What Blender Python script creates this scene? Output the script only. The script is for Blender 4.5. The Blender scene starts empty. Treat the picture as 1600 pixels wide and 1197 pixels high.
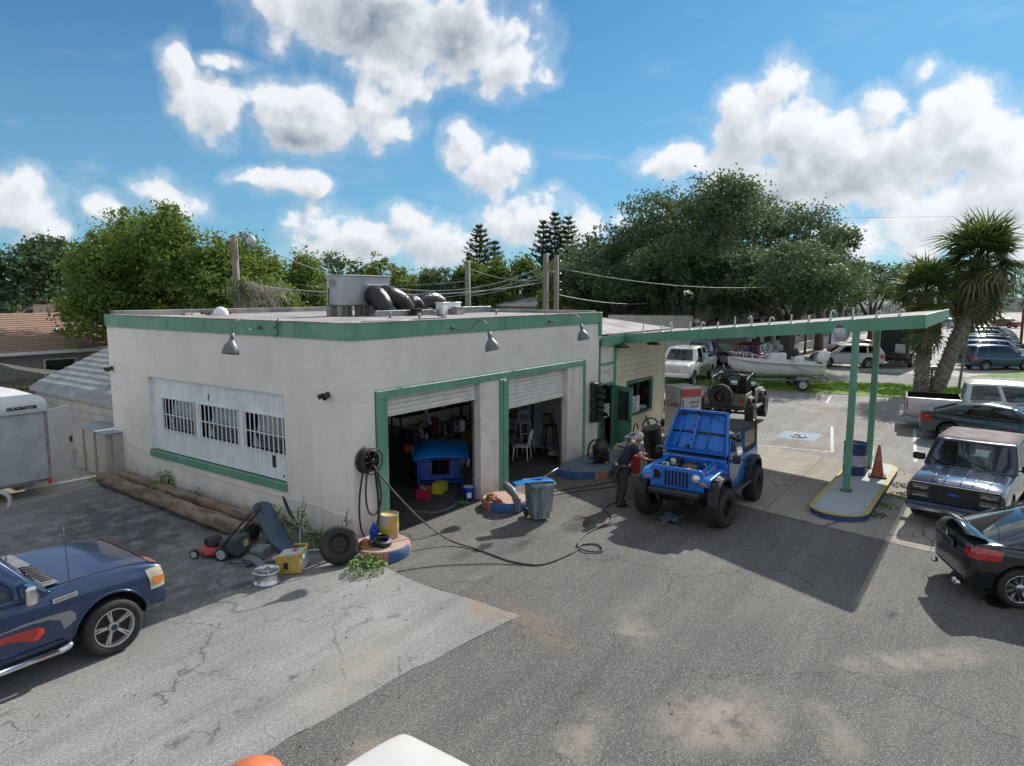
import bpy, bmesh, math, random
import numpy as np
from mathutils import Vector, Matrix, Euler
from mathutils.bvhtree import BVHTree
R = math.radians
PI = math.pi
random.seed(7)
S = bpy.context.scene
COL = S.collection
# ---------------------------------------------------------------- camera, sun, sky, exposure
YAW = 35.8; PITCH = 7.38
cam = bpy.data.cameras.new('camera'); camo = bpy.data.objects.new('camera', cam); COL.objects.link(camo)
camo.location = (-8.79, -10.16, 5.0); camo.rotation_euler = (R(90-PITCH), 0, R(YAW-90))
cam.sensor_width = 36; cam.lens = 24.14; cam.clip_end = 4000; cam.clip_start = .1
S.camera = camo
S.view_settings.view_transform = 'Standard'; S.view_settings.look = 'None'; S.view_settings.gamma = 1
S.view_settings.exposure = 0.88
S.view_settings.use_curve_mapping = False
SUN_EL = 35.7; SUN_AZ = -1.2
sl = bpy.data.lights.new('sun', 'SUN'); sl.energy = 3.0; sl.angle = R(.5); sl.color = (1, .95, .87)
so = bpy.data.objects.new('sun', sl); COL.objects.link(so)
so.rotation_euler = (0, R(90-SUN_EL), R(SUN_AZ)); so.location = (0, 0, 60)
S.cycles.max_bounces = 7; S.cycles.diffuse_bounces = 4; S.cycles.glossy_bounces = 3
S.cycles.transmission_bounces = 5; S.cycles.transparent_max_bounces = 12
S.cycles.caustics_reflective = False; S.cycles.caustics_refractive = False
S.cycles.sample_clamp_indirect = 6
S.cycles.use_adaptive_sampling = True; S.cycles.adaptive_threshold = .025; S.cycles.adaptive_min_samples = 16
try: S.cycles.use_denoising = True
except Exception: pass

class NT:
    """small helper that writes node trees"""
    def __init__(s, tree): s.t = tree; s.n = tree.nodes; s.l = tree.links
    def node(s, typ, **kw):
        n = s.n.new(typ)
        for k, v in kw.items(): setattr(n, k, v)
        return n
    def put(s, inp, v):
        if isinstance(v, bpy.types.NodeSocket): s.l.new(v, inp)
        elif v is not None: inp.default_value = v
    def m(s, op, a, b=None, c=None, clamp=False):
        n = s.node('ShaderNodeMath', operation=op, use_clamp=clamp)
        s.put(n.inputs[0], a)
        if b is not None: s.put(n.inputs[1], b)
        if c is not None: s.put(n.inputs[2], c)
        return n.outputs[0]
    def vm(s, op, a, b=None, sc=None):
        n = s.node('ShaderNodeVectorMath', operation=op)
        s.put(n.inputs[0], a)
        if b is not None: s.put(n.inputs[1], b)
        if sc is not None: s.put(n.inputs['Scale'], sc)
        return n.outputs['Value'] if op in ('LENGTH', 'DOT_PRODUCT', 'DISTANCE') else n.outputs[0]
    def noise(s, vec, scale, detail=4, rough=.55, dist=0, col=False):
        n = s.node('ShaderNodeTexNoise'); s.put(n.inputs['Vector'], vec)
        n.inputs['Scale'].default_value = scale; n.inputs['Detail'].default_value = detail
        n.inputs['Roughness'].default_value = rough; n.inputs['Distortion'].default_value = dist
        return n.outputs['Color' if col else 'Fac']
    def voro(s, vec, scale, feature='F1', out='Distance', detail=0, rand=1):
        n = s.node('ShaderNodeTexVoronoi', feature=feature); s.put(n.inputs['Vector'], vec)
        n.inputs['Scale'].default_value = scale; n.inputs['Randomness'].default_value = rand
        if detail: n.inputs['Detail'].default_value = detail
        return n.outputs[out]
    def ramp(s, fac, stops):
        n = s.node('ShaderNodeValToRGB'); s.put(n.inputs[0], fac); e = n.color_ramp.elements
        while len(e) < len(stops): e.new(.5)
        for i, (p, c) in enumerate(stops):
            e[i].position = p; e[i].color = (c, c, c, 1) if isinstance(c, (int, float)) else tuple(c)+(1,)
        return n.outputs[0]
    def step(s, v, a, b):
        n = s.node('ShaderNodeMapRange', interpolation_type='SMOOTHSTEP'); s.put(n.inputs[0], v)
        n.inputs[1].default_value = a; n.inputs[2].default_value = b
        return n.outputs[0]
    def mix(s, f, a, b, mode='MIX'):
        n = s.node('ShaderNodeMix', data_type='RGBA', blend_type=mode)
        s.put(n.inputs[0], f)
        for i, v in ((6, a), (7, b)):
            if isinstance(v, (tuple, list)): v = tuple(v)[:3]+(1,)
            s.put(n.inputs[i], v)
        return n.outputs[2]
    def xyz(s, v):
        n = s.node('ShaderNodeSeparateXYZ'); s.put(n.inputs[0], v); return n.outputs
    def comb(s, x, y, z=0.0):
        n = s.node('ShaderNodeCombineXYZ'); s.put(n.inputs[0], x); s.put(n.inputs[1], y); s.put(n.inputs[2], z); return n.outputs[0]

# ---- world: Nishita sky with cumulus clouds (clouds are written in azimuth / elevation degrees as seen from the lot)
w = bpy.data.worlds.new('World'); S.world = w; w.use_nodes = True
def build_sky():
    T = NT(w.node_tree); T.n.clear()
    geo = T.node('ShaderNodeTexCoord').outputs['Generated']
    sky = T.node('ShaderNodeTexSky', sky_type='NISHITA', sun_disc=False)
    sky.sun_elevation = R(SUN_EL); sky.sun_rotation = R(90-SUN_AZ); sky.air_density = .75; sky.dust_density = .2; sky.ozone_density = 3.0; sky.altitude = 0
    f = (math.cos(R(YAW)), math.sin(R(YAW)), 0.0); r = (math.sin(R(YAW)), -math.cos(R(YAW)), 0.0)
    d = T.vm('NORMALIZE', geo)
    az = T.m('MULTIPLY', T.m('ARCTAN2', T.vm('DOT_PRODUCT', d, r), T.vm('DOT_PRODUCT', d, f)), 180/PI)
    el = T.m('MULTIPLY', T.m('ARCSINE', T.xyz(d)[2]), 180/PI)
    # group: cloud density at (az, el)
    g = bpy.data.node_groups.new('cloud_density', 'ShaderNodeTree')
    g.interface.new_socket('P', in_out='INPUT', socket_type='NodeSocketVector')
    g.interface.new_socket('D', in_out='OUTPUT', socket_type='NodeSocketFloat')
    G = NT(g); gi = G.node('NodeGroupInput'); go = G.node('NodeGroupOutput')
    P = gi.outputs[0]
    warp = G.vm('SCALE', G.vm('SUBTRACT', G.noise(P, .22, 3, .6, 0, True), (.5, .5, .5)), None, 2.0)
    Pw = G.vm('ADD', P, warp)
    acc = None
    for (a, e, ra, re_, wgt) in CLOUDS:
        q = G.vm('MULTIPLY', G.vm('SUBTRACT', Pw, (a, e, 0)), (1/ra, 1/re_, 0))
        v = G.m('MULTIPLY', G.m('SUBTRACT', 1.0, G.vm('DOT_PRODUCT', q, q)), wgt)
        acc = v if acc is None else G.m('SMOOTH_MAX', acc, v, .25)
    # elsewhere in the sky: unseen cumulus, cover raised to add fill light
    x, y, z = G.xyz(P)
    out = G.m('MAXIMUM', G.step(G.m('ABSOLUTE', x), 46, 60), G.step(y, 24, 34))
    gen = G.m('MULTIPLY', G.m('SUBTRACT', G.noise(P, .055, 2, .5), .43), 5.0)
    acc = G.m('MAXIMUM', acc, G.m('ADD', gen, G.m('MULTIPLY', G.m('SUBTRACT', out, 1.0), 6.0)))
    n1 = G.noise(P, .27, 9, .56, .15)
    v1 = G.voro(G.vm('ADD', P, G.vm('SCALE', warp, None, .3)), .5, 'SMOOTH_F1', 'Distance', 3)
    bil = G.m('SUBTRACT', .55, v1)
    D = G.m('ADD', G.m('ADD', acc, G.m('ADD', G.m('MULTIPLY', G.m('SUBTRACT', n1, .5), 2.3), .36)), G.m('MULTIPLY', bil, 1.0))
    G.l.new(D, go.inputs[0])
    def dens(vec):
        n = T.node('ShaderNodeGroup'); n.node_tree = g; T.put(n.inputs[0], vec); return n.outputs[0]
    p = T.comb(az, el)
    D0 = dens(p)
    # towards the sun: right and up
    D1 = dens(T.vm('ADD', p, (.75, 1.1, 0)))
    pw = T.vm('ADD', p, T.vm('SCALE', T.vm('SUBTRACT', T.noise(p, .3, 4, .6, 0, True), (.5, .5, .5)), None, 4.5))
    dk = None
    for (a, e, ra, re_, wgt) in BELLIES:
        q = T.vm('MULTIPLY', T.vm('SUBTRACT', pw, (a, e, 0)), (1/ra, 1/re_, 0))
        v = T.m('MULTIPLY', T.m('MAXIMUM', T.m('SUBTRACT', 1.0, T.vm('DOT_PRODUCT', q, q)), 0.0), wgt)
        dk = v if dk is None else T.m('ADD', dk, v)
    wisp = T.m('MULTIPLY', T.step(T.noise(T.vm('MULTIPLY', p, (.5, 1.6, 1)), .16, 7, .62, .4), .50, .72), T.m('MULTIPLY', T.step(el, 30, 4), .30))
    alpha = T.m('MAXIMUM', T.m('MAXIMUM', T.step(D0, .0, .75), T.m('MULTIPLY', T.step(D0, -.75, .5), .30)), wisp)
    slope = T.step(T.m('SUBTRACT', D0, D1), -.7, .8)
    thick = T.step(D0, .15, 2.3)
    # dark bases: thick core is grey-blue, sunward and thin parts bright
    lum = T.m('SUBTRACT', T.m('SUBTRACT', T.m('ADD', .62, T.m('MULTIPLY', slope, .55)), T.m('MULTIPLY', thick, .38)), T.m('MULTIPLY', T.m('MULTIPLY', T.m('MINIMUM', dk, 1.0), T.m('ADD', .35, T.m('MULTIPLY', T.noise(p, .5, 6, .6), .9))), T.m('MULTIPLY', T.step(D0, .2, 1.5), .62)))
    cc = T.mix(T.m('MINIMUM', T.m('MAXIMUM', lum, 0.0), 1.0), (.14, .185, .245), (.60, .62, .65))
    glare = T.m('MULTIPLY', T.step(az, -25, 36), .22)
    cc = T.mix(glare, cc, (.80, .82, .84))
    # low hazy veil near the horizon
    skyc = T.mix(1.0, sky.outputs[0], SKYTINT, 'MULTIPLY')
    veil = T.m('MULTIPLY', T.step(el, 26, 1), .62)
    bgv = T.mix(veil, T.vm('SCALE', skyc, None, SKYSTR), (.125, .235, .335))
    bgs = T.node('ShaderNodeBackground'); T.put(bgs.inputs[0], bgv); bgs.inputs[1].default_value = 1.0
    bgc = T.node('ShaderNodeBackground'); T.put(bgc.inputs[0], cc); bgc.inputs[1].default_value = .80
    up = T.step(el, -.6, .6)
    ms = T.node('ShaderNodeMixShader'); T.put(ms.inputs[0], T.m('MULTIPLY', alpha, up)); T.l.new(bgs.outputs[0], ms.inputs[1]); T.l.new(bgc.outputs[0], ms.inputs[2])
    o = T.node('ShaderNodeOutputWorld'); T.l.new(ms.outputs[0], o.inputs[0])
SKYSTR = .062; SKYTINT = (.44, .90, .98, 1)
# grey undersides
BELLIES = [(-10.0, 19.4, 8.3, 2.9, 1.1), (-4.0, 20.1, 5.5, 2.5, 0.9), (-17.2, 11.4, 4.2, 1.7, 0.9), (-13.1, 12.7, 2.9, 1.4, 0.4), (19.4, 9.6, 4.6, 2.8, 1.0), (17.5, 11.7, 1.9, 1.6, 0.4), (26.0, 8.5, 4.6, 1.8, 1.0), (31.6, 8.4, 3.4, 1.9, 0.9), (27.9, 10.5, 1.6, 1.1, 0.5), (22.2, 7.3, 5.3, 1.4, 0.7), (-35.5, 3.8, 2.4, 1.5, 0.6), (-18.1, 8.0, 3.8, 0.7, 0.6), (-27.0, 6.4, 2.1, 0.8, 0.5), (-12.4, 3.3, 6.0, 1.3, 0.5), (-5.2, 3.1, 6.2, 1.5, 0.6), (-1.0, 8.2, 2.1, 2.0, 0.4), (34.7, 5.5, 2.8, 1.7, 0.6), (3.1, 5.1, 3.1, 1.5, 0.4), (0.0, 16.7, 2.0, 1.1, 0.3)]
# azimuth, elevation, half width, half height, weight
CLOUDS = [(-11.9, 20.5, 9.1, 3.3, 1.2), (-5.0, 19.2, 7.5, 3.6, 1.1), (-16.1, 20.6, 3.7, 2.4, 0.9), (-0.5, 17.1, 3.6, 2.0, 0.9), (-9.1, 16.9, 4.5, 2.2, 0.9), (-25.1, 16.0, 1.2, 1.8, 0.8), (-24.7, 14.0, 1.2, 1.5, 0.7), (-22.6, 13.5, 2.6, 2.6, 1.0), (-18.7, 14.5, 2.3, 1.7, 0.8), (-16.0, 13.2, 5.2, 2.9, 1.15), (-10.6, 13.9, 3.2, 2.7, 1.0), (-21.3, 16.7, 2.2, 0.6, 0.5), (-18.0, 8.7, 3.5, 1.2, 0.9), (-15.7, 8.6, 1.5, 1.0, 0.7), (-20.8, 8.7, 1.4, 0.6, 0.5), (-26.3, 7.3, 2.1, 1.4, 0.8), (-24.4, 7.0, 1.3, 1.3, 0.5), (-34.8, 5.9, 2.5, 2.6, 1.1), (-33.3, 4.5, 1.5, 1.5, 0.8), (-30.0, 5.6, 1.3, 1.1, 0.6), (-3.6, 11.8, 1.9, 2.1, 0.9), (-1.6, 9.4, 2.6, 2.4, 1.0), (0.0, 10.4, 1.6, 1.5, 0.7), (2.6, 5.9, 3.6, 2.5, 1.0), (5.2, 4.6, 2.6, 2.3, 0.8), (-15.3, 5.7, 2.7, 1.6, 0.8), (-12.4, 4.0, 5.5, 2.1, 0.8), (-5.8, 4.1, 5.7, 2.0, 0.8), (-1.0, 5.7, 3.1, 2.3, 0.8), (3.4, 8.7, 0.7, 0.6, 0.5), (-8.3, 5.6, 2.6, 1.3, 0.5), (14.2, 10.1, 4.4, 1.6, 1.0), (17.9, 12.2, 2.8, 3.4, 1.1), (20.3, 14.8, 2.0, 2.6, 1.0), (21.1, 11.7, 4.0, 3.3, 1.2), (24.6, 11.2, 3.2, 2.6, 1.1), (27.0, 12.5, 2.2, 2.1, 1.0), (29.2, 9.7, 4.3, 3.2, 1.2), (31.7, 11.9, 2.6, 2.6, 1.1), (34.4, 9.6, 3.2, 3.2, 1.2), (19.9, 8.6, 6.4, 2.3, 1.1), (26.5, 7.8, 6.6, 2.7, 1.1), (33.6, 5.6, 5.4, 3.4, 1.1), (28.8, 4.1, 6.0, 2.5, 0.9), (36.1, 4.6, 3.1, 3.7, 1.0), (29.6, 14.6, 1.2, 0.8, 0.35), (11.8, 5.8, 3.0, 1.0, 0.35)]
build_sky()

# ---------------------------------------------------------------- object helpers
def tag(o, label=None, cat=None, group=None, kind=None):
    if label: o['label'] = label
    if cat: o['category'] = cat
    if group: o['group'] = group
    if kind: o['kind'] = kind
    return o
def empty(name, loc=(0, 0, 0), rz=0.0, label=None, cat=None, group=None):
    o = bpy.data.objects.new(name, None); COL.objects.link(o); o.empty_display_size = .1
    o.location = loc; o.rotation_euler = (0, 0, R(rz))
    return tag(o, label, cat, group)
def link(name, me, parent=None, loc=None, rot=None, scale=None):
    o = bpy.data.objects.new(name, me); COL.objects.link(o); o.parent = parent
    if loc is not None: o.location = loc
    if rot is not None: o.rotation_euler = rot
    if scale is not None: o.scale = scale
    return o
def copy_tree(o, parent=None):
    c = o.copy(); COL.objects.link(c); c.parent = parent
    for ch in o.children: copy_tree(ch, c)
    return c
class MB:
    def __init__(s, M=None): s.v = []; s.f = []; s.sm = []; s.mi = []; s.M = M; s.cur = 0
    def add(s, vs, fs, smooth=False, M=None):
        b = len(s.v)
        T = M if M is not None else None
        for p in vs:
            p = Vector(p)
            if T is not None: p = T @ p
            if s.M is not None: p = s.M @ p
            s.v.append((p.x, p.y, p.z))
        for f in fs:
            s.f.append([b+i for i in f]); s.sm.append(smooth); s.mi.append(s.cur)
        return s
    def box(s, c, d, rz=0.0, ch=0.0, M=None):
        x, y, z = d[0]/2, d[1]/2, d[2]/2
        T = Matrix.Translation(c) @ Matrix.Rotation(R(rz), 4, 'Z')
        if M is not None: T = T @ M
        if ch <= 0:
            vs = [(-x, -y, -z), (x, -y, -z), (x, y, -z), (-x, y, -z), (-x, -y, z), (x, -y, z), (x, y, z), (-x, y, z)]
            return s.add(vs, [(0, 3, 2, 1), (4, 5, 6, 7), (0, 1, 5, 4), (1, 2, 6, 5), (2, 3, 7, 6), (3, 0, 4, 7)], False, T)
        c_ = min(ch, x*.9, y*.9, z*.9); vs = []; idx = {}
        for sx in (-1, 1):
            for sy in (-1, 1):
                for sz in (-1, 1):
                    idx[sx, sy, sz] = len(vs)
                    vs += [(sx*x, sy*(y-c_), sz*(z-c_)), (sx*(x-c_), sy*y, sz*(z-c_)), (sx*(x-c_), sy*(y-c_), sz*z)]
        fs = []
        def quad(k, a, b): return [idx[q]+k for q in (a, b)]
        for k in range(3):
            o1, o2 = [i for i in range(3) if i != k]
            for sg in (-1, 1):
                q = []
                for (u, v_) in ((-1, -1), (1, -1), (1, 1), (-1, 1)):
                    key = [0, 0, 0]; key[k] = sg; key[o1] = u; key[o2] = v_; q.append(idx[tuple(key)]+k)
                fs.append(q)
        for k in range(3):
            o1, o2 = [i for i in range(3) if i != k]
            for a in (-1, 1):
                for b in (-1, 1):
                    k1 = [0]*3; k2 = [0]*3; k1[k] = -1; k2[k] = 1; k1[o1] = k2[o1] = a; k1[o2] = k2[o2] = b
                    fs.append([idx[tuple(k1)]+o1, idx[tuple(k2)]+o1, idx[tuple(k2)]+o2, idx[tuple(k1)]+o2])
        for q in idx.values(): fs.append([q, q+1, q+2])
        return s.add(vs, fs, False, T)
    def bx(s, a, b, ch=0.0):
        return s.box([(a[i]+b[i])/2 for i in range(3)], [abs(b[i]-a[i]) for i in range(3)], 0, ch)
    def tube(s, pts, r, n=8, caps=True, smooth=True, closed=False):
        pts = [Vector(p) for p in pts]; rs = r if isinstance(r, (list, tuple)) else [r]*len(pts)
        vs = []; prev = None; m = len(pts)
        for i, p in enumerate(pts):
            if closed: t = pts[(i+1) % m]-pts[i-1]
            else: t = (pts[min(i+1, m-1)]-pts[max(i-1, 0)])
            t = t.normalized() if t.length > 1e-9 else Vector((0, 0, 1))
            if prev is None: u = t.orthogonal().normalized()
            else:
                u = prev-t*prev.dot(t); u = u.normalized() if u.length > 1e-6 else t.orthogonal().normalized()
            prev = u; w_ = t.cross(u)
            for k in range(n):
                a = 2*PI*k/n; vs.append(p+(u*math.cos(a)+w_*math.sin(a))*rs[i])
        fs = []
        for i in range(m if closed else m-1):
            j = (i+1) % m
            for k in range(n): fs.append((i*n+k, i*n+(k+1) % n, j*n+(k+1) % n, j*n+k))
        s.add(vs, fs, smooth)
        if caps and not closed:
            b = len(s.v)-len(vs)
            s.f.append([b+k for k in range(n)][::-1]); s.sm.append(False); s.mi.append(s.cur)
            s.f.append([b+(m-1)*n+k for k in range(n)]); s.sm.append(False); s.mi.append(s.cur)
        return s
    def cyl(s, p0, p1, r0, r1=None, n=16, caps=True, smooth=True):
        return s.tube([p0, p1], [r0, r0 if r1 is None else r1], n, caps, smooth)
    def lathe(s, prof, n=24, M=None, smooth=True, arc=2*PI, close=True):
        vs = []; fs = []; m = len(prof); full = abs(arc-2*PI) < 1e-6
        nn = n if full else n+1
        for k in range(nn):
            a = arc*k/n
            for (r, z) in prof: vs.append((r*math.cos(a), r*math.sin(a), z))
        for k in range(n):
            k2 = (k+1) % nn
            for i in range(m-1):
                fs.append((k*m+i, k2*m+i, k2*m+i+1, k*m+i+1))
        return s.add(vs, fs, smooth, M)
    def prism(s, poly, a, b, fn, smooth=False):
        """poly in 2D, extruded between a and b; fn(u, v, t) -> point"""
        n = len(poly); vs = [fn(u, v, a) for u, v in poly]+[fn(u, v, b) for u, v in poly]
        fs = [list(range(n))[::-1], list(range(n, 2*n))]+[(i, (i+1) % n, n+(i+1) % n, n+i) for i in range(n)]
        return s.add(vs, fs, smooth)
    def grid(s, rows, smooth=True, flip=False):
        n = len(rows[0]); vs = [p for r_ in rows for p in r_]; fs = []
        for i in range(len(rows)-1):
            for j in range(n-1):
                q = (i*n+j, i*n+j+1, (i+1)*n+j+1, (i+1)*n+j); fs.append(q[::-1] if flip else q)
        return s.add(vs, fs, smooth)
    def sphere(s, c, r, n=12, m=8, M=None, sq=(1, 1, 1)):
        prof = [(math.sin(PI*i/m), -math.cos(PI*i/m)) for i in range(m+1)]
        T = Matrix.Translation(c) @ Matrix.Diagonal((r*sq[0], r*sq[1], r*sq[2], 1))
        if M is not None: T = Matrix.Translation(c) @ M @ Matrix.Diagonal((r*sq[0], r*sq[1], r*sq[2], 1))
        return s.lathe(prof, n, T)
    def mesh(s, name, mats=None, clean=True):
        me = bpy.data.meshes.new(name); me.from_pydata(s.v, [], s.f)
        me.polygons.foreach_set('use_smooth', s.sm)
        if any(s.mi): me.polygons.foreach_set('material_index', s.mi)
        if clean:
            bm = bmesh.new(); bm.from_mesh(me); bmesh.ops.recalc_face_normals(bm, faces=bm.faces); bm.to_mesh(me); bm.free()
        me.update()
        for m in (mats if isinstance(mats, (list, tuple)) else [mats]):
            if m: me.materials.append(m)
        return me
    def obj(s, name, mat, parent=None, loc=None, rot=None, clean=True):
        return link(name, s.mesh(name, mat, clean), parent, loc, rot)
def bez(p, n=12):
    """smooth curve through points (Catmull-Rom)"""
    p = [Vector(q) for q in p]; out = []
    for i in range(len(p)-1):
        a = p[max(i-1, 0)]; b = p[i]; c = p[i+1]; d = p[min(i+2, len(p)-1)]
        for k in range(n):
            t = k/n
            out.append(.5*((2*b)+(c-a)*t+(2*a-5*b+4*c-d)*t*t+(3*b-a-3*c+d)*t**3))
    out.append(p[-1]); return out
def arc(c, r, a0, a1, n=10, ax='xz', o=0.0):
    out = []
    for i in range(n+1):
        a = R(a0+(a1-a0)*i/n); u, v = r*math.cos(a), r*math.sin(a)
        out.append({'xz': (c[0]+u, c[1], c[2]+v), 'yz': (c[0], c[1]+u, c[2]+v), 'xy': (c[0]+u, c[1]+v, c[2])}[ax])
    return out

# ---------------------------------------------------------------- materials
MATS = {}
def mat(name, c=(.5, .5, .5), c2=None, rough=.6, metal=0, sc=6.0, detail=4, lo=.35, hi=.65, bump=0, bsc=None, coat=0, spec=.5, r2=None,
        emit=None, trans=0, dirt=0, dirtc=(.08, .06, .045), dsc=2.5, stretch=None, alpha=1, sss=0, rust=0, world=False, streak=0, base_dirt=0):
    if name in MATS: return MATS[name]
    m = bpy.data.materials.new(name); m.use_nodes = True; T = NT(m.node_tree)
    b = T.n['Principled BSDF']; co = T.node('ShaderNodeTexCoord').outputs['Object']
    if world: co = T.node('ShaderNodeNewGeometry').outputs['Position']
    wco = co
    if stretch: co = T.vm('MULTIPLY', co, stretch)
    base = tuple(c)+(1,)
    if c2 is not None:
        f = T.step(T.noise(co, sc, detail, .6), lo, hi); base = T.mix(f, c, c2)
        if r2 is not None:
            T.put(b.inputs['Roughness'], T.m('ADD', rough, T.m('MULTIPLY', f, r2-rough)))
    if dirt:
        f = T.m('MULTIPLY', T.step(T.noise(T.vm('ADD', co, (7, 3, 1)), dsc, 6, .65), .45, .75), dirt); base = T.mix(f, base, dirtc)
    if rust:
        f = T.m('MULTIPLY', T.step(T.noise(T.vm('ADD', co, (2, 9, 4)), dsc*1.7, 6, .7), .52, .62), rust)
        base = T.mix(f, base, (.16, .055, .02))
    if streak:
        f = T.m('MULTIPLY', T.step(T.noise(T.vm('MULTIPLY', wco, (5, 5, .35)), 1.0, 5, .65), .50, .78), streak); base = T.mix(f, base, dirtc)
    if base_dirt:
        zz = T.xyz(wco)[2]; f = T.m('MULTIPLY', T.m('MULTIPLY', T.step(zz, .75, .0), T.step(T.noise(wco, 2.2, 7, .7), .32, .62)), base_dirt); base = T.mix(f, base, (.22, .18, .14))
    T.put(b.inputs['Base Color'], base)
    if r2 is None or c2 is None: b.inputs['Roughness'].default_value = rough
    b.inputs['Metallic'].default_value = metal; b.inputs['Specular IOR Level'].default_value = spec
    b.inputs['Coat Weight'].default_value = coat; b.inputs['Coat Roughness'].default_value = .04
    b.inputs['Alpha'].default_value = alpha
    if trans: b.inputs['Transmission Weight'].default_value = trans
    if emit: b.inputs['Emission Color'].default_value = tuple(emit[:3])+(1,); b.inputs['Emission Strength'].default_value = emit[3]
    if bump:
        n = T.node('ShaderNodeBump'); n.inputs['Strength'].default_value = 1; n.inputs['Distance'].default_value = bump
        T.put(n.inputs['Height'], T.noise(co, bsc or sc*6, 5, .6)); T.l.new(n.outputs[0], b.inputs['Normal'])
    MATS[name] = m; return m
def glass_mat(name, tint, rough=.02, alpha=.35):
    """thin dark car / window glass: mostly mirror over tinted see-through"""
    if name in MATS: return MATS[name]
    m = bpy.data.materials.new(name); m.use_nodes = True; T = NT(m.node_tree); T.n.clear()
    tr = T.node('ShaderNodeBsdfTransparent'); tr.inputs[0].default_value = tuple(tint)+(1,)
    gl = T.node('ShaderNodeBsdfGlossy'); gl.inputs['Roughness'].default_value = rough; gl.inputs[0].default_value = (.9, .95, 1, 1)
    fr = T.node('ShaderNodeFresnel'); fr.inputs[0].default_value = 1.5
    f = T.m('ADD', T.m('MULTIPLY', fr.outputs[0], .9), .03)
    mx = T.node('ShaderNodeMixShader'); T.put(mx.inputs[0], f); T.l.new(tr.outputs[0], mx.inputs[1]); T.l.new(gl.outputs[0], mx.inputs[2])
    o = T.node('ShaderNodeOutputMaterial'); T.l.new(mx.outputs[0], o.inputs[0]); MATS[name] = m; return m
def text(name, body, mat_, size, parent, M, extrude=.001, align='CENTER', shear=0, bold=0):
    cu = bpy.data.curves.new(name, 'FONT'); cu.body = body; cu.size = size; cu.align_x = align; cu.align_y = 'CENTER'
    cu.extrude = extrude; cu.shear = shear; cu.offset = bold; cu.resolution_u = 2
    o = bpy.data.objects.new('tmp', cu); dg = bpy.context.evaluated_depsgraph_get(); COL.objects.link(o)
    bpy.context.view_layer.update(); me = bpy.data.meshes.new_from_object(o.evaluated_get(bpy.context.evaluated_depsgraph_get()))
    bpy.data.objects.remove(o); me.materials.clear(); me.materials.append(mat_); me.transform(M)
    return link(name, me, parent)
def face(p, u, v):
    """matrix for flat things: local x along u, local y along v, placed at p"""
    u = Vector(u).normalized(); v = Vector(v).normalized(); n = u.cross(v)
    return Matrix(((u.x, v.x, n.x, p[0]), (u.y, v.y, n.y, p[1]), (u.z, v.z, n.z, p[2]), (0, 0, 0, 1)))
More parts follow.
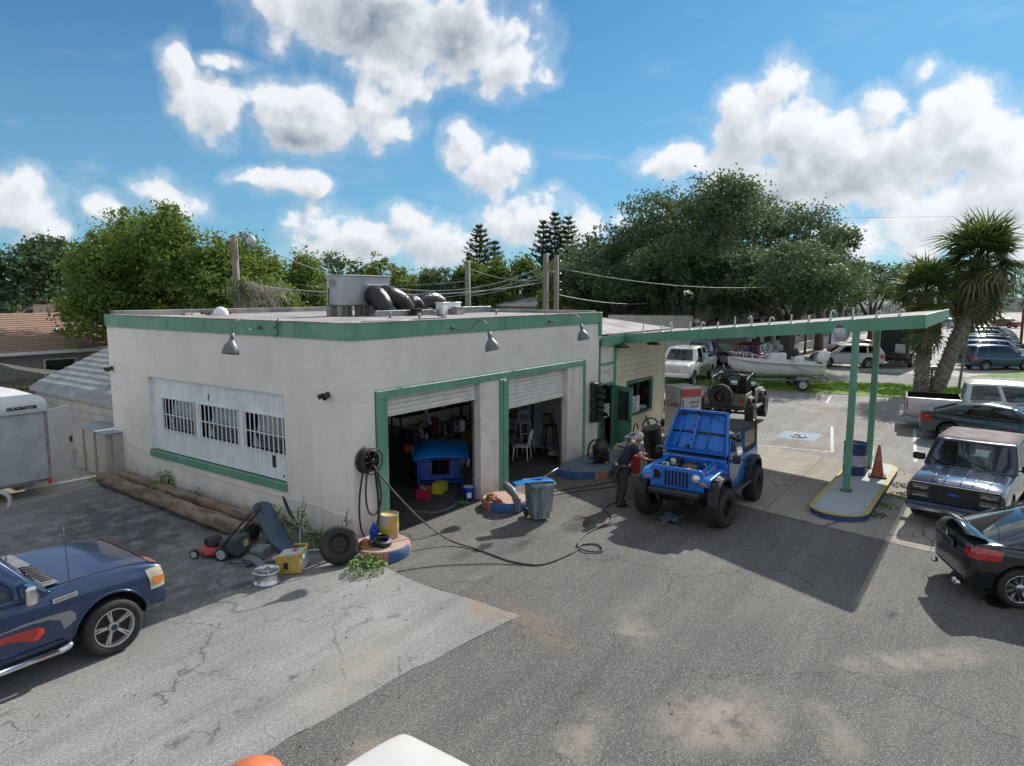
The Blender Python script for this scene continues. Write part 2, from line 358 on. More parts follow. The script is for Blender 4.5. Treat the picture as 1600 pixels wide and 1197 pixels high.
# ---------------------------------------------------------------- ground
def ground_mat(name, ca, cb, speck, crack=0, cracksc=.35, patch=None, spots=(), fine=90, rough=.9, joints=None, bump=.004, spk=.3):
    """weathered paving: aggregate speckle, broad patches, cracks, stains and toned zones at given places"""
    m = bpy.data.materials.new(name); m.use_nodes = True; T = NT(m.node_tree); b = T.n['Principled BSDF']
    co = T.node('ShaderNodeTexCoord').outputs['Object']
    base = T.mix(T.step(T.noise(co, .35, 6, .62), .33, .68), ca, cb)
    base = T.mix(T.m('MULTIPLY', T.step(T.noise(T.vm('ADD', co, (31, 5, 0)), 1.6, 5, .65), .5, .8), .35), base, patch or tuple(x*.6 for x in ca))
    f1 = T.noise(co, fine, 3, .7)
    base = T.mix(T.m('MULTIPLY', T.step(f1, .53, .66), spk), base, speck)
    base = T.mix(T.m('MULTIPLY', T.step(T.noise(co, fine*.55, 3, .7), .40, .26), spk*1.1), base, tuple(x*.35 for x in ca))
    warp = T.vm('ADD', co, T.vm('SCALE', T.vm('SUBTRACT', T.noise(co, 1.1, 5, .65, 0, True), (.5, .5, .5)), None, .75))
    warp2 = T.vm('ADD', co, T.vm('SCALE', T.vm('SUBTRACT', T.noise(co, 2.6, 6, .7, 0, True), (.5, .5, .5)), None, .5))
    if crack:
        e = T.voro(warp, cracksc, 'DISTANCE_TO_EDGE')
        thin = T.step(e, .0045, .0012)
        msk = T.step(T.noise(T.vm('ADD', co, (3, 17, 0)), .45, 3, .5), .46, .56)
        e2 = T.voro(warp, cracksc*2.9, 'DISTANCE_TO_EDGE'); thin2 = T.m('MULTIPLY', T.step(e2, .011, .003), T.step(T.noise(T.vm('ADD', co, (9, 1, 0)), .6, 3, .5), .55, .62))
        cr = T.m('MULTIPLY', T.m('MAXIMUM', T.m('MULTIPLY', thin, msk), thin2), crack)
        base = T.mix(cr, base, tuple(x*.25 for x in ca))
    brk = T.noise(T.vm('ADD', co, (4, 8, 0)), 2.3, 8, .72)
    wear = T.noise(T.vm('MULTIPLY', co, (.22, 2.4, 1)), 1.0, 5, .6); base = T.mix(1.0, base, T.ramp(wear, [(.3, .82), (.7, 1.16)]), 'MULTIPLY')
    grit = T.noise(co, fine*.42, 4, .8); base = T.mix(1.0, base, T.ramp(grit, [(.32, .68), (.68, 1.30)]), 'MULTIPLY')
    for (x, y, rx, ry, rot, k, colr, edge) in spots:
        n = T.node('ShaderNodeMapping', vector_type='TEXTURE'); T.put(n.inputs[0], warp2 if edge else co)
        n.inputs['Location'].default_value = (x, y, 0); n.inputs['Rotation'].default_value = (0, 0, R(rot)); n.inputs['Scale'].default_value = (rx, ry, 1)
        q = n.outputs[0]; xx = T.xyz(q); dd = T.m('SQRT', T.m('ADD', T.m('MULTIPLY', xx[0], xx[0]), T.m('MULTIPLY', xx[1], xx[1])))
        f = T.m('MULTIPLY', T.m('MULTIPLY', T.step(dd, 1.1, .2 if k < .8 else .8), T.step(brk, .34, .6) if k < .9 else 1.0), k)
        base = T.mix(f, base, colr)
    if joints:
        bx_, by_ = T.xyz(co)[0], T.xyz(co)[1]
        for (ax, period, off) in joints:
            v = bx_ if ax == 'x' else by_
            fr = T.m('ABSOLUTE', T.m('SUBTRACT', T.m('FRACT', T.m('DIVIDE', T.m('ADD', v, off), period)), .5))
            base = T.mix(T.m('MULTIPLY', T.step(T.m('MULTIPLY', fr, period), .02, .008), .7), base, tuple(x*.3 for x in ca))
    T.put(b.inputs['Base Color'], base); b.inputs['Roughness'].default_value = rough; b.inputs['Specular IOR Level'].default_value = .3
    n = T.node('ShaderNodeBump'); n.inputs['Distance'].default_value = bump; T.put(n.inputs['Height'], T.noise(co, fine*.5, 4, .7)); T.l.new(n.outputs[0], b.inputs['Normal'])
    return m
DK = (.02, .02, .022); SAND = (.34, .30, .25); ORG = (.30, .19, .11)
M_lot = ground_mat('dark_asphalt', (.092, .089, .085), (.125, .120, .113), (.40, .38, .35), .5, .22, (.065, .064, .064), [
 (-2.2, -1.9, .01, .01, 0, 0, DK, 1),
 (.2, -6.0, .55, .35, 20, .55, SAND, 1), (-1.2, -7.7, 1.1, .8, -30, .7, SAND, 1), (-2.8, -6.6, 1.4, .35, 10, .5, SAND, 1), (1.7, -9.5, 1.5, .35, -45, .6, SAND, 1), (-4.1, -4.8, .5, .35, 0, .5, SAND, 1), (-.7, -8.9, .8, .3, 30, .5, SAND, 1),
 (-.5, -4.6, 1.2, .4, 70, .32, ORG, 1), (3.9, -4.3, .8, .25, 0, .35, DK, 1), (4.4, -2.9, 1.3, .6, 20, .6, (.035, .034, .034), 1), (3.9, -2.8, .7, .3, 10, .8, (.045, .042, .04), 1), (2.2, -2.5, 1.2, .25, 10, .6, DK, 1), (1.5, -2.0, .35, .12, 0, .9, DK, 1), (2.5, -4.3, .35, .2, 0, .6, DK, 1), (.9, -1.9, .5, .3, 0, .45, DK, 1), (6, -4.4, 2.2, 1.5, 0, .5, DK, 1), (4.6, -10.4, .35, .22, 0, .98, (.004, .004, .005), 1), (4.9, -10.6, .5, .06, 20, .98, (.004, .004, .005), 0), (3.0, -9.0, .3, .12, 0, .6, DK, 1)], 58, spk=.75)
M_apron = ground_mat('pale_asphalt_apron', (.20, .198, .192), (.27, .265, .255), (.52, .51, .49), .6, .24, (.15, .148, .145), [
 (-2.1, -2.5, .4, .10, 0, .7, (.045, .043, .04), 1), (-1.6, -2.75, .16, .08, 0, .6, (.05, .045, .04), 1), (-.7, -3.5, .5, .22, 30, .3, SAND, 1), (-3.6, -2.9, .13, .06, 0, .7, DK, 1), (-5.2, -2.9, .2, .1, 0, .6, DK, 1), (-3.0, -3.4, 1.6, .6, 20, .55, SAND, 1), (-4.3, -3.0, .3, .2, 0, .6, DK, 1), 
 (-.55, -3.9, 1.1, .4, 75, .5, ORG, 1), (-2.6, .8, 3.2, 1.6, 0, .6, (.075, .075, .075), 1), (-3.2, 4.2, 3.4, 3.8, 0, .72, (.055, .057, .06), 1), (-1.6, 6, 1.8, 3.5, 0, .7, (.055, .057, .06), 1), (-5, 2.6, 2.6, 1.6, 0, .6, (.06, .06, .062), 1), (-2.2, .2, .5, .25, 0, .7, DK, 1), (-4.4, .35, .7, .25, 0, .75, DK, 1)], 55, spk=.85)  # the widest ovals darken the apron beside the side wall
M_conc = ground_mat('tan_concrete', (.29, .262, .225), (.35, .322, .28), (.42, .39, .35), 1, .16, (.27, .235, .19), [(9.0, -3.6, 2.0, .7, 60, .35, (.16, .14, .12), 1), (10.4, -5.6, 1.6, .4, 70, .35, (.18, .16, .13), 1), (8.2, -9.2, 1.0, .5, 0, .35, (.2, .17, .14), 1), (9.6, -7, 1.6, 1.6, 0, .25, (.2, .17, .14), 1)], 60, joints=[('x', 3.05, .95), ('y', 3.4, .75)], spk=.15)
M_back = ground_mat('grey_gravelly_asphalt', (.19, .183, .175), (.26, .25, .238), (.44, .42, .40), 1, .3, (.14, .135, .13), [(20, -6.8, 4, 1.6, 80, .5, (.17, .13, .09), 1), (23.5, -4.6, 3.5, 1.1, 70, .55, (.16, .12, .08), 1), (24.5, -1.0, 3, .5, 80, .5, (.15, .11, .07), 1)], 22, spk=.6)
M_road = ground_mat('street_asphalt', (.17, .17, .168), (.22, .22, .215), (.34, .34, .33), 1, .15, None, (), 30, spk=.3)
M_far = ground_mat('pale_parking_lot', (.34, .33, .315), (.41, .395, .375), (.6, .58, .56), 0, .2, (.33, .32, .30), (), 12, spk=.15)
M_walk = ground_mat('pale_walkway', (.45, .43, .40), (.52, .50, .46), (.6, .58, .55), 0, .2, None, (), 20, joints=[('y', 1.5, 0)], spk=.15)
M_sand = ground_mat('sandy_drive', (.30, .28, .25), (.38, .355, .32), (.5, .48, .44), 1, .3, (.2, .19, .17), [(-2.5, 10.5, 2.5, .6, 10, .5, (.08, .078, .075), 1)], 50, spk=.3)
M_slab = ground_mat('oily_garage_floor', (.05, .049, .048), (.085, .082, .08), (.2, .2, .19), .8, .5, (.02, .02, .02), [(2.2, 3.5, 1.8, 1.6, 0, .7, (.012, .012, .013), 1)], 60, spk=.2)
M_base = ground_mat('grass_and_soil', (.07, .10, .03), (.13, .14, .06), (.2, .18, .1), 0, .2, (.12, .095, .06), (), 8, spk=.3, bump=.02)
M_grass = ground_mat('mown_grass', (.085, .165, .028), (.15, .245, .045), (.25, .32, .09), 0, .2, (.16, .15, .06), (), 9, spk=.5, bump=.03)
M_paint = mat('worn_road_paint', (.62, .62, .6), (.3, .29, .28), .8, sc=9, lo=.4, hi=.62)
M_bpaint = mat('worn_blue_paint', (.12, .24, .42), (.26, .27, .28), .8, sc=6, lo=.42, hi=.58)
def sheet(name, poly, z, m, parent=None, kind='structure'):
    me = bpy.data.meshes.new(name); me.from_pydata([(x, y, z) for x, y in poly], [], [list(range(len(poly)))]); me.materials.append(m)
    o = link(name, me, parent)
    bm = bmesh.new(); bm.from_mesh(me)
    for f in bm.faces:
        if f.normal.z < 0: f.normal_flip()
    bm.to_mesh(me); bm.free()
    if kind and parent is None: o['kind'] = kind
    return o
sheet('ground', [(-900, -900), (1500, -900), (1500, 1500), (-900, 1500)], -.030, M_base)
def wob(a, b, n, amp, seed):
    rr = random.Random(seed); out = []
    for i in range(1, n):
        t = i/n; out.append((a[0]+(b[0]-a[0])*t+rr.uniform(-amp, amp), a[1]+(b[1]-a[1])*t+rr.uniform(-amp, amp)))
    return out
def line_poly(pts, amp, per=.35, seed=1):
    out = []
    for i in range(len(pts)):
        a, b, wb = pts[i][:2], pts[(i+1) % len(pts)][:2], (pts[i][2] if len(pts[i]) > 2 else 0)
        out.append(a)
        if wb:
            n = max(2, int(math.hypot(b[0]-a[0], b[1]-a[1])/per)); out += wob(a, b, n, amp*wb, seed+i)
    return out
sheet('parking_lot', line_poly([(-40, -40), (60, -40), (29.6, -12), (28.4, -1.55, 3), (28.0, 8, 0), (28, 30), (-40, 30)], .04), -.012, M_back)
sheet('asphalt_forecourt', line_poly([(-2.9, -3.98), (-8, -3.7), (-30, -3.2), (-30, -30), (14, -30), (8.6, -12), (6.45, -9.25, 1), (7.15, -5.9, 1), (7.42, -4.8, 1), (7.80, -1.75, 1), (7.9, .02), (-.05, .02), (-.45, -1.9, 1), (-.42, -4.3, 1)], .02), -.004, M_lot)
sheet('apron_pavement', line_poly([(-30, -3.2), (-8, -3.7, 1), (-2.9, -3.98, 1), (-.42, -4.3, 1), (-.45, -1.9, 1), (-.02, .0), (-.02, 9.2), (-1.2, 9.0, 3), (-4.5, 8.2, 3), (-30, 5)], .025, seed=4), .0, M_apron)
sheet('side_drive', [(-30, 5), (-4.5, 8.2), (-1.2, 9.0), (-.02, 9.2), (2, 12.4), (-2, 24), (-30, 24)], -.006, M_sand)
sheet('concrete_pad', line_poly([(7.9, .04), (7.80, -1.75, 1), (7.42, -4.8, 1), (7.15, -5.9, 1), (6.45, -9.25, 1), (8.6, -12), (12.4, -12), (13.0, -8.2, 1), (13.43, -6.56), (14.3, -3.9), (15.2, .04)], .015, seed=9), .002, M_conc)
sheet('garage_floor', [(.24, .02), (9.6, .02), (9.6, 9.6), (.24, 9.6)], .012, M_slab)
sheet('street', [(33.2, 60), (34.4, -1), (35.8, -9), (41, -40), (50, -60), (58, -60), (46, -22), (41.0, -9), (40.6, 2), (39.5, 60)], -.004, M_road)
sheet('far_parking_lot', [(41.0, -9), (40.6, 2), (40.2, 8), (75, 9), (260, 14), (260, -30), (70, -24), (44, -20)], .0, M_far)
sheet('grass_verge', line_poly([(28.0, 12), (28.3, -1.55, 2), (29.1, -6.5, 2), (30.5, -12, 1), (38, -34), (40.2, -34), (35.8, -9.2), (34.4, -1), (33.4, 12)], .12, .4, 3), .0, M_grass)
sheet('grass_island', [(41.3, -8.4), (47.6, -11.2), (49, -20), (44.5, -20)], .012, M_grass)
sheet('walkway', [(40.8, 6.5), (43.5, 3.4), (120, 4.6), (240, 8), (240, 10), (120, 6.6), (43, 9.0)], .014, M_walk)
# painted marks
mk = MB(); 
def strip(mb, a, b, wd, z):
    a = Vector((a[0], a[1], z)); b = Vector((b[0], b[1], z)); n = (b-a).normalized().cross(Vector((0, 0, 1)))*wd/2
    mb.add([a-n, b-n, b+n, a+n], [(0, 1, 2, 3)])
for a, b in (((14.6, -5.9), (19.2, -5.0)), ((14.7, -8.2), (20.5, -7.6)), ((15.5, -2.6), (19.5, -1.9)), ((14.6, -5.9), (14.3, -3.3)), ((14.9, -7.0), (20.1, -6.2)), ((25.2, -3.6), (27.6, -3.3)), ((15, -9.4), (21, -8.8))): strip(mk, a, b, .1, -.008)
tag(mk.obj('parking_line_marks', M_paint), kind='structure')
hm = MB(); hm.box((16.7, -4.4, -.0085), (1.5, 1.3, .001)); tag(hm.obj('accessible_bay_blue_mark', M_bpaint), kind='structure')
hs = MB(); hs.tube([(16.3, -4.5, -.006), (16.7, -4.5, -.006), (16.75, -4.2, -.006), (17.0, -4.15, -.006)], .045, 4); hs.tube(arc((16.55, -4.45, -.006), .26, 60, 330, 12, 'xy'), .035, 4)
tag(hs.obj('accessible_bay_wheelchair_mark', M_paint), kind='structure')
# grass blades on verge close enough to read, and tufts
M_blade = mat('grass_blade', (.15, .27, .04), (.26, .36, .08), .7, sc=1.5, spec=.2)
def grass_patch(name, pts, n, h, wd, mat_, seed, label, cat='grass'):
    rr = np.random.default_rng(seed); P = np.array(pts)[rr.integers(0, len(pts), n)]
    P = P[:, :2]+rr.normal(0, 1, (n, 2))*P[:, 2:3]
    a = rr.uniform(0, 2*PI, n); ln = rr.normal(0, .35, (n, 2)); hh = h*rr.uniform(.5, 1.3, n)
    v = np.zeros((n, 3, 3)); dx = np.cos(a)*wd; dy = np.sin(a)*wd
    v[:, 0, 0] = P[:, 0]-dx; v[:, 0, 1] = P[:, 1]-dy; v[:, 1, 0] = P[:, 0]+dx; v[:, 1, 1] = P[:, 1]+dy
    v[:, 2, 0] = P[:, 0]+ln[:, 0]*hh; v[:, 2, 1] = P[:, 1]+ln[:, 1]*hh; v[:, 2, 2] = hh
    me = bpy.data.meshes.new(name); me.from_pydata(v.reshape(-1, 3).tolist(), [], np.arange(n*3).reshape(-1, 3).tolist()); me.materials.append(mat_)
    o = link(name, me); tag(o, label, cat, kind='stuff'); return o
vp = [(28.9+random.uniform(0, 4.4)+(-y-1)*.18, y, .4) for y in np.linspace(9, -16, 90)]
grass_patch('verge_grass', vp, 22000, .10, .03, M_blade, 2, 'bright green mown grass of the verge along the street')
# ---------------------------------------------------------------- the block garage
W_, D_, H_ = 9.86, 9.86, 4.44
M_wall = mat('white_block_paint', (.88, .81, .74), (.81, .74, .67), .75, sc=1.1, detail=7, lo=.3, hi=.75, bump=.002, bsc=40, world=True, streak=.14, base_dirt=.45, dirt=.2, dirtc=(.40, .35, .31), dsc=.9)
M_trimw = mat('white_trim_paint', (.84, .78, .71), (.76, .70, .64), .55, sc=2, world=True, streak=.25, base_dirt=.5, dirt=.35, dirtc=(.3, .25, .2), dsc=3)
M_green = mat('green_trim_paint', (.14, .34, .225), (.105, .28, .18), .5, sc=1.2, detail=6, world=True, streak=.35, dirt=.45, dirtc=(.30, .42, .34), dsc=1.6, bump=.001)
M_dgreen = mat('dark_green_trim_paint', (.035, .14, .095), (.05, .18, .12), .5, sc=2, dirt=.2, dirtc=(.1, .2, .15))
M_joint = mat('block_joint_paint', (.78, .73, .67), rough=.85)
M_white = mat('white_gloss_paint', (.86, .87, .88), (.78, .79, .80), .4, sc=3, dirt=.25, dirtc=(.35, .27, .2), dsc=2.2)
M_door = mat('roller_door_white', (.80, .76, .71), (.72, .68, .64), .5, sc=2, dirt=.3, dirtc=(.3, .26, .22))
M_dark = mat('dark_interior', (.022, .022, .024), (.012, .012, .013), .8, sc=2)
M_metal = mat('dull_grey_metal', (.32, .33, .34), (.22, .23, .24), .45, .8, sc=8, r2=.6)
M_black = mat('black_plastic', (.015, .015, .017), (.03, .03, .032), .45, sc=5)
M_rubber = mat('black_rubber', (.022, .022, .023), (.04, .039, .038), .75, sc=12, detail=5)
M_greyl = mat('grey_lamp_enamel', (.17, .18, .19), (.13, .14, .15), .4, sc=5)
M_roofm = mat('weathered_roof_membrane', (.38, .35, .34), (.22, .20, .20), .85, sc=1.1, detail=7, bump=.006)
M_glass = glass_mat('window_glass', (.55, .6, .62)); M_rust = mat('rusty_steel', (.22, .08, .03), (.10, .045, .02), .85, sc=9, bump=.003)
M_lwall = mat('pale_inner_wall', (.62, .64, .66), (.5, .51, .53), .8, sc=1.4)
M_wood = mat('weathered_wood', (.24, .19, .14), (.13, .10, .075), .85, sc=5, detail=6, stretch=(1, .25, 1), bump=.004)
shop = empty('auto_shop', (0, 0, 0), 0, 'low white painted block garage with green roof trim and two open bays', 'building')
# openings
BAY = [(.94, 3.98, 0, 2.92), (5.08, 8.02, 0, 2.92)]      # x0,x1,z0,z1 in the front wall
WIN = (2.12, 7.80, .98, 2.88)                           # y0,y1,z0,z1 in the side wall
sw = MB()
sw.bx((.0, .012, 3.07), (W_, .24, 4.40)); sw.bx((.012, .012, -.2), (.60, .24, 3.07)); sw.bx((8.99, .012, -.2), (W_, .24, 3.07))
sw.bx((.012, .24, -.2), (.24, D_, WIN[2])); sw.bx((.012, .24, WIN[3]), (.24, D_, 4.40)); sw.bx((.012, .24, WIN[2]), (.24, WIN[0], WIN[3])); sw.bx((.012, WIN[1], WIN[2]), (.24, D_, WIN[3]))
sw.obj('wall_core', M_joint, shop)
iw = MB(); iw.bx((W_-.24, .24, -.2), (W_, D_, 4.3)); iw.obj('right_wall', M_lwall, shop)
iw = MB(); iw.bx((.24, D_-.24, -.2), (5.2, D_, 4.3)); iw.bx((9.2, D_-.24, -.2), (W_-.24, D_, 4.3)); iw.bx((5.2, D_-.24, 3.2), (9.2, D_, 4.3)); iw.obj('rear_wall', mat('shade_toned_rear_wall', (.05, .05, .052), (.03, .03, .032), .85, sc=2), shop)  # dark colour stands in for bay shade; unseen opening added to let light in
# painted blocks: one by one, the nearest 300 as parts
BL, BH, JT = .4, .2, .0016
blk = {}
def block_mesh(ln, ax):
    k = (round(ln, 2), ax)
    if k not in blk:
        b = MB(); d = (ln-JT, .016, BH-JT) if ax == 'x' else (.016, ln-JT, BH-JT); b.box((0, 0, 0), d, 0, .0012); blk[k] = b.mesh('block', M_wall)
    return blk[k]
cells = []
rows = 21
for r_ in range(rows):
    z = .02+r_*BH+BH/2-.12
    if z > 4.16: break
    off = 0 if r_ % 2 == 0 else BL/2
    for ax, L_ in (('x', W_), ('y', D_)):
        s0 = -off if off else 0
        x = s0
        while x < L_-.01:
            a, b = max(x, 0.0), min(x+BL, L_); x += BL
            segs = [(a, b)]
            ob = [(.60, 8.99, -1, 3.07)] if ax == 'x' else [WIN]
            for (o0, o1, z0, z1) in ob:
                if z+BH/2 > z0+.02 and z-BH/2 < z1-.02:
                    ns = []
                    for (p, q) in segs:
                        if q <= o0+.001 or p >= o1-.001: ns.append((p, q))
                        else:
                            if p < o0-.03: ns.append((p, o0))
                            if q > o1+.03: ns.append((o1, q))
                    segs = ns
            for (p, q) in segs:
                if q-p > .05: cells.append((ax, p, q, z))
def ctr(c):
    ax, p, q, z = c; m = (p+q)/2
    return (m, .004, z) if ax == 'x' else (.004, m, z)
rr = random.Random(5)
cells.sort(key=lambda c: (Vector(ctr(c))-Vector((-8.79, -10.16, 5))).length)
rest = MB()
for i, c in enumerate(cells):
    p = Vector(ctr(c)); j = rr.uniform(-.0006, .0006)
    if c[0] == 'x': p.y += j
    else: p.x += j
    if i < 300: link('block', block_mesh(c[2]-c[1], c[0]), shop, p)
    else:
        ln = c[2]-c[1]; rest.box(p, (ln-JT, .016, BH-JT) if c[0] == 'x' else (.016, ln-JT, BH-JT), 0, .0012)
tag(rest.obj('wall_blocks', M_wall, shop), kind='stuff')
# fascia in lapped metal lengths
x = -.05
k = 0
for ax, L_ in (('x', W_+.06), ('y', D_)):
    n = 6; 
    for i in range(n):
        a = -.05+(L_+.05)*i/n+.004; b = -.05+(L_+.05)*(i+1)/n-.004; o = .045+.004*(i % 2)
        f = MB()
        if ax == 'x': f.bx((a, -o, 4.13+rr.uniform(-.008, .004)), (b, .05, 4.44), .006)
        else: f.bx((-o, max(a, .052), 4.13+rr.uniform(-.008, .004)), (.05, b, 4.44), .006)
        f.obj('fascia_panel', M_green, shop)
        e = MB()
        if ax == 'x': e.bx((a-.004, -.062, 4.437), (b+.004, .12, 4.458), .004)
        else: e.bx((-.062, a+(.065 if i == 0 else -.004), 4.437), (.12, b+.004, 4.458), .004)
        e.obj('coping_strip', M_roofm, shop)
    k += 1
f = MB(); f.bx((9.80, -.072, 3.72), (9.93, .3, 4.45), .006); f.obj('fascia_return', M_green, shop)
rf = MB(); rf.bx((.05, .05, 4.25), (W_, D_, 4.40)); rf.obj('roof_deck', M_roofm, shop)
pr = MB(); pr.bx((.12, D_-.25, 4.40), (W_, D_, 4.55), .01); pr.bx((W_-.2, .12, 4.40), (W_, D_-.25, 4.50), .01); pr.obj('parapet_curb', M_roofm, shop)
# bay surround
hd = MB(); hd.bx((.62, -.055, 2.905), (9.0, .02, 3.07), .006); hd.obj('bay_header', M_green, shop)
for (a, b) in ((.62, .835), (8.90, 9.0)): g_ = MB(); g_.bx((a, -.05, -.02), (b, .02, 2.905), .006); g_.obj('door_jamb', M_green, shop)
g_ = MB(); g_.bx((.835, -.02, -.02), (.94, .24, 2.905), .006); g_.obj('door_jamb', M_green, shop)
mc = MB(); mc.bx((3.98, -.02, -.02), (4.72, .24, 2.905), .006); mc.obj('centre_post', M_trimw, shop)
mg = MB(); mg.bx((4.72, -.06, -.02), (5.08, .02, 2.905), .01); mg.bx((4.84, -.085, -.02), (4.96, -.06, 2.87), .006); mg.obj('post_facing', M_green, shop)
mb_ = MB(); mb_.bx((4.72, .022, -.02), (5.08, .24, 2.905)); mb_.obj('centre_post', M_trimw, shop)
je = MB(); je.bx((8.02, -.015, -.02), (8.90, .24, 2.905), .006); je.bx((8.30, -.03, 0), (8.34, -.015, 2.9)); je.obj('right_reveal', M_trimw, shop)
for (x0, x1, zb) in ((.94, 3.98, 2.52), (5.08, 8.02, 2.18)):
    d = empty('roller_door'); d.parent = shop
    z = 2.93
    while z > zb:
        s_ = MB(); s_.box(((x0+x1)/2, .13, z-.052), (x1-x0-.02, .03, .098), 0, .012); s_.obj('door_slat', M_door, d); z -= .104
    s_ = MB(); s_.bx((x0+.02, .10, z-.03), (x1-.02, .17, z), .005); s_.obj('bottom_rail', M_trimw, d)
    for xx in (x0+.03, x1-.03): s_ = MB(); s_.bx((xx-.025, .17, 0), (xx+.025, .21, 2.9)); s_.obj('door_track', M_metal, d)
# barred side window: recess, boards, bars, louvre behind
wn = empty('barred_window'); wn.parent = shop
y0, y1, z0, z1 = WIN
b = MB(); b.bx((.013, y1-.004, z0), (.236, y1, z1)); b.bx((.013, y0, z0), (.236, y0+.004, z1)); b.bx((.013, y0+.004, z1-.004), (.236, y1-.004, z1)); b.obj('window_reveal', M_white, wn)
OPEN = [(2.20, 3.72), (4.0, 5.56), (5.86, 7.36)]; OZ0, OZ1 = 1.56, 2.36
nb = 34; bw = (y1-y0)/nb
for i in range(nb):
    a = y0+i*bw; c_ = a+bw/2
    inside = any(p-.02 < c_ < q+.02 for p, q in OPEN)
    for (za, zb) in (((z0, OZ0-.02), (OZ1+.03, z1)) if inside else ((z0, z1),)):
        s_ = MB(); s_.bx((.10+rr.uniform(-.002, .002), a+.004, za), (.125, a+bw-.004, zb), .003); s_.obj('board', M_white, wn)
for (p, q) in OPEN:
    fr = MB()
    for (a, c) in (((.082, p-.03, OZ0-.03), (.12, q+.03, OZ0)), ((.082, p-.03, OZ1), (.12, q+.03, OZ1+.035)), ((.082, p-.03, OZ0), (.12, p, OZ1)), ((.082, q, OZ0), (.12, q+.03, OZ1))): fr.bx(a, c, .003)
    fr.bx((.075, p, 1.94), (.095, q, 1.965)); fr.obj('window_frame', M_white, wn)
    n = 9
    for i in range(n):
        yy = p+(q-p)*(i+.5)/n; s_ = MB(); s_.bx((.055, yy-.014, OZ0-.06), (.073, yy+.014, OZ1+.03), .003); s_.obj('bar', M_white, wn)
    lv = MB(); 
    for i in range(5):
        zz = OZ0+.08+i*.085; lv.add([(.24, p, zz), (.24, p+(q-p)*.72, zz), (.17, p+(q-p)*.72, zz-.05), (.17, p, zz-.05)], [(0, 1, 2, 3)])
    lv.obj('louvre', M_metal, wn)
    bp = MB(); bp.add([(.20, p, OZ0+.40), (.22, q-.25, OZ0+.36), (.22, q-.45, OZ1), (.20, p, OZ1)], [(0, 1, 2, 3)]); bp.add([(.21, q-.4, OZ0), (.21, q-.1, OZ0), (.21, q-.16, OZ0+.42)], [(0, 1, 2)]); bp.obj('leaning_sheet', mat('pale_sheet', (.42, .43, .44), (.3, .31, .32), .7), wn)
h_ = MB(); h_.bx((.098, 2.62, 1.22), (.1005, 2.75, 1.50)); h_.bx((.097, 2.33, 1.05), (.0995, 2.38, 1.10)); h_.obj('rotted_patch', mat('rotten_wood', (.05, .03, .02), (.02, .014, .01), .9), wn)
h_ = MB(); h_.box((.098, 5.16, 2.56), (.02, .035, .16), 0, .004, Matrix.Rotation(R(12), 4, 'X')); h_.obj('latch', M_black, wn)
bk = MB(); bk.bx((.5, y0, z0), (.52, y1, z1)); bk.obj('window_backing', M_dark, wn)
sl_ = MB(); sl_.bx((-.06, y0-.02, .80), (.10, y1+.03, z0), .01); sl_.obj('window_sill', M_green, shop)
pp = MB(); pp.tube(bez([(-.025, 9.8, 1.02), (-.025, 9.2, .98), (-.025, 8.3, .90), (-.025, 6.5, .70), (-.025, 4, .66), (-.025, 1.2, .66), (-.025, .55, .62), (-.025, .12, .62)], 5), .012, 6); pp.box((-.05, .12, .60), (.07, .06, .07), 0, .01); pp.obj('wall_pipe', M_trimw, shop)
# inside of the garage
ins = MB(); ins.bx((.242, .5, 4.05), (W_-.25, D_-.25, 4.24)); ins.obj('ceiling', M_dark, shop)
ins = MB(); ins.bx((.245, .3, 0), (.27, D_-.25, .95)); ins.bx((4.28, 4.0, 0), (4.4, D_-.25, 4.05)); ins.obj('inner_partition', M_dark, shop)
M_shelf = mat('dusty_dark_shelving', (.03, .03, .034), (.05, .05, .055), .8, sc=3)
# ---------------- lamps on the walls
def gooseneck(name, loc, rz, label):
    t = empty(name, loc, rz, label, 'wall lamp', 'gooseneck lamps on the shop walls')
    b = MB(); b.cyl((0, 0, 0), (0, -.03, 0), .055, n=14); b.cyl((0, -.03, 0), (0, -.07, 0), .03, n=10); b.obj('wall_plate', M_greyl, t)
    a = MB(); a.tube(bez([(0, -.06, 0), (0, -.25, -.045), (0, -.45, 0), (0, -.58, .14), (0, -.72, .17), (0, -.84, .06), (0, -.86, -.10)], 6), .014, 8); a.obj('arm', M_greyl, t)
    c = MB(); Mx = Matrix.Translation((0, -.87, -.10)) @ Matrix.Rotation(R(-12), 4, 'X')
    c.lathe([(.0, .02), (.04, .02), (.045, -.12), (.035, -.13)], 16, Mx); c.obj('lamp_cap', M_greyl, t)
    sh = MB(); sh.lathe([(.04, -.12), (.08, -.17), (.14, -.25), (.165, -.34), (.17, -.40)], 24, Mx)
    sh.lathe([(.165, -.40), (.155, -.34), (.13, -.25), (.07, -.17)], 24, Mx); o = sh.obj('lamp_shade', M_greyl, t)
    return t
gooseneck('wall_lamp', (2.92, -.05, 4.25), 22, 'grey gooseneck lamp on the green fascia above the left bay')
gooseneck('wall_lamp', (6.95, -.05, 4.27), 22, 'grey gooseneck lamp on the green fascia above the right bay')
gooseneck('wall_lamp', (-.05, 2.75, 4.30), -72, 'grey gooseneck lamp on the green fascia above the barred side window')
def floodlight(loc, rz, label):
    t = empty('floodlight', loc, rz, label, 'floodlight', 'small black floodlights on the side wall')
    b = MB(); b.cyl((0, 0, 0), (0, -.04, 0), .06, n=12); b.obj('base_plate', M_black, t)
    for s in (-1, 1):
        h = MB(); h.tube([(0, -.03, 0), (s*.05, -.08, -.01)], .012, 6); h.cyl((s*.05, -.06, .01), (s*.09, -.17, -.04), .035, .055, 12); h.obj('lamp_head', M_black, t)
floodlight((-.01, .66, 3.02), -90, 'small black twin floodlight on the side wall near the front corner')
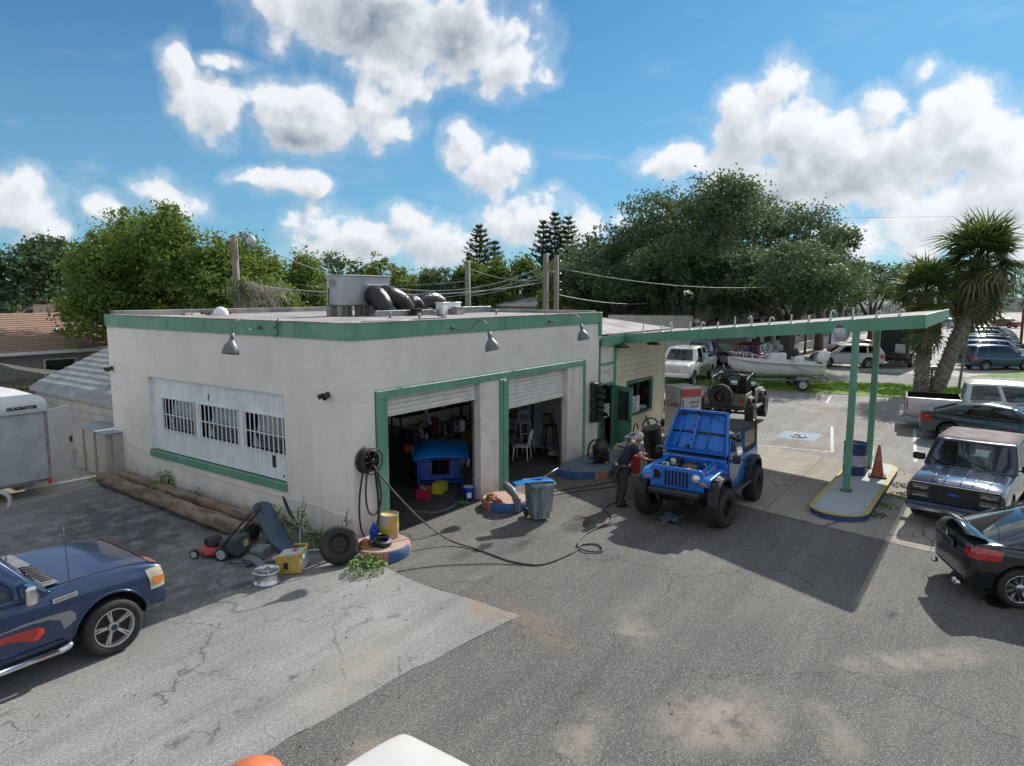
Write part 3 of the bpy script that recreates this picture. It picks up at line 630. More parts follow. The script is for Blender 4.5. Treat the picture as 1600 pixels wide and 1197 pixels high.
floodlight((-.01, 9.7, 2.98), -90, 'small black twin floodlight high on the far left end of the side wall')
dt = MB(); dt.bx((-.052, 6.55, 4.27), (-.047, 6.6, 4.34)); 
vine = MB(); vine.tube(bez([(-.06, 2.1, 4.5), (-.08, 2.14, 4.38), (-.07, 2.12, 4.2), (-.08, 2.22, 4.12)], 4), .012, 5); vine.tube(bez([(-.06, 2.0, 4.46), (-.08, 2.1, 4.36), (-.06, 2.3, 4.3)], 4), .009, 5)
tag(vine.obj('dried_vine', mat('dry_green_vine', (.06, .12, .05), rough=.8)), 'scrap of dry green vine clinging to the fascia beside the side lamp', 'vine')
# ---------------- things on the roof
ac = empty('roof_air_conditioner', (4.0, 4.3, 4.40), 0, 'big pale grey rooftop air conditioner raised on concrete blocks', 'air conditioner')
M_ac = mat('faded_ac_enamel', (.46, .47, .49), (.37, .38, .40), .5, sc=2.5, dirt=.2, dirtc=(.25, .24, .23))
def blocks(mb, c, n, rz=0): 
    for i in range(n): mb.box((c[0], c[1], c[2]+.1+i*.2), (.19, .39, .19), rz, .01)
b = MB(); b.bx((-.35, 0-.0, .30), (1.35, .72, 1.08), .012); o = b.obj('cabinet', M_ac, ac)
ac.location = (3.95, 4.3, 4.40)
b = MB(); b.bx((-.38, -.03, 1.08), (1.38, .75, 1.115), .008); b.obj('top_lid', M_ac, ac)
b = MB(); b.bx((.30, -.006, .32), (.31, 0, 1.06)); b.obj('panel_seam', M_metal, ac); b = MB(); b.bx((-.357, .05, .34), (-.351, .68, .72)); b.obj('access_panel', M_ac, ac); b = MB(); b.bx((-.356, .34, .80), (-.350, .60, 1.0)); b.obj('rating_plate', M_metal, ac)
b = MB(); b.tube(bez([(-.37, .62, .75), (-.43, .55, .6), (-.42, .56, .4), (-.37, .6, .28)], 4), .018, 6); b.obj('conduit', M_black, ac)
b = MB(); b.bx((.38, -.10, .36), (1.15, 0, .86), .01); b.obj('duct_collar', M_ac, ac)
M_cmu = mat('grey_concrete_block', (.33, .31, .29), (.22, .21, .2), .9, sc=9, bump=.004)
for i, (x, y, n) in enumerate(((3.72, 4.45, 1), (3.72, 4.88, 1), (4.3, 4.4, 1), (5.1, 4.4, 1), (5.1, 4.85, 1))):
    t = empty('concrete_block', (x, y, 4.40), 0, ['left front', 'left rear', 'middle', 'right front', 'right rear'][i]+' concrete block propping up the rooftop air conditioner', 'concrete block', 'blocks under the air conditioner')
    for w_ in ((-.19, -.16), (-.015, .015), (.16, .19)): q = MB(); q.bx((w_[0], -.095, 0), (w_[1], .095, .29)); q.obj('web', M_cmu, t)
    for s in (-1, 1): q = MB(); q.bx((-.19, s*.095-.0, 0), (.19, s*.07, .02)); q.bx((-.19, s*.095, .27), (.19, s*.07, .29)); q.obj('shell', M_cmu, t)
M_duct = mat('black_wrinkled_plastic', (.012, .012, .014), (.03, .03, .034), .28, sc=9, bump=.03, bsc=9)
def duct(pts, r, label):
    q = MB(); P_ = bez(pts, 9); n = len(P_)
    q.tube(P_, [r*(1+.045*(i % 2))*(.9 if i in (0, n-1) else 1) for i in range(n)], 16); o = q.obj('flexible_duct', M_duct); tag(o, label, 'flexible duct', 'black ducts on the shop roof'); return o
duct([(4.45, 4.16, 4.98), (4.45, 3.95, 4.92), (4.5, 3.8, 4.7), (4.55, 3.78, 4.46)], .27, 'crumpled black duct wrap hanging from the air conditioner opening')
duct([(4.85, 4.14, 5.0), (4.95, 3.95, 4.97), (5.3, 3.9, 4.80), (5.55, 3.9, 4.52)], .25, 'black flexible duct sloping down right beside the air conditioner')
duct([(5.72, 4.15, 4.5), (5.8, 4.1, 4.66), (6.0, 4.1, 4.78), (6.2, 4.1, 4.66), (6.3, 4.1, 4.5)], .19, 'small arched black duct in the middle of the roof ducts')
duct([(6.42, 4.4, 4.5), (6.55, 4.35, 4.72), (6.95, 4.3, 4.84), (7.35, 4.3, 4.72), (7.5, 4.3, 4.5)], .24, 'large arched black duct nearest the white roof boxes')
q = MB(); q.bx((3.9, 3.42, 4.40), (7.3, 3.50, 4.56), .005); tag(q.obj('roof_curb_strip', M_metal), 'long grey metal curb strip lying on the roof in front of the ducts', 'metal strip')
q = MB(); q.bx((8.1, 3.95, 4.40), (9.6, 4.03, 4.60), .005); q.bx((8.1, 4.0, 4.585), (9.6, 4.2, 4.60), .004); tag(q.obj('roof_curb_strip', M_metal), 'grey metal curb strip on the roof by the far right parapet', 'metal strip')
def roofbox(x, y, sx, sy, sz, label, m=M_white):
    t = empty('roof_box', (x, y, 4.40), 8, label, 'box', 'boxes on the shop roof')
    q = MB(); q.box((0, 0, sz/2), (sx, sy, sz), 0, .012); q.obj('body', m, t); q = MB(); q.box((0, 0, sz+.01), (sx+.03, sy+.03, .025), 0, .006); q.obj('lid', m, t)
roofbox(6.55, 3.45, .30, .26, .34, 'white metal box on the roof left of its twin')
roofbox(7.12, 3.45, .30, .26, .34, 'white metal box on the roof nearest the wooden pole')
roofbox(6.85, 3.1, .42, .2, .2, 'low tan block crate in front of the white roof boxes', M_cmu)
roofbox(5.3, 3.3, .3, .2, .18, 'low dark hollow block on the roof curb strip', M_dark)
for i, (x, y) in enumerate(((3.2, 1.2), (3.6, 2.6), (8.4, 1.0), (7.55, 2.2), (5.6, 2.9))):
    q = MB(); q.cyl((x, y, 4.40), (x, y, 4.50), .03, n=8); q.sphere((x, y, 4.51), .045, 8, 5); tag(q.obj('roof_vent_pipe', M_metal), ['vent pipe on the roof near the front corner', 'vent pipe on the roof in front of the air conditioner', 'vent pipe on the roof near the far lamp', 'vent pipe on the roof right of the curb strip', 'vent pipe on the roof between the ducts and the front edge'][i], 'vent pipe', 'vent pipes on the roof')
q = MB(); q.sphere((2.5, 8.4, 4.42), .22, 14, 8); tag(q.obj('roof_dome', M_white), 'small white dome cap at the back left of the shop roof', 'dome')
q = MB(); q.tube(bez([(1.2, 1.0, 4.41), (2.2, .7, 4.42), (3.2, 1.2, 4.42), (4.6, 1.6, 4.42), (5.6, 2.8, 4.42)], 6), .02, 5); tag(q.obj('roof_cable', M_black), 'loose dark cable lying across the shop roof', 'cable')
for i in range(9):
    q = MB(); q.box((rr.uniform(1.6, 3.2), rr.uniform(8.6, 9.6), 4.43), (rr.uniform(.1, .3), rr.uniform(.06, .2), rr.uniform(.03, .08)), rr.uniform(0, 90)); tag(q.obj('debris_scrap', [M_white, M_cmu, M_rust][i % 3]), ['white', 'concrete grey', 'rusty'][i % 3]+' scrap of debris at the back left corner of the roof', 'scrap', 'scraps on the roof corner')
# ---------------------------------------------------------------- office wing and canopy
M_sid = mat('cream_siding', (.74, .68, .54), (.67, .61, .48), .6, sc=1.6, dirt=.3, dirtc=(.4, .34, .25))
office = empty('office_wing', (9.9, 0, 0), 0, 'cream sided office beside the garage with green trimmed door and window', 'building')
b = MB(); b.bx((1.12, .06, -.05), (5.0, .16, .95)); b.bx((1.12, .06, 2.0), (5.0, .16, 3.42)); b.bx((1.12, .06, .95), (2.0, .16, 2.0)); b.bx((4.0, .06, .95), (5.0, .16, 2.0)); b.bx((4.9, .16, -.05), (5.0, 6, 3.4)); b.bx((-.03, 5.9, -.05), (4.9, 6, 3.4)); b.obj('wall_core', mat('siding_shadow_gap', (.20, .18, .14), rough=.9), office)  # core toned dark so gaps between siding boards read as shadow lines
z = -.03; ph = .178
while z < 3.42:
    h = min(ph, 3.42-z)
    segs = [(1.12, 5.0)] if (z+h < .97 or z > 1.98) else [(1.12, 2.0), (4.0, 5.0)]
    for (p, q_) in segs:
        s_ = MB(); zz = z; s_.add([(p, .06, zz), (q_, .06, zz), (q_, .018, zz+.014), (p, .018, zz+.014), (p, .06, zz+h-.002), (q_, .06, zz+h-.002), (q_, .048, zz+h), (p, .048, zz+h)], [(0, 1, 2, 3), (3, 2, 6, 7), (7, 6, 5, 4), (0, 3, 7, 4), (1, 5, 6, 2)])
        s_.obj('siding_board', M_sid, office)
    z += ph
s_ = MB(); s_.bx((4.99, .0, -.05), (5.06, .09, 3.42), .008); s_.obj('corner_trim', M_sid, office)
for (a, c_) in (((1.98, .0, .88), (4.02, .07, .96)), ((1.98, .0, 1.99), (4.02, .07, 2.06)), ((1.98, .0, .96), (2.06, .07, 1.99)), ((3.86, .0, .96), (4.02, .10, 1.99))): s_ = MB(); s_.bx(a, c_, .006); s_.obj('window_frame', M_dgreen, office)
s_ = MB(); s_.bx((2.06, .075, .96), (3.86, .082, 1.99)); s_.obj('window_pane', M_glass, office)
s_ = MB(); s_.bx((2.9, .06, .96), (2.94, .09, 1.99)); s_.obj('window_mullion', M_dgreen, office)
s_ = MB(); s_.bx((.05, 1.6, 0), (4.85, 1.7, 3.3)); s_.obj('inner_wall', mat('office_inner_wall', (.25, .25, .25), rough=.8), office)
sg = empty('window_sign', (9.9, 0, 0), 0, 'white sign with dark block letters inside the office window', 'sign')
s_ = MB(); s_.bx((2.08, .052, .97), (3.05, .062, 1.52)); s_.obj('board', M_white, sg)
M_ink = mat('dark_ink', (.03, .03, .04), rough=.7)
for i, (tx, zz) in enumerate((('PLEASE', 1.41), ('VIEW', 1.24), ('RATES', 1.07))): text('lettering', tx, M_ink, .19, sg, face((2.56, .049, zz), (1, 0, 0), (0, 0, 1)))
for (a, c_) in (((.0, -.02, -.05), (.08, .10, 3.42)), ((1.02, -.02, -.05), (1.12, .10, 3.42)), ((.08, -.01, 2.12), (1.02, .08, 2.22)), ((.08, -.01, 2.78), (1.02, .08, 2.86))): s_ = MB(); s_.bx(a, c_, .006); s_.obj('door_frame', M_green, office)
for (z0_, z1_) in ((2.22, 2.78), (2.86, 3.42)): s_ = MB(); s_.bx((.08, .03, z0_), (1.02, .05, z1_)); s_.obj('transom_panel', M_trimw, office)
text('lettering', 'OFFICE', mat('faded_ink', (.45, .44, .42), rough=.7), .12, office, face((.5, .028, 2.55), (1, 0, 0), (0, 0, 1)))
# open door
dr = empty('office_door', (10.93, -.02, 0), 0); dr.rotation_euler = (0, 0, R(-118)); dr.parent = None
dr.parent = office; dr.location = (1.05, -.03, 0)
def dpiece(nm, a, c_, m): s_ = MB(); s_.bx(a, c_, .006); s_.obj(nm, m, dr)
dpiece('door_rail', (0, -.022, .02), (.92, .022, 1.02), M_green); dpiece('door_rail', (0, -.022, 1.95), (.92, .022, 2.1), M_green)
dpiece('door_stile', (0, -.022, 1.02), (.14, .022, 1.95), M_green); dpiece('door_stile', (.76, -.022, 1.02), (.92, .022, 1.95), M_green)
dpiece('glass', (.14, -.004, 1.02), (.76, .004, 1.95), M_glass); dpiece('handle', (.84, -.07, .98), (.88, -.03, 1.12), M_black); dpiece('handle', (.84, -.05, .62), (.89, -.022, .68), M_black)
s_ = MB(); s_.box((9.98, -.42, 1.33), (.012, .30, .42)); 
pt = empty('door_poster', (10.02, -.06, 1.35), 0, 'small white notice taped on the office door frame glass', 'notice'); s_ = MB(); s_.bx((.15, -.01, -.21), (.47, 0, .21)); s_.obj('paper', M_white, pt)
for k_ in range(6): s_ = MB(); s_.bx((.18, -.0125, .14-k_*.06), (.42-.03*(k_ % 2), -.0105, .16-k_*.06)); s_.obj('text_line', M_ink, pt)
s_ = MB(); s_.bx((.08, .3, 0), (1.02, .32, 2.1)); s_.obj('inner_doorway', mat('grey_inner_door', (.20, .26, .24), (.10, .14, .13), .6, sc=3), office)
# office roof: low hip
hr = MB(); hr.add([(-.02, .2, 3.74), (6.2, .2, 3.72), (6.2, 6.1, 3.74), (-.02, 6.1, 3.74), (-.02, 3.0, 4.30), (3.4, 3.0, 4.30)], [(0, 1, 5, 4), (1, 2, 5), (2, 3, 4, 5)]); hr.obj('hip_roof', M_roofm, office)
cn = empty('canopy', (0, 0, 0), 0, 'long flat canopy with green fascia reaching over the pump island on two posts', 'canopy')
def cz(y): return 3.69+(-y)*.0977 if y < 0 else 3.69
near = [(9.92, -.04), (11.5, -.04), (9.05, -8.6)]
plan = near+[(16.2, -8.6), (17.0, .0), (17.0, .35), (9.92, .35)]
dk = MB(); n = len(plan)
# split at y=-.04 so the outer part rises as one plane
outer = [(11.5, -.04), (9.05, -8.6), (16.2, -8.6), (17.0, -.04)]
def slab(mb, poly, t0, t1): mb.prism(poly, 0, 1, lambda u, v, t: (u, v, cz(v)-(t0 if t else t1)))
slab(dk, outer, .01, .2); dk.obj('deck', M_roofm, cn)
dk = MB(); slab(dk, [(9.93, -.03), (17, -.03), (17, .35), (9.93, .35)], .02, .2); dk.obj('deck', M_roofm, cn)
sf = MB(); slab(sf, outer, .205, .21); sf.obj('soffit', M_trimw, cn)
def fasc(a, b_, n, nm='fascia_board'):
    a = Vector(a); b_ = Vector(b_); d = (b_-a).normalized(); nn = Vector((d.y, -d.x))*-1
    for i in range(n):
        p = a.lerp(b_, i/n)+d*(.003 if i else 0); q = a.lerp(b_, (i+1)/n)-d*.003
        m = MB(); vs = []
        for off in (.0, .035):
            for (s, up_) in ((p, 0), (q, 0), (q, 1), (p, 1)):
                r_ = s+nn*-off; vs.append((r_.x, r_.y, cz(s.y)-.29+up_*.30))
        m.add(vs, [(0, 1, 2, 3), (4, 7, 6, 5), (0, 4, 5, 1), (1, 5, 6, 2), (2, 6, 7, 3), (3, 7, 4, 0)]); m.obj(nm, M_green, cn)
fasc((9.93, -.05), (11.5, -.05), 1); fasc((11.5, -.05), (9.05, -8.62), 4); fasc((9.05, -8.62), (16.2, -8.62), 3); fasc((16.2, -8.62), (17.0, 0), 3)
for (x, y) in ((9.50, -7.2), (12.40, -7.26)):
    m = MB(); m.box((x, y, (cz(y)-.2+.15)/2), (.15, .15, cz(y)-.2-.15), 0, .01); m.obj('post', M_green, cn)
    m = MB(); m.box((x, y, .17), (.26, .26, .03), 0, .008); m.obj('post_foot', M_dgreen, cn)
M_wht2 = mat('weathered_white_metal', (.62, .62, .62), (.42, .41, .40), .5, sc=7)
for i in range(15):
    t_ = (i+.8)/15.2; x = 11.45+(9.3-11.45)*t_+rr.uniform(.1, .5); y = -.3-8.0*t_; z = cz(y)-.01
    t = empty('roof_conduit_hook', (x, y, z), rr.uniform(0, 360), ['first', 'second', 'third', 'fourth', 'fifth', 'sixth', 'seventh', 'eighth', 'ninth', 'tenth', 'eleventh', 'twelfth', 'thirteenth', 'fourteenth', 'outermost'][i]+' white conduit stub along the canopy roof edge counted from the shop', 'conduit stub', 'conduit stubs along the canopy roof')
    hh = rr.choice((.17, .21, .27))
    m = MB(); m.lathe([(.12, .0), (.08, .02), (.035, .04), (.035, .06)], 10); m.obj('flashing', M_wht2, t)
    m = MB(); m.tube(bez([(0, 0, .04), (0, 0, hh*.7), (.03, 0, hh), (.09, 0, hh-.01), (.11, 0, hh-.07)] if i % 3 else [(0, 0, .04), (0, 0, hh), (.0, .0, hh+.04)], 4), .022, 7); m.obj('stub_pipe', M_wht2, t)
def glob(loc, label, big=True):
    t = empty('canopy_light', loc, 0, label, 'ceiling light')
    m = MB(); m.cyl((0, 0, 0), (0, 0, -.16), .11, .13, 16); m.obj('ballast_housing', M_metal, t)
    m = MB(); m.lathe([(.13, -.16), (.19, -.20), (.20, -.30), (.15, -.44), (.08, -.48), (0, -.49)], 18); m.obj('diffuser', mat('clouded_lens', (.62, .64, .66), rough=.3, trans=.2), t)
glob((9.62, -6.85, 4.34), 'bell shaped clear lens light under the canopy edge beside the near post')
for (x, y, nm) in ((10.6, -7.9, 'flat white light under the outer end of the canopy'), (11.2, -3.1, 'flat white twin light under the middle of the canopy')):
    t = empty('canopy_light', (x, y, cz(y)-.21), 0, nm, 'ceiling light'); m = MB(); m.box((0, 0, -.04), (.42, .16, .07), 20, .015); m.obj('housing', M_white, t); m = MB(); m.box((0, 0, -.09), (.36, .12, .03), 20, .01); m.obj('diffuser', M_wht2, t)
for (x, y, nm) in ((11.05, -.2, 'round black dish light at the canopy edge above the office door'), (12.9, -.42, 'round black dish light under the canopy above the office window')):
    t = empty('canopy_light', (x, y, 3.42), 0, nm, 'ceiling light'); m = MB(); m.lathe([(.03, .06), (.05, .0), (.22, -.08), (.23, -.12), (.12, -.13), (0, -.13)], 20); m.obj('shade', M_black, t)
# pump island
M_isl = mat('pale_blue_curb_paint', (.34, .40, .46), (.42, .45, .47), .8, sc=3, dirt=.3, dirtc=(.3, .29, .27)); M_yel = mat('worn_yellow_paint', (.52, .42, .10), (.36, .32, .2), .8, sc=6); M_navy = mat('navy_curb_paint', (.03, .07, .2), (.06, .09, .2), .7, sc=5, dirt=.3)
def stadium(x0, x1, y, r, n=12): return [(x1-r+r*math.cos(R(a)), y+r*math.sin(R(a))) for a in np.linspace(-90, 90, n)]+[(x0+r+r*math.cos(R(a)), y+r*math.sin(R(a))) for a in np.linspace(90, 270, n)]
pi_ = empty('pump_island', (0, 0, 0), 0, 'raised oval pump island with pale blue top and yellow edge', 'island')
for nm, g_, z0_, z1_, m in (('curb_side', 0, 0, .13, M_navy), ('curb_edge', -.012, .128, .15, M_yel), ('island_top', .10, .14, .156, M_isl)):
    b = MB(); b.prism(stadium(7.35+g_, 13.3-g_, -7.33, .62-g_), z0_, z1_, lambda u, v, t: (u, v, t)); b.obj(nm, m, pi_)
# barrel and cone on the island
def band_drum(name, loc, r, h, bands, label, cat, n=28, ribs=(.33, .66), rim=.012, cols=None):
    t = empty(name, loc, 0, label, cat); prev = 0
    for i, (z1_, m) in enumerate(bands):
        b = MB(); zs = [prev]+[q*h for q in ribs if prev < q*h < z1_]+[z1_]; pf = []
        for z_ in np.linspace(prev, z1_, 9): pf.append((r+sum(.008*math.exp(-((z_-q*h)/.012)**2) for q in ribs), z_))
        b.lathe(pf, n); b.obj('band', m, t); prev = z1_
    b = MB(); b.lathe([(0, h-.02), (r-.015, h-.02), (r-.005, h), (r+rim, h), (r+rim, h-.02), (r, h-.025)], n); b.obj('rim', bands[-1][1], t)
    return t
M_bluep = mat('dark_blue_drum_paint', (.02, .045, .13), (.035, .06, .15), .4, sc=3); M_whp = mat('faded_white_drum_band', (.5, .5, .52), (.4, .36, .36), .6, sc=5)
t = band_drum('oil_drum', (11.45, -7.05, .156), .29, .86, [(.25, M_bluep), (.55, M_whp), (.86, M_bluep)], 'blue oil drum with a white band standing on the pump island', 'drum')
M_cone = mat('faded_orange_rubber', (.50, .13, .06), (.38, .10, .05), .6, sc=6, dirt=.3)
def cone(loc, rz, label, h=.86):
    t = empty('traffic_cone', loc, rz, label, 'traffic cone'); b = MB(); b.box((0, 0, .025), (.42, .42, .05), 0, .02); b.obj('base', mat('dirty_black_rubber', (.05, .04, .035), (.1, .05, .03), .8), t)
    b = MB(); b.lathe([(.16, .05), (.15, .07), (.03, h), (.022, h), (.02, h-.02)], 24); b.obj('cone_body', M_cone, t)
    b = MB(); b.lathe([(.095, .42), (.073, .57)], 24, Matrix.Scale(1.02, 4)); b.obj('collar_band', mat('faded_band', (.45, .2, .12), rough=.6), t)
cone((11.42, -7.62, .156), 10, 'tall faded orange traffic cone on the pump island')
# ---------------------------------------------------------------- traffic light on the wall
tl = empty('traffic_signal', (9.48, -.02, 1.12), -14, 'black three lens traffic signal hung on the wall between bay and office', 'traffic light')
M_tl = mat('black_signal_enamel', (.018, .02, .022), (.03, .032, .034), .5, sc=4)
for k_ in range(3):
    z_ = .2+k_*.42
    b = MB(); b.box((0, -.13, z_), (.34, .2, .39), 0, .03); hs_ = b.obj('signal_housing', M_tl, tl)
    b = MB(); Mx = Matrix.Translation((0, -.23, z_)) @ Matrix.Rotation(R(90), 4, 'X'); b.lathe([(.145, 0), (.15, .22), (.155, .28)], 20, Mx, arc=R(300)); b.lathe([(.15, 0), (.155, .0), (.16, .28)], 20, Mx, arc=R(300)); b.obj('visor', M_tl, hs_)
    b = MB(); b.lathe([(0, .03), (.08, .022), (.13, .0)], 18, Mx); b.obj('lens', mat('dark_lens', (.02, .03, .025), rough=.15), hs_)
    for s in (-1, 1): b = MB(); b.cyl((s*.17, -.16, z_+.15), (s*.185, -.16, z_+.15), .018, n=8); b.obj('wing_nut', M_metal, hs_)
# ---------------------------------------------------------------- painted guard islands at the bay posts
M_redp = mat('worn_red_curb_paint', (.42, .10, .075), (.45, .27, .2), .8, sc=6, dirt=.3); M_bluec = mat('worn_blue_curb_paint', (.03, .10, .27), (.08, .12, .22), .75, sc=6, dirt=.35); M_topc = mat('salmon_worn_concrete', (.50, .27, .20), (.42, .33, .28), .85, sc=4, dirt=.4, bump=.003)
def guard(name, c, r, h, arcs, label, n=36):
    t = empty(name, (c[0], c[1], 0), 0, label, 'curb island')
    for (a0, a1, m) in arcs:
        b = MB(); k_ = max(3, int(n*(a1-a0)/360)); b.lathe([(r, 0), (r+.01, h*.5), (r, h-.02), (r-.03, h)], k_, Matrix.Rotation(R(a0), 4, 'Z'), arc=R(a1-a0)); b.obj('curb_side', m, t)
    b = MB(); b.lathe([(0, h+.002), (r-.03, h+.002)], n); b.obj('curb_top', M_topc, t); return t
guard('post_guard', (.12, -.60), .56, .22, [(-180, -120, M_redp), (-120, -62, M_bluec), (-62, 0, M_redp), (0, 180, M_bluec)], 'round curb island painted blue and red at the front left corner', 36)
guard('post_guard', (3.95, -.78), .56, .21, [(-180, -80, M_bluec), (-80, 10, M_redp), (10, 180, M_redp)], 'round curb island painted blue and red before the centre post', 36)
gi = empty('door_curb', (0, 0, 0), 0, 'blue painted curb island at the office door with red and mint ends', 'curb island')
po = [(6.95, -.35), (7.0, -.95), (7.55, -1.55), (8.4, -1.62), (9.6, -1.2), (10.2, -.7), (10.2, -.12), (7.6, -.1)]
b = MB(); b.prism(po, 0, .19, lambda u, v, t: (u, v, t)); b.obj('curb_body', M_bluec, gi)
b = MB(); b.prism([(u*.985+.125, v*.94-.03) for u, v in po], .19, .194, lambda u, v, t: (u, v, t)); b.obj('curb_top', mat('blue_grey_concrete', (.10, .17, .24), (.16, .2, .22), .8, sc=3, dirt=.4), gi)
b = MB(); b.prism([(7.32, -1.335), (7.545, -1.565), (7.72, -1.575), (7.55, -1.4)], -.0, .192, lambda u, v, t: (u, v, t)); b.obj('red_corner', M_redp, gi)
b = MB(); b.prism([(7.73, -1.56), (8.4, -1.63), (9.05, -1.41), (8.95, -1.35), (8.38, -1.58)], -.0, .191, lambda u, v, t: (u, v, t)); b.obj('mint_side', mat('mint_paint', (.25, .38, .33), (.3, .4, .36), .8), gi)
# shop vacuum
vc = empty('shop_vacuum', (8.35, -.95, .194), 200, 'black shop vacuum with yellow details on the blue curb by the office door', 'vacuum')
b = MB(); b.lathe([(0, .08), (.2, .08), (.235, .12), (.25, .38), (.25, .40)], 24); b.obj('tank', M_black, vc)
b = MB(); b.lathe([(.265, .40), (.27, .44), (.25, .50), (.17, .56), (.15, .64), (.08, .68), (0, .69)], 24); b.obj('motor_lid', M_black, vc)
b = MB(); b.tube(arc((0, 0, .58), .16, 0, 180, 10, 'yz'), .018, 7); b.obj('carry_handle', M_black, vc)
M_yb = mat('yellow_plastic', (.6, .42, .03), rough=.4)
for a in (60, 180, 300): b = MB(); b.box((.26*math.cos(R(a)), .26*math.sin(R(a)), .41), (.05, .05, .09), a, .01); b.obj('latch', M_yb, vc)
for a in (45, 135, 225, 315): b = MB(); b.sphere((.25*math.cos(R(a)), .25*math.sin(R(a)), .04), .04, 8, 6); b.obj('caster', M_yb if a == 45 else M_black, vc)
b = MB(); b.tube(bez([(.2, .1, .45), (.36, .18, .5), (.42, .0, .3), (.33, -.25, .2), (.1, -.36, .25), (-.1, -.34, .5), (0, -.2, .66)], 6), .03, 8); b.obj('hose', M_black, vc)
# hose reel and hoses at the corner
hrl = empty('hose_reel', (.30, -.02, 1.74), 0, 'black hose reel mounted on the front wall at the corner', 'hose reel')
b = MB(); Mx = Matrix.Rotation(R(90), 4, 'X')
b.lathe([(.09, 0), (.26, .0), (.27, .02), (.26, .04), (.09, .04)], 28, Mx); b.obj('back_flange', M_black, hrl)
b = MB(); 
for k_ in range(4): b.tube([(math.cos(a)*.20, -.06-k_*.035, math.sin(a)*.20) for a in np.linspace(0, 2*PI, 25)[:-1]], .019, 7, closed=True)
b.obj('wound_hose', M_rubber, hrl)
b = MB(); b.tube([(math.cos(a)*.26, -.21, math.sin(a)*.26) for a in np.linspace(0, 2*PI, 29)[:-1]], .014, 7, closed=True)
for a in range(0, 360, 60): b.tube([(0, -.2, 0), (.26*math.cos(R(a)), -.21, .26*math.sin(R(a)))], .016, 6)
b.cyl((0, -.02, 0), (0, -.25, 0), .05, n=14); b.obj('front_flange', M_black, hrl)
b = MB(); b.tube(bez([(.16, -.12, 1.62), (.06, -.1, 1.1), (.04, -.1, .62), (.12, -.1, .28), (.32, -.12, .14), (.48, -.1, .36), (.56, -.1, .75), (.5, -.1, 1.2), (.44, -.12, 1.62)], 8), .019, 7)
b.tube(bez([(.22, -.15, 1.60), (.18, -.14, 1.05), (.24, -.14, .72), (.40, -.14, .62), (.56, -.13, .76), (.60, -.12, 1.05), (.50, -.12, 1.58)], 8), .019, 7)
tag(b.obj('hanging_hose', M_rubber), 'black hose hanging in long loops below the corner reel', 'hose')
b = MB(); b.tube(bez([(.30, -.24, 1.66), (.55, -.5, 1.15), (.95, -.9, .5), (1.25, -1.35, .1), (1.35, -2.0, .015), (1.25, -2.9, .015), (1.45, -3.45, .015), (2.3, -3.62, .015), (2.75, -3.55, .015), (2.95, -3.8, .02), (2.7, -4.05, .02), (2.5, -3.8, .03), (2.7, -3.5, .03), (3.4, -3.3, .015), (4.4, -3.35, .015), (4.9, -3.0, .015), (5.1, -2.8, .015), (5.5, -2.75, .015), (5.9, -2.9, .015)], 9), .018, 7)
tag(b.obj('air_hose', mat('dusty_hose', (.05, .05, .05), (.11, .105, .1), .7, sc=3)), 'long dusty black air hose running from the corner reel across the asphalt', 'hose')
b = MB(); b.tube(bez([(-.35, -1.5, .012), (.3, -1.95, .012), (.95, -2.7, .012), (1.22, -3.2, .012)], 8), .008, 5); tag(b.obj('thin_cord', M_black), 'thin dark cord from the corner island joining the air hose', 'cord')
b = MB(); b.tube(bez([(4.3, -.15, .03), (5.4, -.9, .012), (6.5, -1.5, .012), (7.4, -1.95, .012), (7.0, -2.15, .012), (5.9, -1.5, .012), (5.2, -1.2, .012)], 7), .012, 6); tag(b.obj('extension_cable', M_black), 'black cable snaking from the right bay towards the office door curb', 'cable')
b = MB(); b.tube(bez([(2.3, .9, .03), (2.6, .2, .02), (3.4, .3, .02), (4.0, 1.2, .02), (5.0, 1.5, .02)], 7), .012, 6); tag(b.obj('floor_hose', mat('grey_hose', (.2, .2, .2), rough=.6)), 'pale hose curling over the oily floor of the left bay', 'hose')
# corner island clutter
M_ydrum = mat('peeling_yellow_drum', (.55, .36, .07), (.42, .40, .36), .55, sc=4, lo=.45, hi=.55, dirt=.4, dirtc=(.3, .1, .03), dsc=4)
t = empty('grease_drum', (.44, -.52, .22), 0, 'yellow and rust peeling drum on the corner curb island', 'drum'); b = MB(); b.lathe([(0, .01), (.17, .01), (.175, .03), (.175, .2), (.181, .22), (.175, .24), (.175, .46), (.18, .48), (.17, .48)], 24); b.obj('body', M_ydrum, t); b = MB(); b.lathe([(0, .445), (.16, .45), (.172, .47)], 24); b.obj('lid', mat('yellow_lid', (.55, .45, .14), (.4, .3, .15), .6, sc=6), t)
t = empty('coolant_jug', (.16, -.36, .22), 25, 'blue plastic jug standing beside the yellow drum', 'jug'); M_bj = mat('blue_plastic', (.01, .07, .42), rough=.35)
b = MB(); b.box((0, 0, .12), (.19, .13, .24), 0, .03); b.box((0, 0, .26), (.11, .1, .08), 0, .03); b.obj('body', M_bj, t); b = MB(); b.cyl((.03, 0, .3), (.03, 0, .335), .025, n=12); b.obj('cap', M_bj, t); b = MB(); b.tube(arc((-.02, 0, .24), .06, 0, 180, 8), .014, 6); b.obj('handle', M_bj, t)
t = empty('strap_coil', (.02, -.72, .22), 10, 'black and grey coiled belt lying on the corner curb island', 'belt')
for k_ in range(3): b = MB(); b.lathe([(.13+.015*k_, .0+.02*k_), (.15+.015*k_, .0+.02*k_), (.15+.015*k_, .10+.02*k_), (.13+.015*k_, .10+.02*k_)], 20, Matrix.Rotation(R(8*k_), 4, 'X')); b.obj('loop', [M_black, mat('violet_grey', (.3, .28, .36), rough=.6), M_black][k_], t)
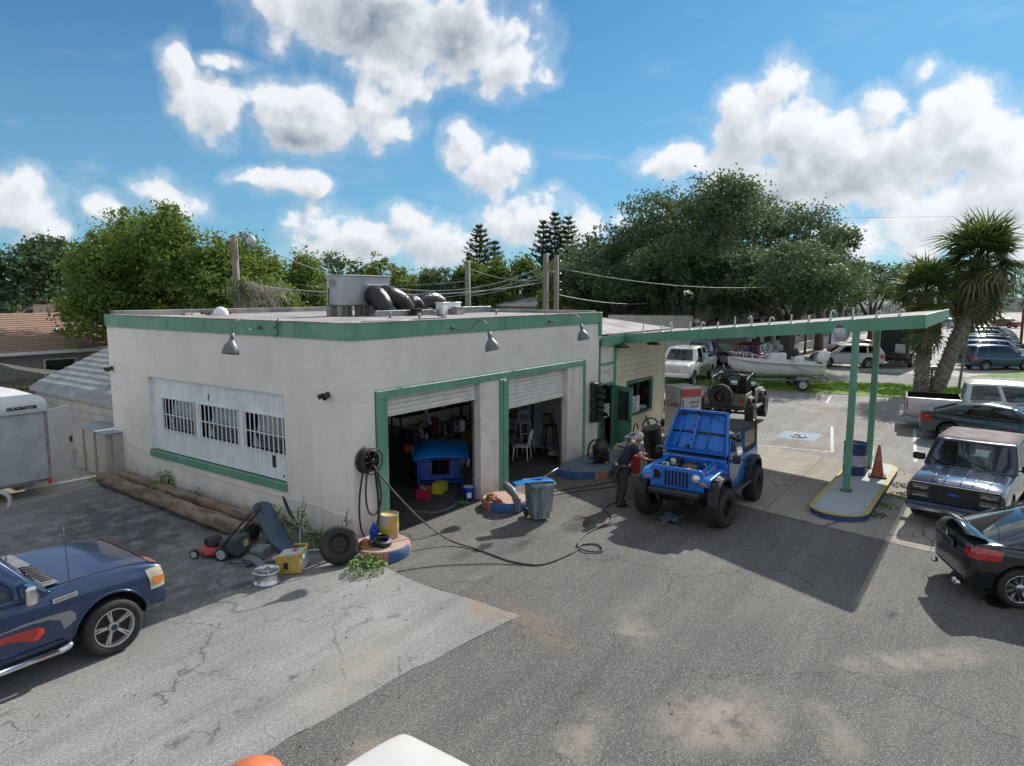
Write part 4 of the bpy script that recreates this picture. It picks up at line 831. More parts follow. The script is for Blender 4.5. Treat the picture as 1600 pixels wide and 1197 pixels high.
M_disc = mat('rusted_rotor', (.34, .13, .045), (.2, .07, .03), .8, sc=7, bump=.003)
def rotor(loc, tilt, label, r=.15):
    t = empty('brake_rotor', loc, 0, label, 'brake rotor', 'rusty brake rotors'); t.rotation_euler = (R(tilt), R(tilt*.6), 0)
    b = MB(); b.lathe([(r*.45, 0), (r, 0), (r, .012), (r*.97, .012), (r*.97, .018), (r, .018), (r, .03), (r*.52, .03), (r*.5, .07), (r*.2, .07), (r*.18, .03)], 26); b.obj('disc', M_disc, t)
rotor((-.22, -.52, .23), 4, 'rusty brake rotor lying flat on the corner curb by the tyre', .17); rotor((-.2, -.5, .29), -6, 'smaller dark rotor hub stacked on the rusty rotor', .10); rotor((-.32, -.72, .10), 35, 'rusty brake rotor leaning against the corner curb side', .15); rotor((-.3, -.48, .06), 5, 'rusty rotor on the ground behind the leaning one', .15)
rotor((3.62, -.62, .215), 5, 'orange rusty rotor on the centre curb island', .14); rotor((3.72, -.55, .25), 2, 'top rusty rotor of the stack on the centre curb island', .13); rotor((3.55, -.85, .215), 8, 'dark rusty rotor at the front of the centre curb island', .11)
t = empty('seat_trim', (3.78, -1.15, .0), 20, 'grey plastic console cover leaning over the centre curb island', 'car part'); M_gp = mat('grey_plastic_trim', (.17, .18, .20), (.14, .15, .17), .5, sc=4); M_gp2 = mat('dark_grey_trim', (.06, .07, .09), rough=.5)
b = MB(); b.tube(bez([(-.12, -.12, .02), (-.11, -.08, .3), (-.02, .03, .45), (.2, .25, .52)], 5), [.07]*5+[.085]*5+[.1]*6, 8); b.obj('shell', M_gp, t)
b = MB(); b.prism([(-.17, 0), (-.02, 0), (.0, .3), (-.12, .34), (-.18, .2)], -.17, -.13, lambda u, v, w_: (u, w_, v)); b.obj('side_cheek', M_gp2, t)
for k_ in range(3): b = MB(); b.box((.0+.08*k_, .06+.09*k_, .56), (.05, .02, .012), 40); b.obj('slot', M_black, t)
# dented bin with a blue panel across it
M_bin = mat('scuffed_bin_plastic', (.13, .19, .21), (.30, .33, .34), .5, sc=4, lo=.42, hi=.62, dirt=.5, dirtc=(.02, .09, .10), dsc=3, stretch=(1, 1, .35))
bn = empty('wheelie_bin', (3.66, -1.93, 0), -35, 'scuffed grey green rubbish bin standing in the sun before the bays', 'bin')
def rrect(hx, hy, z, r, n=4):
    out = []
    for cx, cy, a0 in ((hx-r, hy-r, 0), (-hx+r, hy-r, 90), (-hx+r, -hy+r, 180), (hx-r, -hy+r, 270)):
        for i in range(n+1): a = R(a0+90*i/n); out.append((cx+r*math.cos(a), cy+r*math.sin(a), z))
    return out+[out[0]]
b = MB(); b.grid([rrect(.20, .19, .05, .05), rrect(.225, .21, .2, .06), rrect(.245, .23, .24, .06), rrect(.27, .26, .75, .07), rrect(.30, .29, .77, .07), rrect(.305, .295, .86, .07), rrect(.285, .275, .86, .07), rrect(.26, .25, .70, .07), rrect(.2, .19, .4, .06), rrect(.02, .02, .38, .01)]); b.add(rrect(.20, .19, .05, .05)[:-1], [list(range(20))]); b.obj('bin_body', M_bin, bn)
for s in (-1, 1): b = MB(); b.cyl((s*.2, .24, .10), (s*.25, .24, .10), .1, n=16); b.obj('wheel', M_black, bn)
for s in (-1, 0, 1): b = MB(); b.tube([(s*.12, -.20, .1), (s*.14, -.255, .74)], .012, 5); b.obj('rib', M_bin, bn)
M_bfl = mat('bright_blue_paint', (.01, .20, .62), (.01, .17, .55), .3, sc=2, coat=.3)
t = empty('blue_body_panel', (3.6, -1.95, .89), -28, 'bright blue painted panel strip laid across the bin', 'car part'); b = MB(); b.grid([[(-.62+.12*i, -.13, .03*math.sin(i*.5)), (-.62+.12*i, .0, .03+.03*math.sin(i*.5)), (-.62+.12*i, .13, .03*math.sin(i*.5))] for i in range(9)]); b.obj('panel_face', M_bfl, t); b = MB(); b.box((-.05, 0, .055), (.26, .12, .012)); b.obj('blue_inset', mat('deep_blue', (.01, .1, .4), rough=.4), t); b = MB(); b.tube([(.2, .1, .05), (.62, .22, .16)], .012, 6); b.obj('rod', M_metal, t)
for k_ in range(5): b = MB(); b.sphere((3.4+.05*k_, -1.82+.03*(k_ % 2), .88+.02*(k_ % 3)), .035, 7, 5, sq=(1.4, 1, .7)); tag(b.obj('crumpled_wrapper', M_white), 'crumpled white wrapper poking out at the bin rim', 'wrapper', 'wrappers on top of the bin')
# ---------------------------------------------------------------- tyres and wheels
M_tyre = mat('tyre_rubber', (.020, .020, .021), (.034, .033, .032), .8, sc=10, dirt=.25, dirtc=(.1, .09, .08), dsc=3)
M_alloy = mat('brushed_alloy', (.55, .55, .56), (.42, .42, .43), .3, .85, sc=6); M_blackrim = mat('black_rim', (.02, .02, .022), rough=.4, metal=.4); M_hub = mat('dark_brake', (.05, .045, .04), rough=.7, metal=.5)
TY = {}
def tyre_mesh(r, rim, w, knobs=0):
    k = (r, rim, w, knobs)
    if k in TY: return TY[k]
    b = MB(); Mx = Matrix.Rotation(R(90), 4, 'X'); h = w/2
    b.lathe([(rim, -h*.86), (rim+.02, -h*.95), ((r+rim)/2, -h*1.04), (r-.03, -h*.94), (r-.006, -h*.8), (r, -h*.55), (r, h*.55), (r-.006, h*.8), (r-.03, h*.94), ((r+rim)/2, h*1.04), (rim+.02, h*.95), (rim, h*.86)], 40, Mx)
    for g_ in (-.3, .3): pass
    if knobs:
        for i in range(knobs):
            a = 2*PI*i/knobs
            for (yy, sh) in ((-h*.72, 0), (h*.72, PI/knobs), (-h*.25, PI/knobs*.8), (h*.25, 0)):
                aa = a+sh; T_ = Matrix.Rotation(-aa, 4, 'Y') @ Matrix.Translation((r+.004, yy, 0)); b.box((0, 0, 0), (.022, h*.40, 2*PI*r/knobs*.62), 0, 0, None) if False else b.add([(sx*.011, sy*h*.2, sz*2*PI*r/knobs*.31) for sx in (-1, 1) for sy in (-1, 1) for sz in (-1, 1)], [(0, 1, 3, 2), (4, 6, 7, 5), (0, 4, 5, 1), (2, 3, 7, 6), (0, 2, 6, 4), (1, 5, 7, 3)], False, T_)
    TY[k] = b.mesh('tyre', M_tyre); return TY[k]
RM = {}
def rim_mesh(r, w, spokes, split=1, m=None, style='alloy', back=True):
    k = (r, w, spokes, split, m.name, style)
    if k in RM: return RM[k]
    b = MB(); Mx = Matrix.Rotation(R(90), 4, 'X'); h = w/2
    # +y is the back; outer face at -y
    b.lathe([(r, h*.9), (r*.93, h*.8), (r*.92, -h*.5), (r*.95, -h*.84), (r*1.0, -h*.92), (r*1.02, -h*.86)][::-1], 36, Matrix.Rotation(R(-90), 4, 'X') @ Matrix.Scale(1, 4))
    b.lathe([(0, .66*h), (.06, .66*h), (.075, .56*h), (r*.22, .5*h), (r*.24, .2*h)], 20, Mx)
    if style == 'alloy':
        for i in range(spokes):
            for sp in range(split):
                a = 2*PI*i/spokes; da = (sp-(split-1)/2)*.17; w0 = r*.13/split*1.2 if split > 1 else r*.17; a2 = a+da
                p = []
                for (rr_, wd, dep, an) in ((r*.18, w0*1.3, -.5*h, a+da*.6), (r*.55, w0, -.62*h, a2), (r*.955, w0*(1.25 if split == 1 else .9), -.78*h, a2)):
                    c_, s_ = math.cos(an), math.sin(an); p.append([(c_*rr_-s_*wd/2*sg, dep+(0 if t == 0 else .05*1.0), s_*rr_+c_*wd/2*sg) for sg in (-1, 1) for t in (0, 1)])
                vs = [q for s in p for q in s]
                fs = []
                for q in (0, 4): fs += [(q, q+2, q+6, q+4), (q+1, q+5, q+7, q+3), (q, q+4, q+5, q+1), (q+2, q+3, q+7, q+6)]
                b.add(vs, fs)
    else:
        b.lathe([(r*.24, .5*h), (r*.5, .62*h), (r*.72, .42*h), (r*.93, .3*h)], 30, Mx)
    mats_ = [m, M_hub]; 
    if style == 'alloy': b.cur = 1; b.lathe([(0, .15*h), (r*.9, .15*h)], 24, Mx)
    else:
        b.cur = 1
        for i in range(8): a = 2*PI*i/8; b.cyl((math.cos(a)*r*.58, -.60*h, math.sin(a)*r*.58), (math.cos(a)*r*.58, -.45*h, math.sin(a)*r*.58), r*.07, n=8)
    RM[k] = b.mesh('rim', mats_); return RM[k]
def wheel(parent, loc, side, r=.33, rim=.21, w=.21, spokes=5, split=1, m=None, style='alloy', knobs=0, steer=0, cap=None):
    """side -1: right hand side (outer face to -y)"""
    o = bpy.data.objects.new('wheel', rim_mesh(rim, w, spokes, split, m or M_alloy, style)); COL.objects.link(o); o.parent = parent; o.location = loc
    o.rotation_euler = (0, random.uniform(0, 6), R((0 if side < 0 else 180)+steer)); o.rotation_mode = 'ZYX' if False else 'XYZ'
    link('tyre', tyre_mesh(r, rim, w, knobs), o)
    if cap: b = MB(); b.cyl((0, -w*.34, 0), (0, -w*.36-.01, 0), rim*.16, n=16); b.obj('centre_cap', cap, o)
    return o
# loose wheel against the corner
t = empty('discarded_tyre', (-.95, -.32, .30), 0, 'worn black tyre on a steel wheel leaning against the side wall', 'tyre'); t.rotation_euler = (R(-32), 0, R(-30)); t.location = (-.66, -.30, .34)
link('rim', rim_mesh(.20, .22, 8, 1, M_hub, 'steel'), t); link('tyre', tyre_mesh(.355, .20, .25), t)
# silver rim on the ground
t = empty('alloy_rim', (-1.98, .05, .0), 0, 'bare silver alloy rim lying flat on the apron', 'wheel rim'); b = MB()
b.lathe([(.235, 0), (.24, .012), (.22, .035), (.205, .06), (.205, .15), (.215, .17), (.24, .205), (.245, .22), (.22, .222)], 32); 
b.obj('barrel', mat('bright_rim_metal', (.75, .76, .78), (.6, .6, .62), .28, .9, sc=5), t)
for i in range(7): a = 360*i/7; b = MB(); b.box((.11, 0, .19), (.19, .05, .02), 0, .006); b.v = [tuple(Matrix.Rotation(R(a), 3, 'Z') @ Vector(v)) for v in b.v]; b.obj('spoke', M_alloy, t)
b = MB(); b.cyl((0, 0, .17), (0, 0, .215), .05, n=16); b.obj('hub', M_alloy, t)
# yellow and white cabinet on its side
t = empty('fallen_cooler', (-1.36, .12, .0), 34, 'white and yellow rolling case lying on its side on the apron', 'case'); M_yc = mat('yellow_case', (.62, .40, .06), (.5, .34, .1), .5, sc=4, dirt=.2); M_wc = mat('dirty_white_case', (.6, .6, .6), (.45, .45, .46), .5, sc=4, dirt=.2)
b = MB(); b.prism([(-.20, .04), (.22, .0), (.24, .30), (-.18, .36)], -.18, .2, lambda u, v, w_: (w_, u, v)); b.obj('body', M_wc, t)
b = MB(); b.prism([(-.21, .03), (.23, -.0), (.25, .31), (-.19, .37)], -.24, -.18, lambda u, v, w_: (w_, u, v)); b.obj('front_cover', M_yc, t)
b = MB(); b.tube([(-.22, -.22, .36), (.2, -.2, .41), (.2, .05, .40)], .022, 6); b.obj('top_rail', M_yc, t)
b = MB(); b.box((-.245, .06, .16), (.012, .08, .12), 0, .005); b.obj('latch', M_black, t); b = MB(); b.box((.02, -.02, .372), (.09, .08, .004), 12); b.obj('red_mark', mat('red_mark', (.5, .05, .04), rough=.6), t)
for yy in (-.16, .2): b = MB(); b.cyl((.22, yy, .06), (.28, yy, .06), .045, n=12); b.obj('wheel', M_wc, t)
# lawn mower
mw = empty('lawn_mower', (-1.80, 1.95, 0), 117, 'red push mower with black engine and grass bag beside the log', 'lawn mower'); M_red = mat('red_enamel', (.45, .015, .02), (.35, .02, .02), .3, sc=4, coat=.4)
b = MB(); b.lathe([(.0, .20), (.20, .20), (.26, .17), (.28, .08)], 20, Matrix.Diagonal((1.1, .9, 1, 1))); b.obj('deck', M_red, mw)
b = MB(); b.lathe([(0, .38), (.08, .38), (.13, .34), (.14, .21)], 14); b.box((.1, 0, .28), (.16, .2, .13), 0, .02); b.obj('engine', M_black, mw)
for (x, y, r_) in ((.27, .26, .09), (.27, -.26, .09), (-.30, .28, .13), (-.30, -.28, .13)):
    w_ = MB(); Mx = Matrix.Translation((x, y, r_)) @ Matrix.Rotation(R(90), 4, 'X'); w_.lathe([(r_*.7, -.03), (r_, -.025), (r_, .025), (r_*.7, .03)], 20, Mx); o = w_.obj('wheel', M_tyre, mw); h_ = MB(); h_.lathe([(0, .025), (r_*.3, .028), (r_*.72, .03)], 14, Mx); h_.lathe([(0, -.025), (r_*.3, -.028), (r_*.72, -.03)], 14, Mx); h_.obj('hubcap', mat('grey_hubcap', (.42, .43, .45), rough=.5), o)
b = MB(); b.prism([(-.62, .10), (-.22, .16), (-.22, .36), (-.58, .40)], -.23, .23, lambda u, v, w_: (u, w_, v)); b.obj('grass_bag', mat('charcoal_fabric', (.05, .055, .06), (.08, .08, .085), .7, sc=8), mw)
b = MB(); b.box((-.618, -.04, .26), (.008, .16, .12), 0, .0, Matrix.Rotation(R(8), 4, 'Y')); b.obj('bag_badge', mat('tan_badge', (.4, .36, .2), rough=.6), mw)
b = MB(); b.tube(bez([(-.2, .24, .16), (-.5, .23, .5), (-.85, .22, .88), (-.92, 0, .94), (-.85, -.22, .88), (-.5, -.23, .5), (-.2, -.24, .16)], 5), .02, 7); b.obj('handle', M_black, mw)
b = MB(); b.tube(bez([(-.80, .2, .86), (-.9, .15, 1.0), (-.9, -.15, 1.0), (-.80, -.2, .86)], 4), .007, 5); b.obj('brake_bar', M_black, mw)
# log
M_log = mat('charred_grey_log', (.30, .245, .19), (.12, .085, .06), .9, sc=3, detail=8, dirt=.5, dirtc=(.30, .13, .05), dsc=1.3, bump=.02, bsc=9, stretch=(2, .5, 2))
def log(pts, r, label, seed):
    rr_ = random.Random(seed); P_ = bez(pts, 10); b = MB(); n = len(P_); b.tube(P_, [r*(1+.05*math.sin(i*.9)+rr_.uniform(-.05, .05)) for i in range(n)], 14); o = b.obj('log', M_log); tag(o, label, 'log')
    v = o.data.vertices; rr2 = np.random.default_rng(seed); co = np.empty(len(v)*3); v.foreach_get('co', co); co += rr2.normal(0, .008, len(co)); v.foreach_set('co', co)
log([(-.75, 9.05, .16), (-.85, 6, .17), (-.95, 4, .19), (-1.0, 1.95, .21)], .17, 'long weathered log with bark splits lying along the side wall', 1)
log([(-.25, 9.0, .12), (-.3, 6.5, .13), (-.35, 4.0, .14), (-.42, 1.9, .16)], .14, 'second dark log between the long log and the wall', 2)
b = MB(); b.lathe([(0, .01), (.06, .012), (.08, 0), (.17, .0), (.19, -.02)], 18, Matrix.Translation((-1.0, 1.93, .21)) @ Matrix.Rotation(R(90), 4, 'X')); tag(b.obj('log_end_cap', M_dark), 'black round cap at the near end of the log', 'cap')
# body panels pile
M_teal = mat('dark_teal_paint', (.018, .055, .09), (.03, .075, .11), .35, sc=3, coat=.3, dirt=.3)
M_gpan = mat('grey_fender', (.22, .24, .25), (.15, .16, .17), .5, sc=4, dirt=.3)
def panel(name, rows, m, label, cat='car part', th=.02):
    b = MB(); b.grid(rows); o = b.obj(name, m); tag(o, label, cat); s = o.modifiers.new('s', 'SOLIDIFY'); s.thickness = th; u = o.modifiers.new('u', 'SUBSURF'); u.levels = u.render_levels = 1; return o
panel('loose_fender', [[(-.98, 2.05, .78), (-.80, 1.85, .85), (-.62, 1.8, .80)], [(-.95, 1.85, .55), (-.78, 1.7, .58), (-.62, 1.62, .50)], [(-1.0, 1.6, .34), (-.82, 1.45, .36), (-.68, 1.3, .3)], [(-1.1, 1.3, .16), (-.92, 1.15, .22), (-.75, 1.02, .16)], [(-1.12, .95, .08), (-.98, .7, .12), (-.8, .6, .06)], [(-1.05, .65, .03), (-.95, .5, .05), (-.85, .42, .02)]], M_teal, 'dark teal fender standing upright behind the mower handle')
panel('loose_bumper', [[(-.5, 1.75, .45), (-.42, 1.7, .36), (-.45, 1.62, .25)], [(-.52, 1.45, .42), (-.42, 1.4, .33), (-.45, 1.35, .22)], [(-.55, 1.1, .38), (-.45, 1.05, .3), (-.48, 1.0, .18)]], M_gpan, 'grey plastic bumper section against the side wall')
panel('loose_bracket', [[(-.30, 1.95, .85), (-.22, 1.92, .8)], [(-.35, 1.75, .6), (-.27, 1.7, .55)], [(-.4, 1.5, .4), (-.3, 1.45, .36)]], M_black, 'black bent bracket propped against the wall')
panel('loose_trim_panel', [[(-1.75, 1.35, .05), (-1.55, 1.30, .12)], [(-1.72, 1.0, .06), (-1.52, 1.02, .14)], [(-1.75, .7, .03), (-1.55, .72, .07)], [(-1.7, .45, .02), (-1.58, .45, .03)]], M_gp, 'pale grey curved trim strip lying beside the rim')
panel('crumpled_liner', [[(-.62, .85, .30), (-.35, .80, .32)], [(-.6, .55, .22), (-.3, .5, .25)], [(-.62, .25, .05), (-.3, .2, .1)]], M_black, 'dark crumpled liner on the ground under the weeds')
b = MB(); b.tube([(-2.0, 1.2, .06), (-1.4, .55, .04)], .015, 6); tag(b.obj('metal_rod', M_black), 'thin black rod lying from the mower to the rim', 'rod')
b = MB(); b.tube([(-.75, .75, .1), (-.55, 1.0, .42)], .012, 6); b.tube([(-1.0, .3, .2), (-.6, -.1, .2)], .02, 6); tag(b.obj('metal_tube', mat('pale_tube', (.5, .5, .52), rough=.4, metal=.6)), 'pale metal tube in the pile of body panels', 'tube')
b = MB(); b.box((-1.35, 1.15, .1), (.36, .26, .19), 25, .02); tag(b.obj('grey_block', M_gpan), 'grey square block among the body panels by the mower', 'block')
t = empty('blue_cup', (-.72, 1.62, .3)); bpy.data.objects.remove(t)
# weeds
M_leafg = mat('weed_leaf', (.10, .20, .035), (.17, .27, .06), .6, sc=7, spec=.3); M_leafd = mat('weed_leaf_dark', (.05, .11, .025), (.09, .15, .05), .65, sc=7, spec=.3)
def weed(loc, r, h, n, seed, label, m=None, size=.035, stems=0):
    rr_ = np.random.default_rng(seed); t = empty('weed', loc, 0, label, 'weed'); b = MB()
    for i in range(n):
        a = rr_.uniform(0, 2*PI); d = r*math.sqrt(rr_.uniform(0, 1)); z = h*rr_.uniform(.1, 1)*(1-.6*(d/r)**2); c = Vector((d*math.cos(a), d*math.sin(a), z))
        u = Vector(rr_.normal(0, 1, 3)).normalized(); v = u.orthogonal().normalized(); s = size*rr_.uniform(.6, 1.4); b.add([c-u*s, c+v*s*.45, c+u*s, c-v*s*.45], [(0, 1, 2, 3)])
    b.obj('foliage', m or M_leafg, t, clean=False)
    b = MB()
    for i in range(max(4, stems)):
        a = rr_.uniform(0, 2*PI); d = r*.7; b.tube([(0, 0, 0), (d*.4*math.cos(a), d*.4*math.sin(a), h*.5), (d*math.cos(a), d*math.sin(a), h*rr_.uniform(.7, 1.1))], .005, 4)
    b.obj('stem', M_leafd, t)
weed((-.62, -1.02, 0), .36, .34, 420, 1, 'bright leafy weed clump in front of the corner curb')
weed((-.38, 1.25, 0), .22, .85, 150, 2, 'tall thin weed growing up the side wall behind the panels', M_leafg, .045, 8)
weed((-.38, .60, 0), .36, .42, 260, 3, 'leafy green weeds against the wall behind the loose tyre')
weed((-.12, 7.0, 0), .38, .55, 260, 4, 'grassy weed tuft between the log and the wall', M_leafg, .05, 12)
weed((-.10, 5.6, 0), .4, .3, 140, 5, 'sparse dry weeds along the wall above the second log', M_leafd, .04, 10)
weed((-.10, 2.5, 0), .35, .5, 180, 6, 'wispy weeds at the wall behind the mower handle', M_leafg, .04, 10)
weed((-.12, .15, 0), .12, .75, 60, 7, 'single tall seeded weed stalk by the loose tyre', M_leafd, .03, 5)
weed((.6, 8.9, 0), .2, .3, 60, 8, 'small weed at the foot of the far cabinets')
weed((-.6, 9.4, 0), .35, .16, 120, 9, 'low weeds at the feet of the beige cabinets')
for i, (x, y) in enumerate(((9.2, -8.15), (10.3, -8.25), (10.6, -8.5), (8.3, -8.0), (11.4, -8.2))): weed((x, y, 0), .28, .07, 90, 20+i, ['creeping weed strip by the near end of the pump island', 'creeping weed patch beside the pump island middle', 'spreading weed patch in front of the dark blue pickup', 'dark weed patch off the rounded island tip', 'weed sprig along the far part of the pump island'][i], M_leafd if i == 3 else None, .03)
weed((3.45, .1, 0), .14, .12, 60, 30, 'small weed at the foot of the centre post')
# ---------------------------------------------------------------- inside the bays
t = empty('blue_work_table', (4.55, 1.75, 0), 0); t.location = (4.3, 1.9, 0)
tag(t, 'blue steel work table in the left bay holding the car hood', 'table'); M_bt = mat('blue_steel', (.015, .07, .42), (.02, .06, .3), .45, sc=4)
t.location = (4.3, 1.65, 0); t.rotation_euler = (0, 0, R(-42))
for (x, y) in ((-.55, -.4), (.55, -.4), (-.55, .4), (.55, .4)): b = MB(); b.box((x, y, .45), (.05, .05, .78), 0, .005); b.obj('leg', M_bt, t); b = MB(); b.cyl((x-.015, y, .04), (x+.015, y, .04), .04, n=10); b.obj('caster', M_metal, t)
for z_ in (.22, .82): b = MB(); b.box((0, 0, z_), (1.16, .86, .04), 0, .006); b.obj('shelf', M_bt, t)
b = MB(); b.prism([(-.5, .3), (.5, .3), (.5, .78), (.25, .78), (.25, .42), (-.25, .42), (-.25, .78), (-.5, .78)], -.43, -.41, lambda u, v, w_: (u, w_, v)); b.obj('side_panel', M_bt, t)
rows_ = []
for i in range(8):
    u = i/7; xx = -.80+1.6*u; row = []
    for j in range(7):
        v = j/6*2-1; xl, yl = xx*.92, v*.60; ca_, sa_ = math.cos(R(-46)), math.sin(R(-46)); row.append((4.3+xl*ca_-yl*sa_, 1.60+xl*sa_+yl*ca_, 1.04+.07*(v+1)+.04*math.sin(u*3.1)-(.17 if j == 0 else .10 if j == 6 else 0)-(.09 if i in (0, 7) else 0)))
    rows_.append(row)
panel('loose_hood', rows_, M_bfl, 'bright blue car hood resting on the work table in the left bay', 'car hood', .025)
def crate(loc, rz, m, label):
    t = empty('drink_crate', loc, rz, label, 'crate')
    for (a, c_) in (((-.2, -.15, .02), (.2, -.135, .28)), ((-.2, .135, .02), (.2, .15, .28)), ((-.2, -.135, .02), (-.185, .135, .28)), ((.185, -.135, .02), (.2, .135, .28))): b = MB(); b.bx(a, c_, .004); b.obj('side', m, t)
    b = MB(); b.bx((-.185, -.135, .02), (.185, .135, .03)); b.obj('floor', m, t)
    for k_ in range(8): b = MB(); b.sphere((rr.uniform(-.13, .13), rr.uniform(-.09, .09), .27+rr.uniform(-.02, .03)), .045, 8, 5, sq=(1, 1, .8)); b.obj('contents', M_metal, t)
    for k_ in range(3): b = MB(); b.bx((-.15, -.153, .07+k_*.07), (.15, -.1505, .09+k_*.07)); b.obj('grip_slot', M_dark, t)
crate((3.25, 1.2, .012), 28, mat('crimson_plastic', (.42, .02, .06), rough=.4), 'red drink crate full of bottles on the left bay floor')
t = empty('yellow_oil_jug', (3.9, 1.25, .012), 20, 'yellow plastic container tipped on the left bay floor', 'jug'); M_yj = mat('lemon_plastic', (.55, .52, .04), rough=.4)
b = MB(); b.prism([(-.22, 0), (.22, 0), (.26, .1), (.16, .26), (-.2, .26)], -.13, .13, lambda u, v, w_: (u, w_, v)); b.obj('body', M_yj, t); b = MB(); b.tube(arc((.2, 0, .13), .08, -80, 90, 7), .018, 6); b.obj('handle', M_yj, t)
t = empty('blue_bucket', (3.80, .22, .012), 0, 'blue bucket with white label beside the centre post', 'bucket'); b = MB(); b.lathe([(0, .0), (.12, .0), (.15, .30), (.158, .31), (.158, .34), (.14, .34), (.11, .05)], 20); b.obj('body', M_bj, t); b = MB(); b.lathe([(.131, .08), (.146, .22)], 6, Matrix.Rotation(R(200), 4, 'Z') @ Matrix.Diagonal((1.03, 1.03, 1, 1)), arc=R(45)); b.obj('label_patch', M_white, t); b = MB(); b.lathe([(0, .33), (.145, .335)], 18); b.obj('lid', M_wht2, t)
t = empty('engine_hoist', (1.75, 2.6, 0), 30, 'dark green engine stand at the left of the left bay', 'engine stand'); M_dg = mat('dark_green_enamel', (.02, .06, .05), (.03, .08, .06), .4)
for s in (-1, 1): b = MB(); b.cyl((s*.16, 0, .12), (s*.16, 0, .95), .10, n=14); b.obj('cylinder', M_dg, t)
b = MB(); b.box((0, 0, .08), (.6, .5, .06), 0, .01); b.obj('base', M_dg, t); b = MB(); b.tube([(0, 0, .1), (0, .05, 1.2), (.1, 0, 1.35)], .03, 8); b.obj('handle', M_metal, t)
t = empty('hanging_bucket', (1.45, 2.2, 1.35), 20, 'pale blue grey bucket on the shelf at the left bay side', 'bucket'); b = MB(); b.lathe([(0, 0), (.14, 0), (.18, .34), (.19, .35), (.17, .35)], 18); b.obj('body', mat('pale_bucket', (.25, .31, .36), rough=.5), t)
b = MB(); b.bx((1.0, 2.0, 1.30), (1.9, 2.6, 1.34)); b.bx((1.0, 2.0, .9), (1.9, 2.6, .93)); b.bx((1.0, 2.55, .02), (1.04, 2.6, 1.3)); b.bx((1.86, 2.55, .02), (1.9, 2.6, 1.3)); b.bx((1.0, 2.0, .02), (1.04, 2.05, 1.3)); b.bx((1.86, 2.0, .02), (1.9, 2.05, 1.3)); tag(b.obj('tool_shelf', M_shelf), 'dark tool shelf along the left side of the left bay', 'shelf')
for i, (x, y, z_, r_, m, lb) in enumerate(((1.3, 2.1, 1.01, .08, mat('orange_plastic', (.6, .14, .02), rough=.4), 'orange funnel on the dark tool shelf'), (1.55, 2.12, .97, .06, mat('orange_plastic'), 'small orange can on the dark tool shelf'), (1.2, 2.1, 1.0, .07, M_white, 'white cup on the dark tool shelf'))): b = MB(); b.lathe([(0, -r_), (r_*.7, -r_), (r_, r_), (r_*.8, r_)], 12, Matrix.Translation((x, y, z_))); tag(b.obj('shop_can', m), lb, 'can')
t = empty('propped_board', (5.2, 2.9, 1.75)); t.rotation_euler = (0, R(-22), 0); tag(t, 'narrow pale board leaning in the dark of the left bay', 'board'); b = MB(); b.box((0, 0, 0), (.12, .03, .9), 0, .003); b.obj('face', mat('pale_board', (.35, .37, .36), rough=.7), t)
for i in range(26):
    x = 4.6+(i % 13)*.25; hgt = rr.uniform(.2, .55); zb = .96 if i < 13 else 0; yy = 3.05 if i < 13 else rr.uniform(2.5, 2.8); b = MB(); b.box((x, yy+rr.uniform(-.2, .2), zb+hgt/2), (.2, .3, hgt), rr.uniform(-25, 25), .01); b.cyl((x, yy-.2, zb), (x, yy-.25, zb+hgt*rr.uniform(.5, 1.2)), .06, n=10); tag(b.obj('stored_part', [M_shelf, M_metal, M_lwall, M_black, M_rust, M_gpan][i % 6]), ['dusty black', 'grey metal', 'pale', 'black plastic', 'rusty', 'dull grey'][i % 6]+(' part on the back bench of the left bay' if i < 13 else ' part on the floor at the back of the left bay'), 'stored part', 'parts at the back of the left bay')
b = MB(); b.bx((4.5, 2.75, .91), (7.9, 3.3, .96)); 
for x in (4.6, 6.2, 7.8): b.bx((x-.04, 2.8, 0), (x+.04, 2.88, .91))
tag(b.obj('back_bench', M_shelf), 'long dark bench at the back of the left bay', 'bench')
b = MB(); b.bx((6.6, 3.85, 2.3), (7.05, 4.1, 2.95), .01); tag(b.obj('wall_cabinet', M_lwall), 'pale cabinet high at the back of the left bay', 'cabinet')
b = MB(); b.bx((7.15, 3.85, 2.3), (7.5, 4.1, 2.9), .01); tag(b.obj('wall_cabinet', M_lwall), 'smaller pale cabinet beside the centre post top in the left bay', 'cabinet')
# shelving with parts across the left bay, and along the right wall
for (xa_, xb_, ya_, yb_, lab) in ((4.7, 7.8, 3.4, 3.8, 'tall dark shelving rack across the back of the left bay'), (9.1, 9.55, 2.2, 4.4, 'dark shelving rack on the right wall of the right bay')):
    b = MB()
    for z_ in (.45, 1.0, 1.55, 2.1): b.bx((xa_, ya_, z_), (xb_, yb_, z_+.03))
    for x in (xa_, xb_-.04):
        for y in (ya_, yb_-.04): b.bx((x, y, .01), (x+.04, y+.04, 2.5))
    tag(b.obj('storage_rack', M_shelf), lab, 'rack')
cols_ = [(M_white, 'white'), (M_metal, 'grey'), (M_red, 'red'), (M_black, 'black'), (M_yj, 'yellow') if 'M_yj' in globals() else (M_rust, 'rusty'), (M_rust, 'rust brown'), (M_bj, 'blue'), (M_lwall, 'pale grey'), (mat('orange_plastic', (.6, .14, .02), rough=.4), 'orange'), (mat('cardboard', (.26, .17, .08), (.2, .13, .07), .8), 'cardboard')]
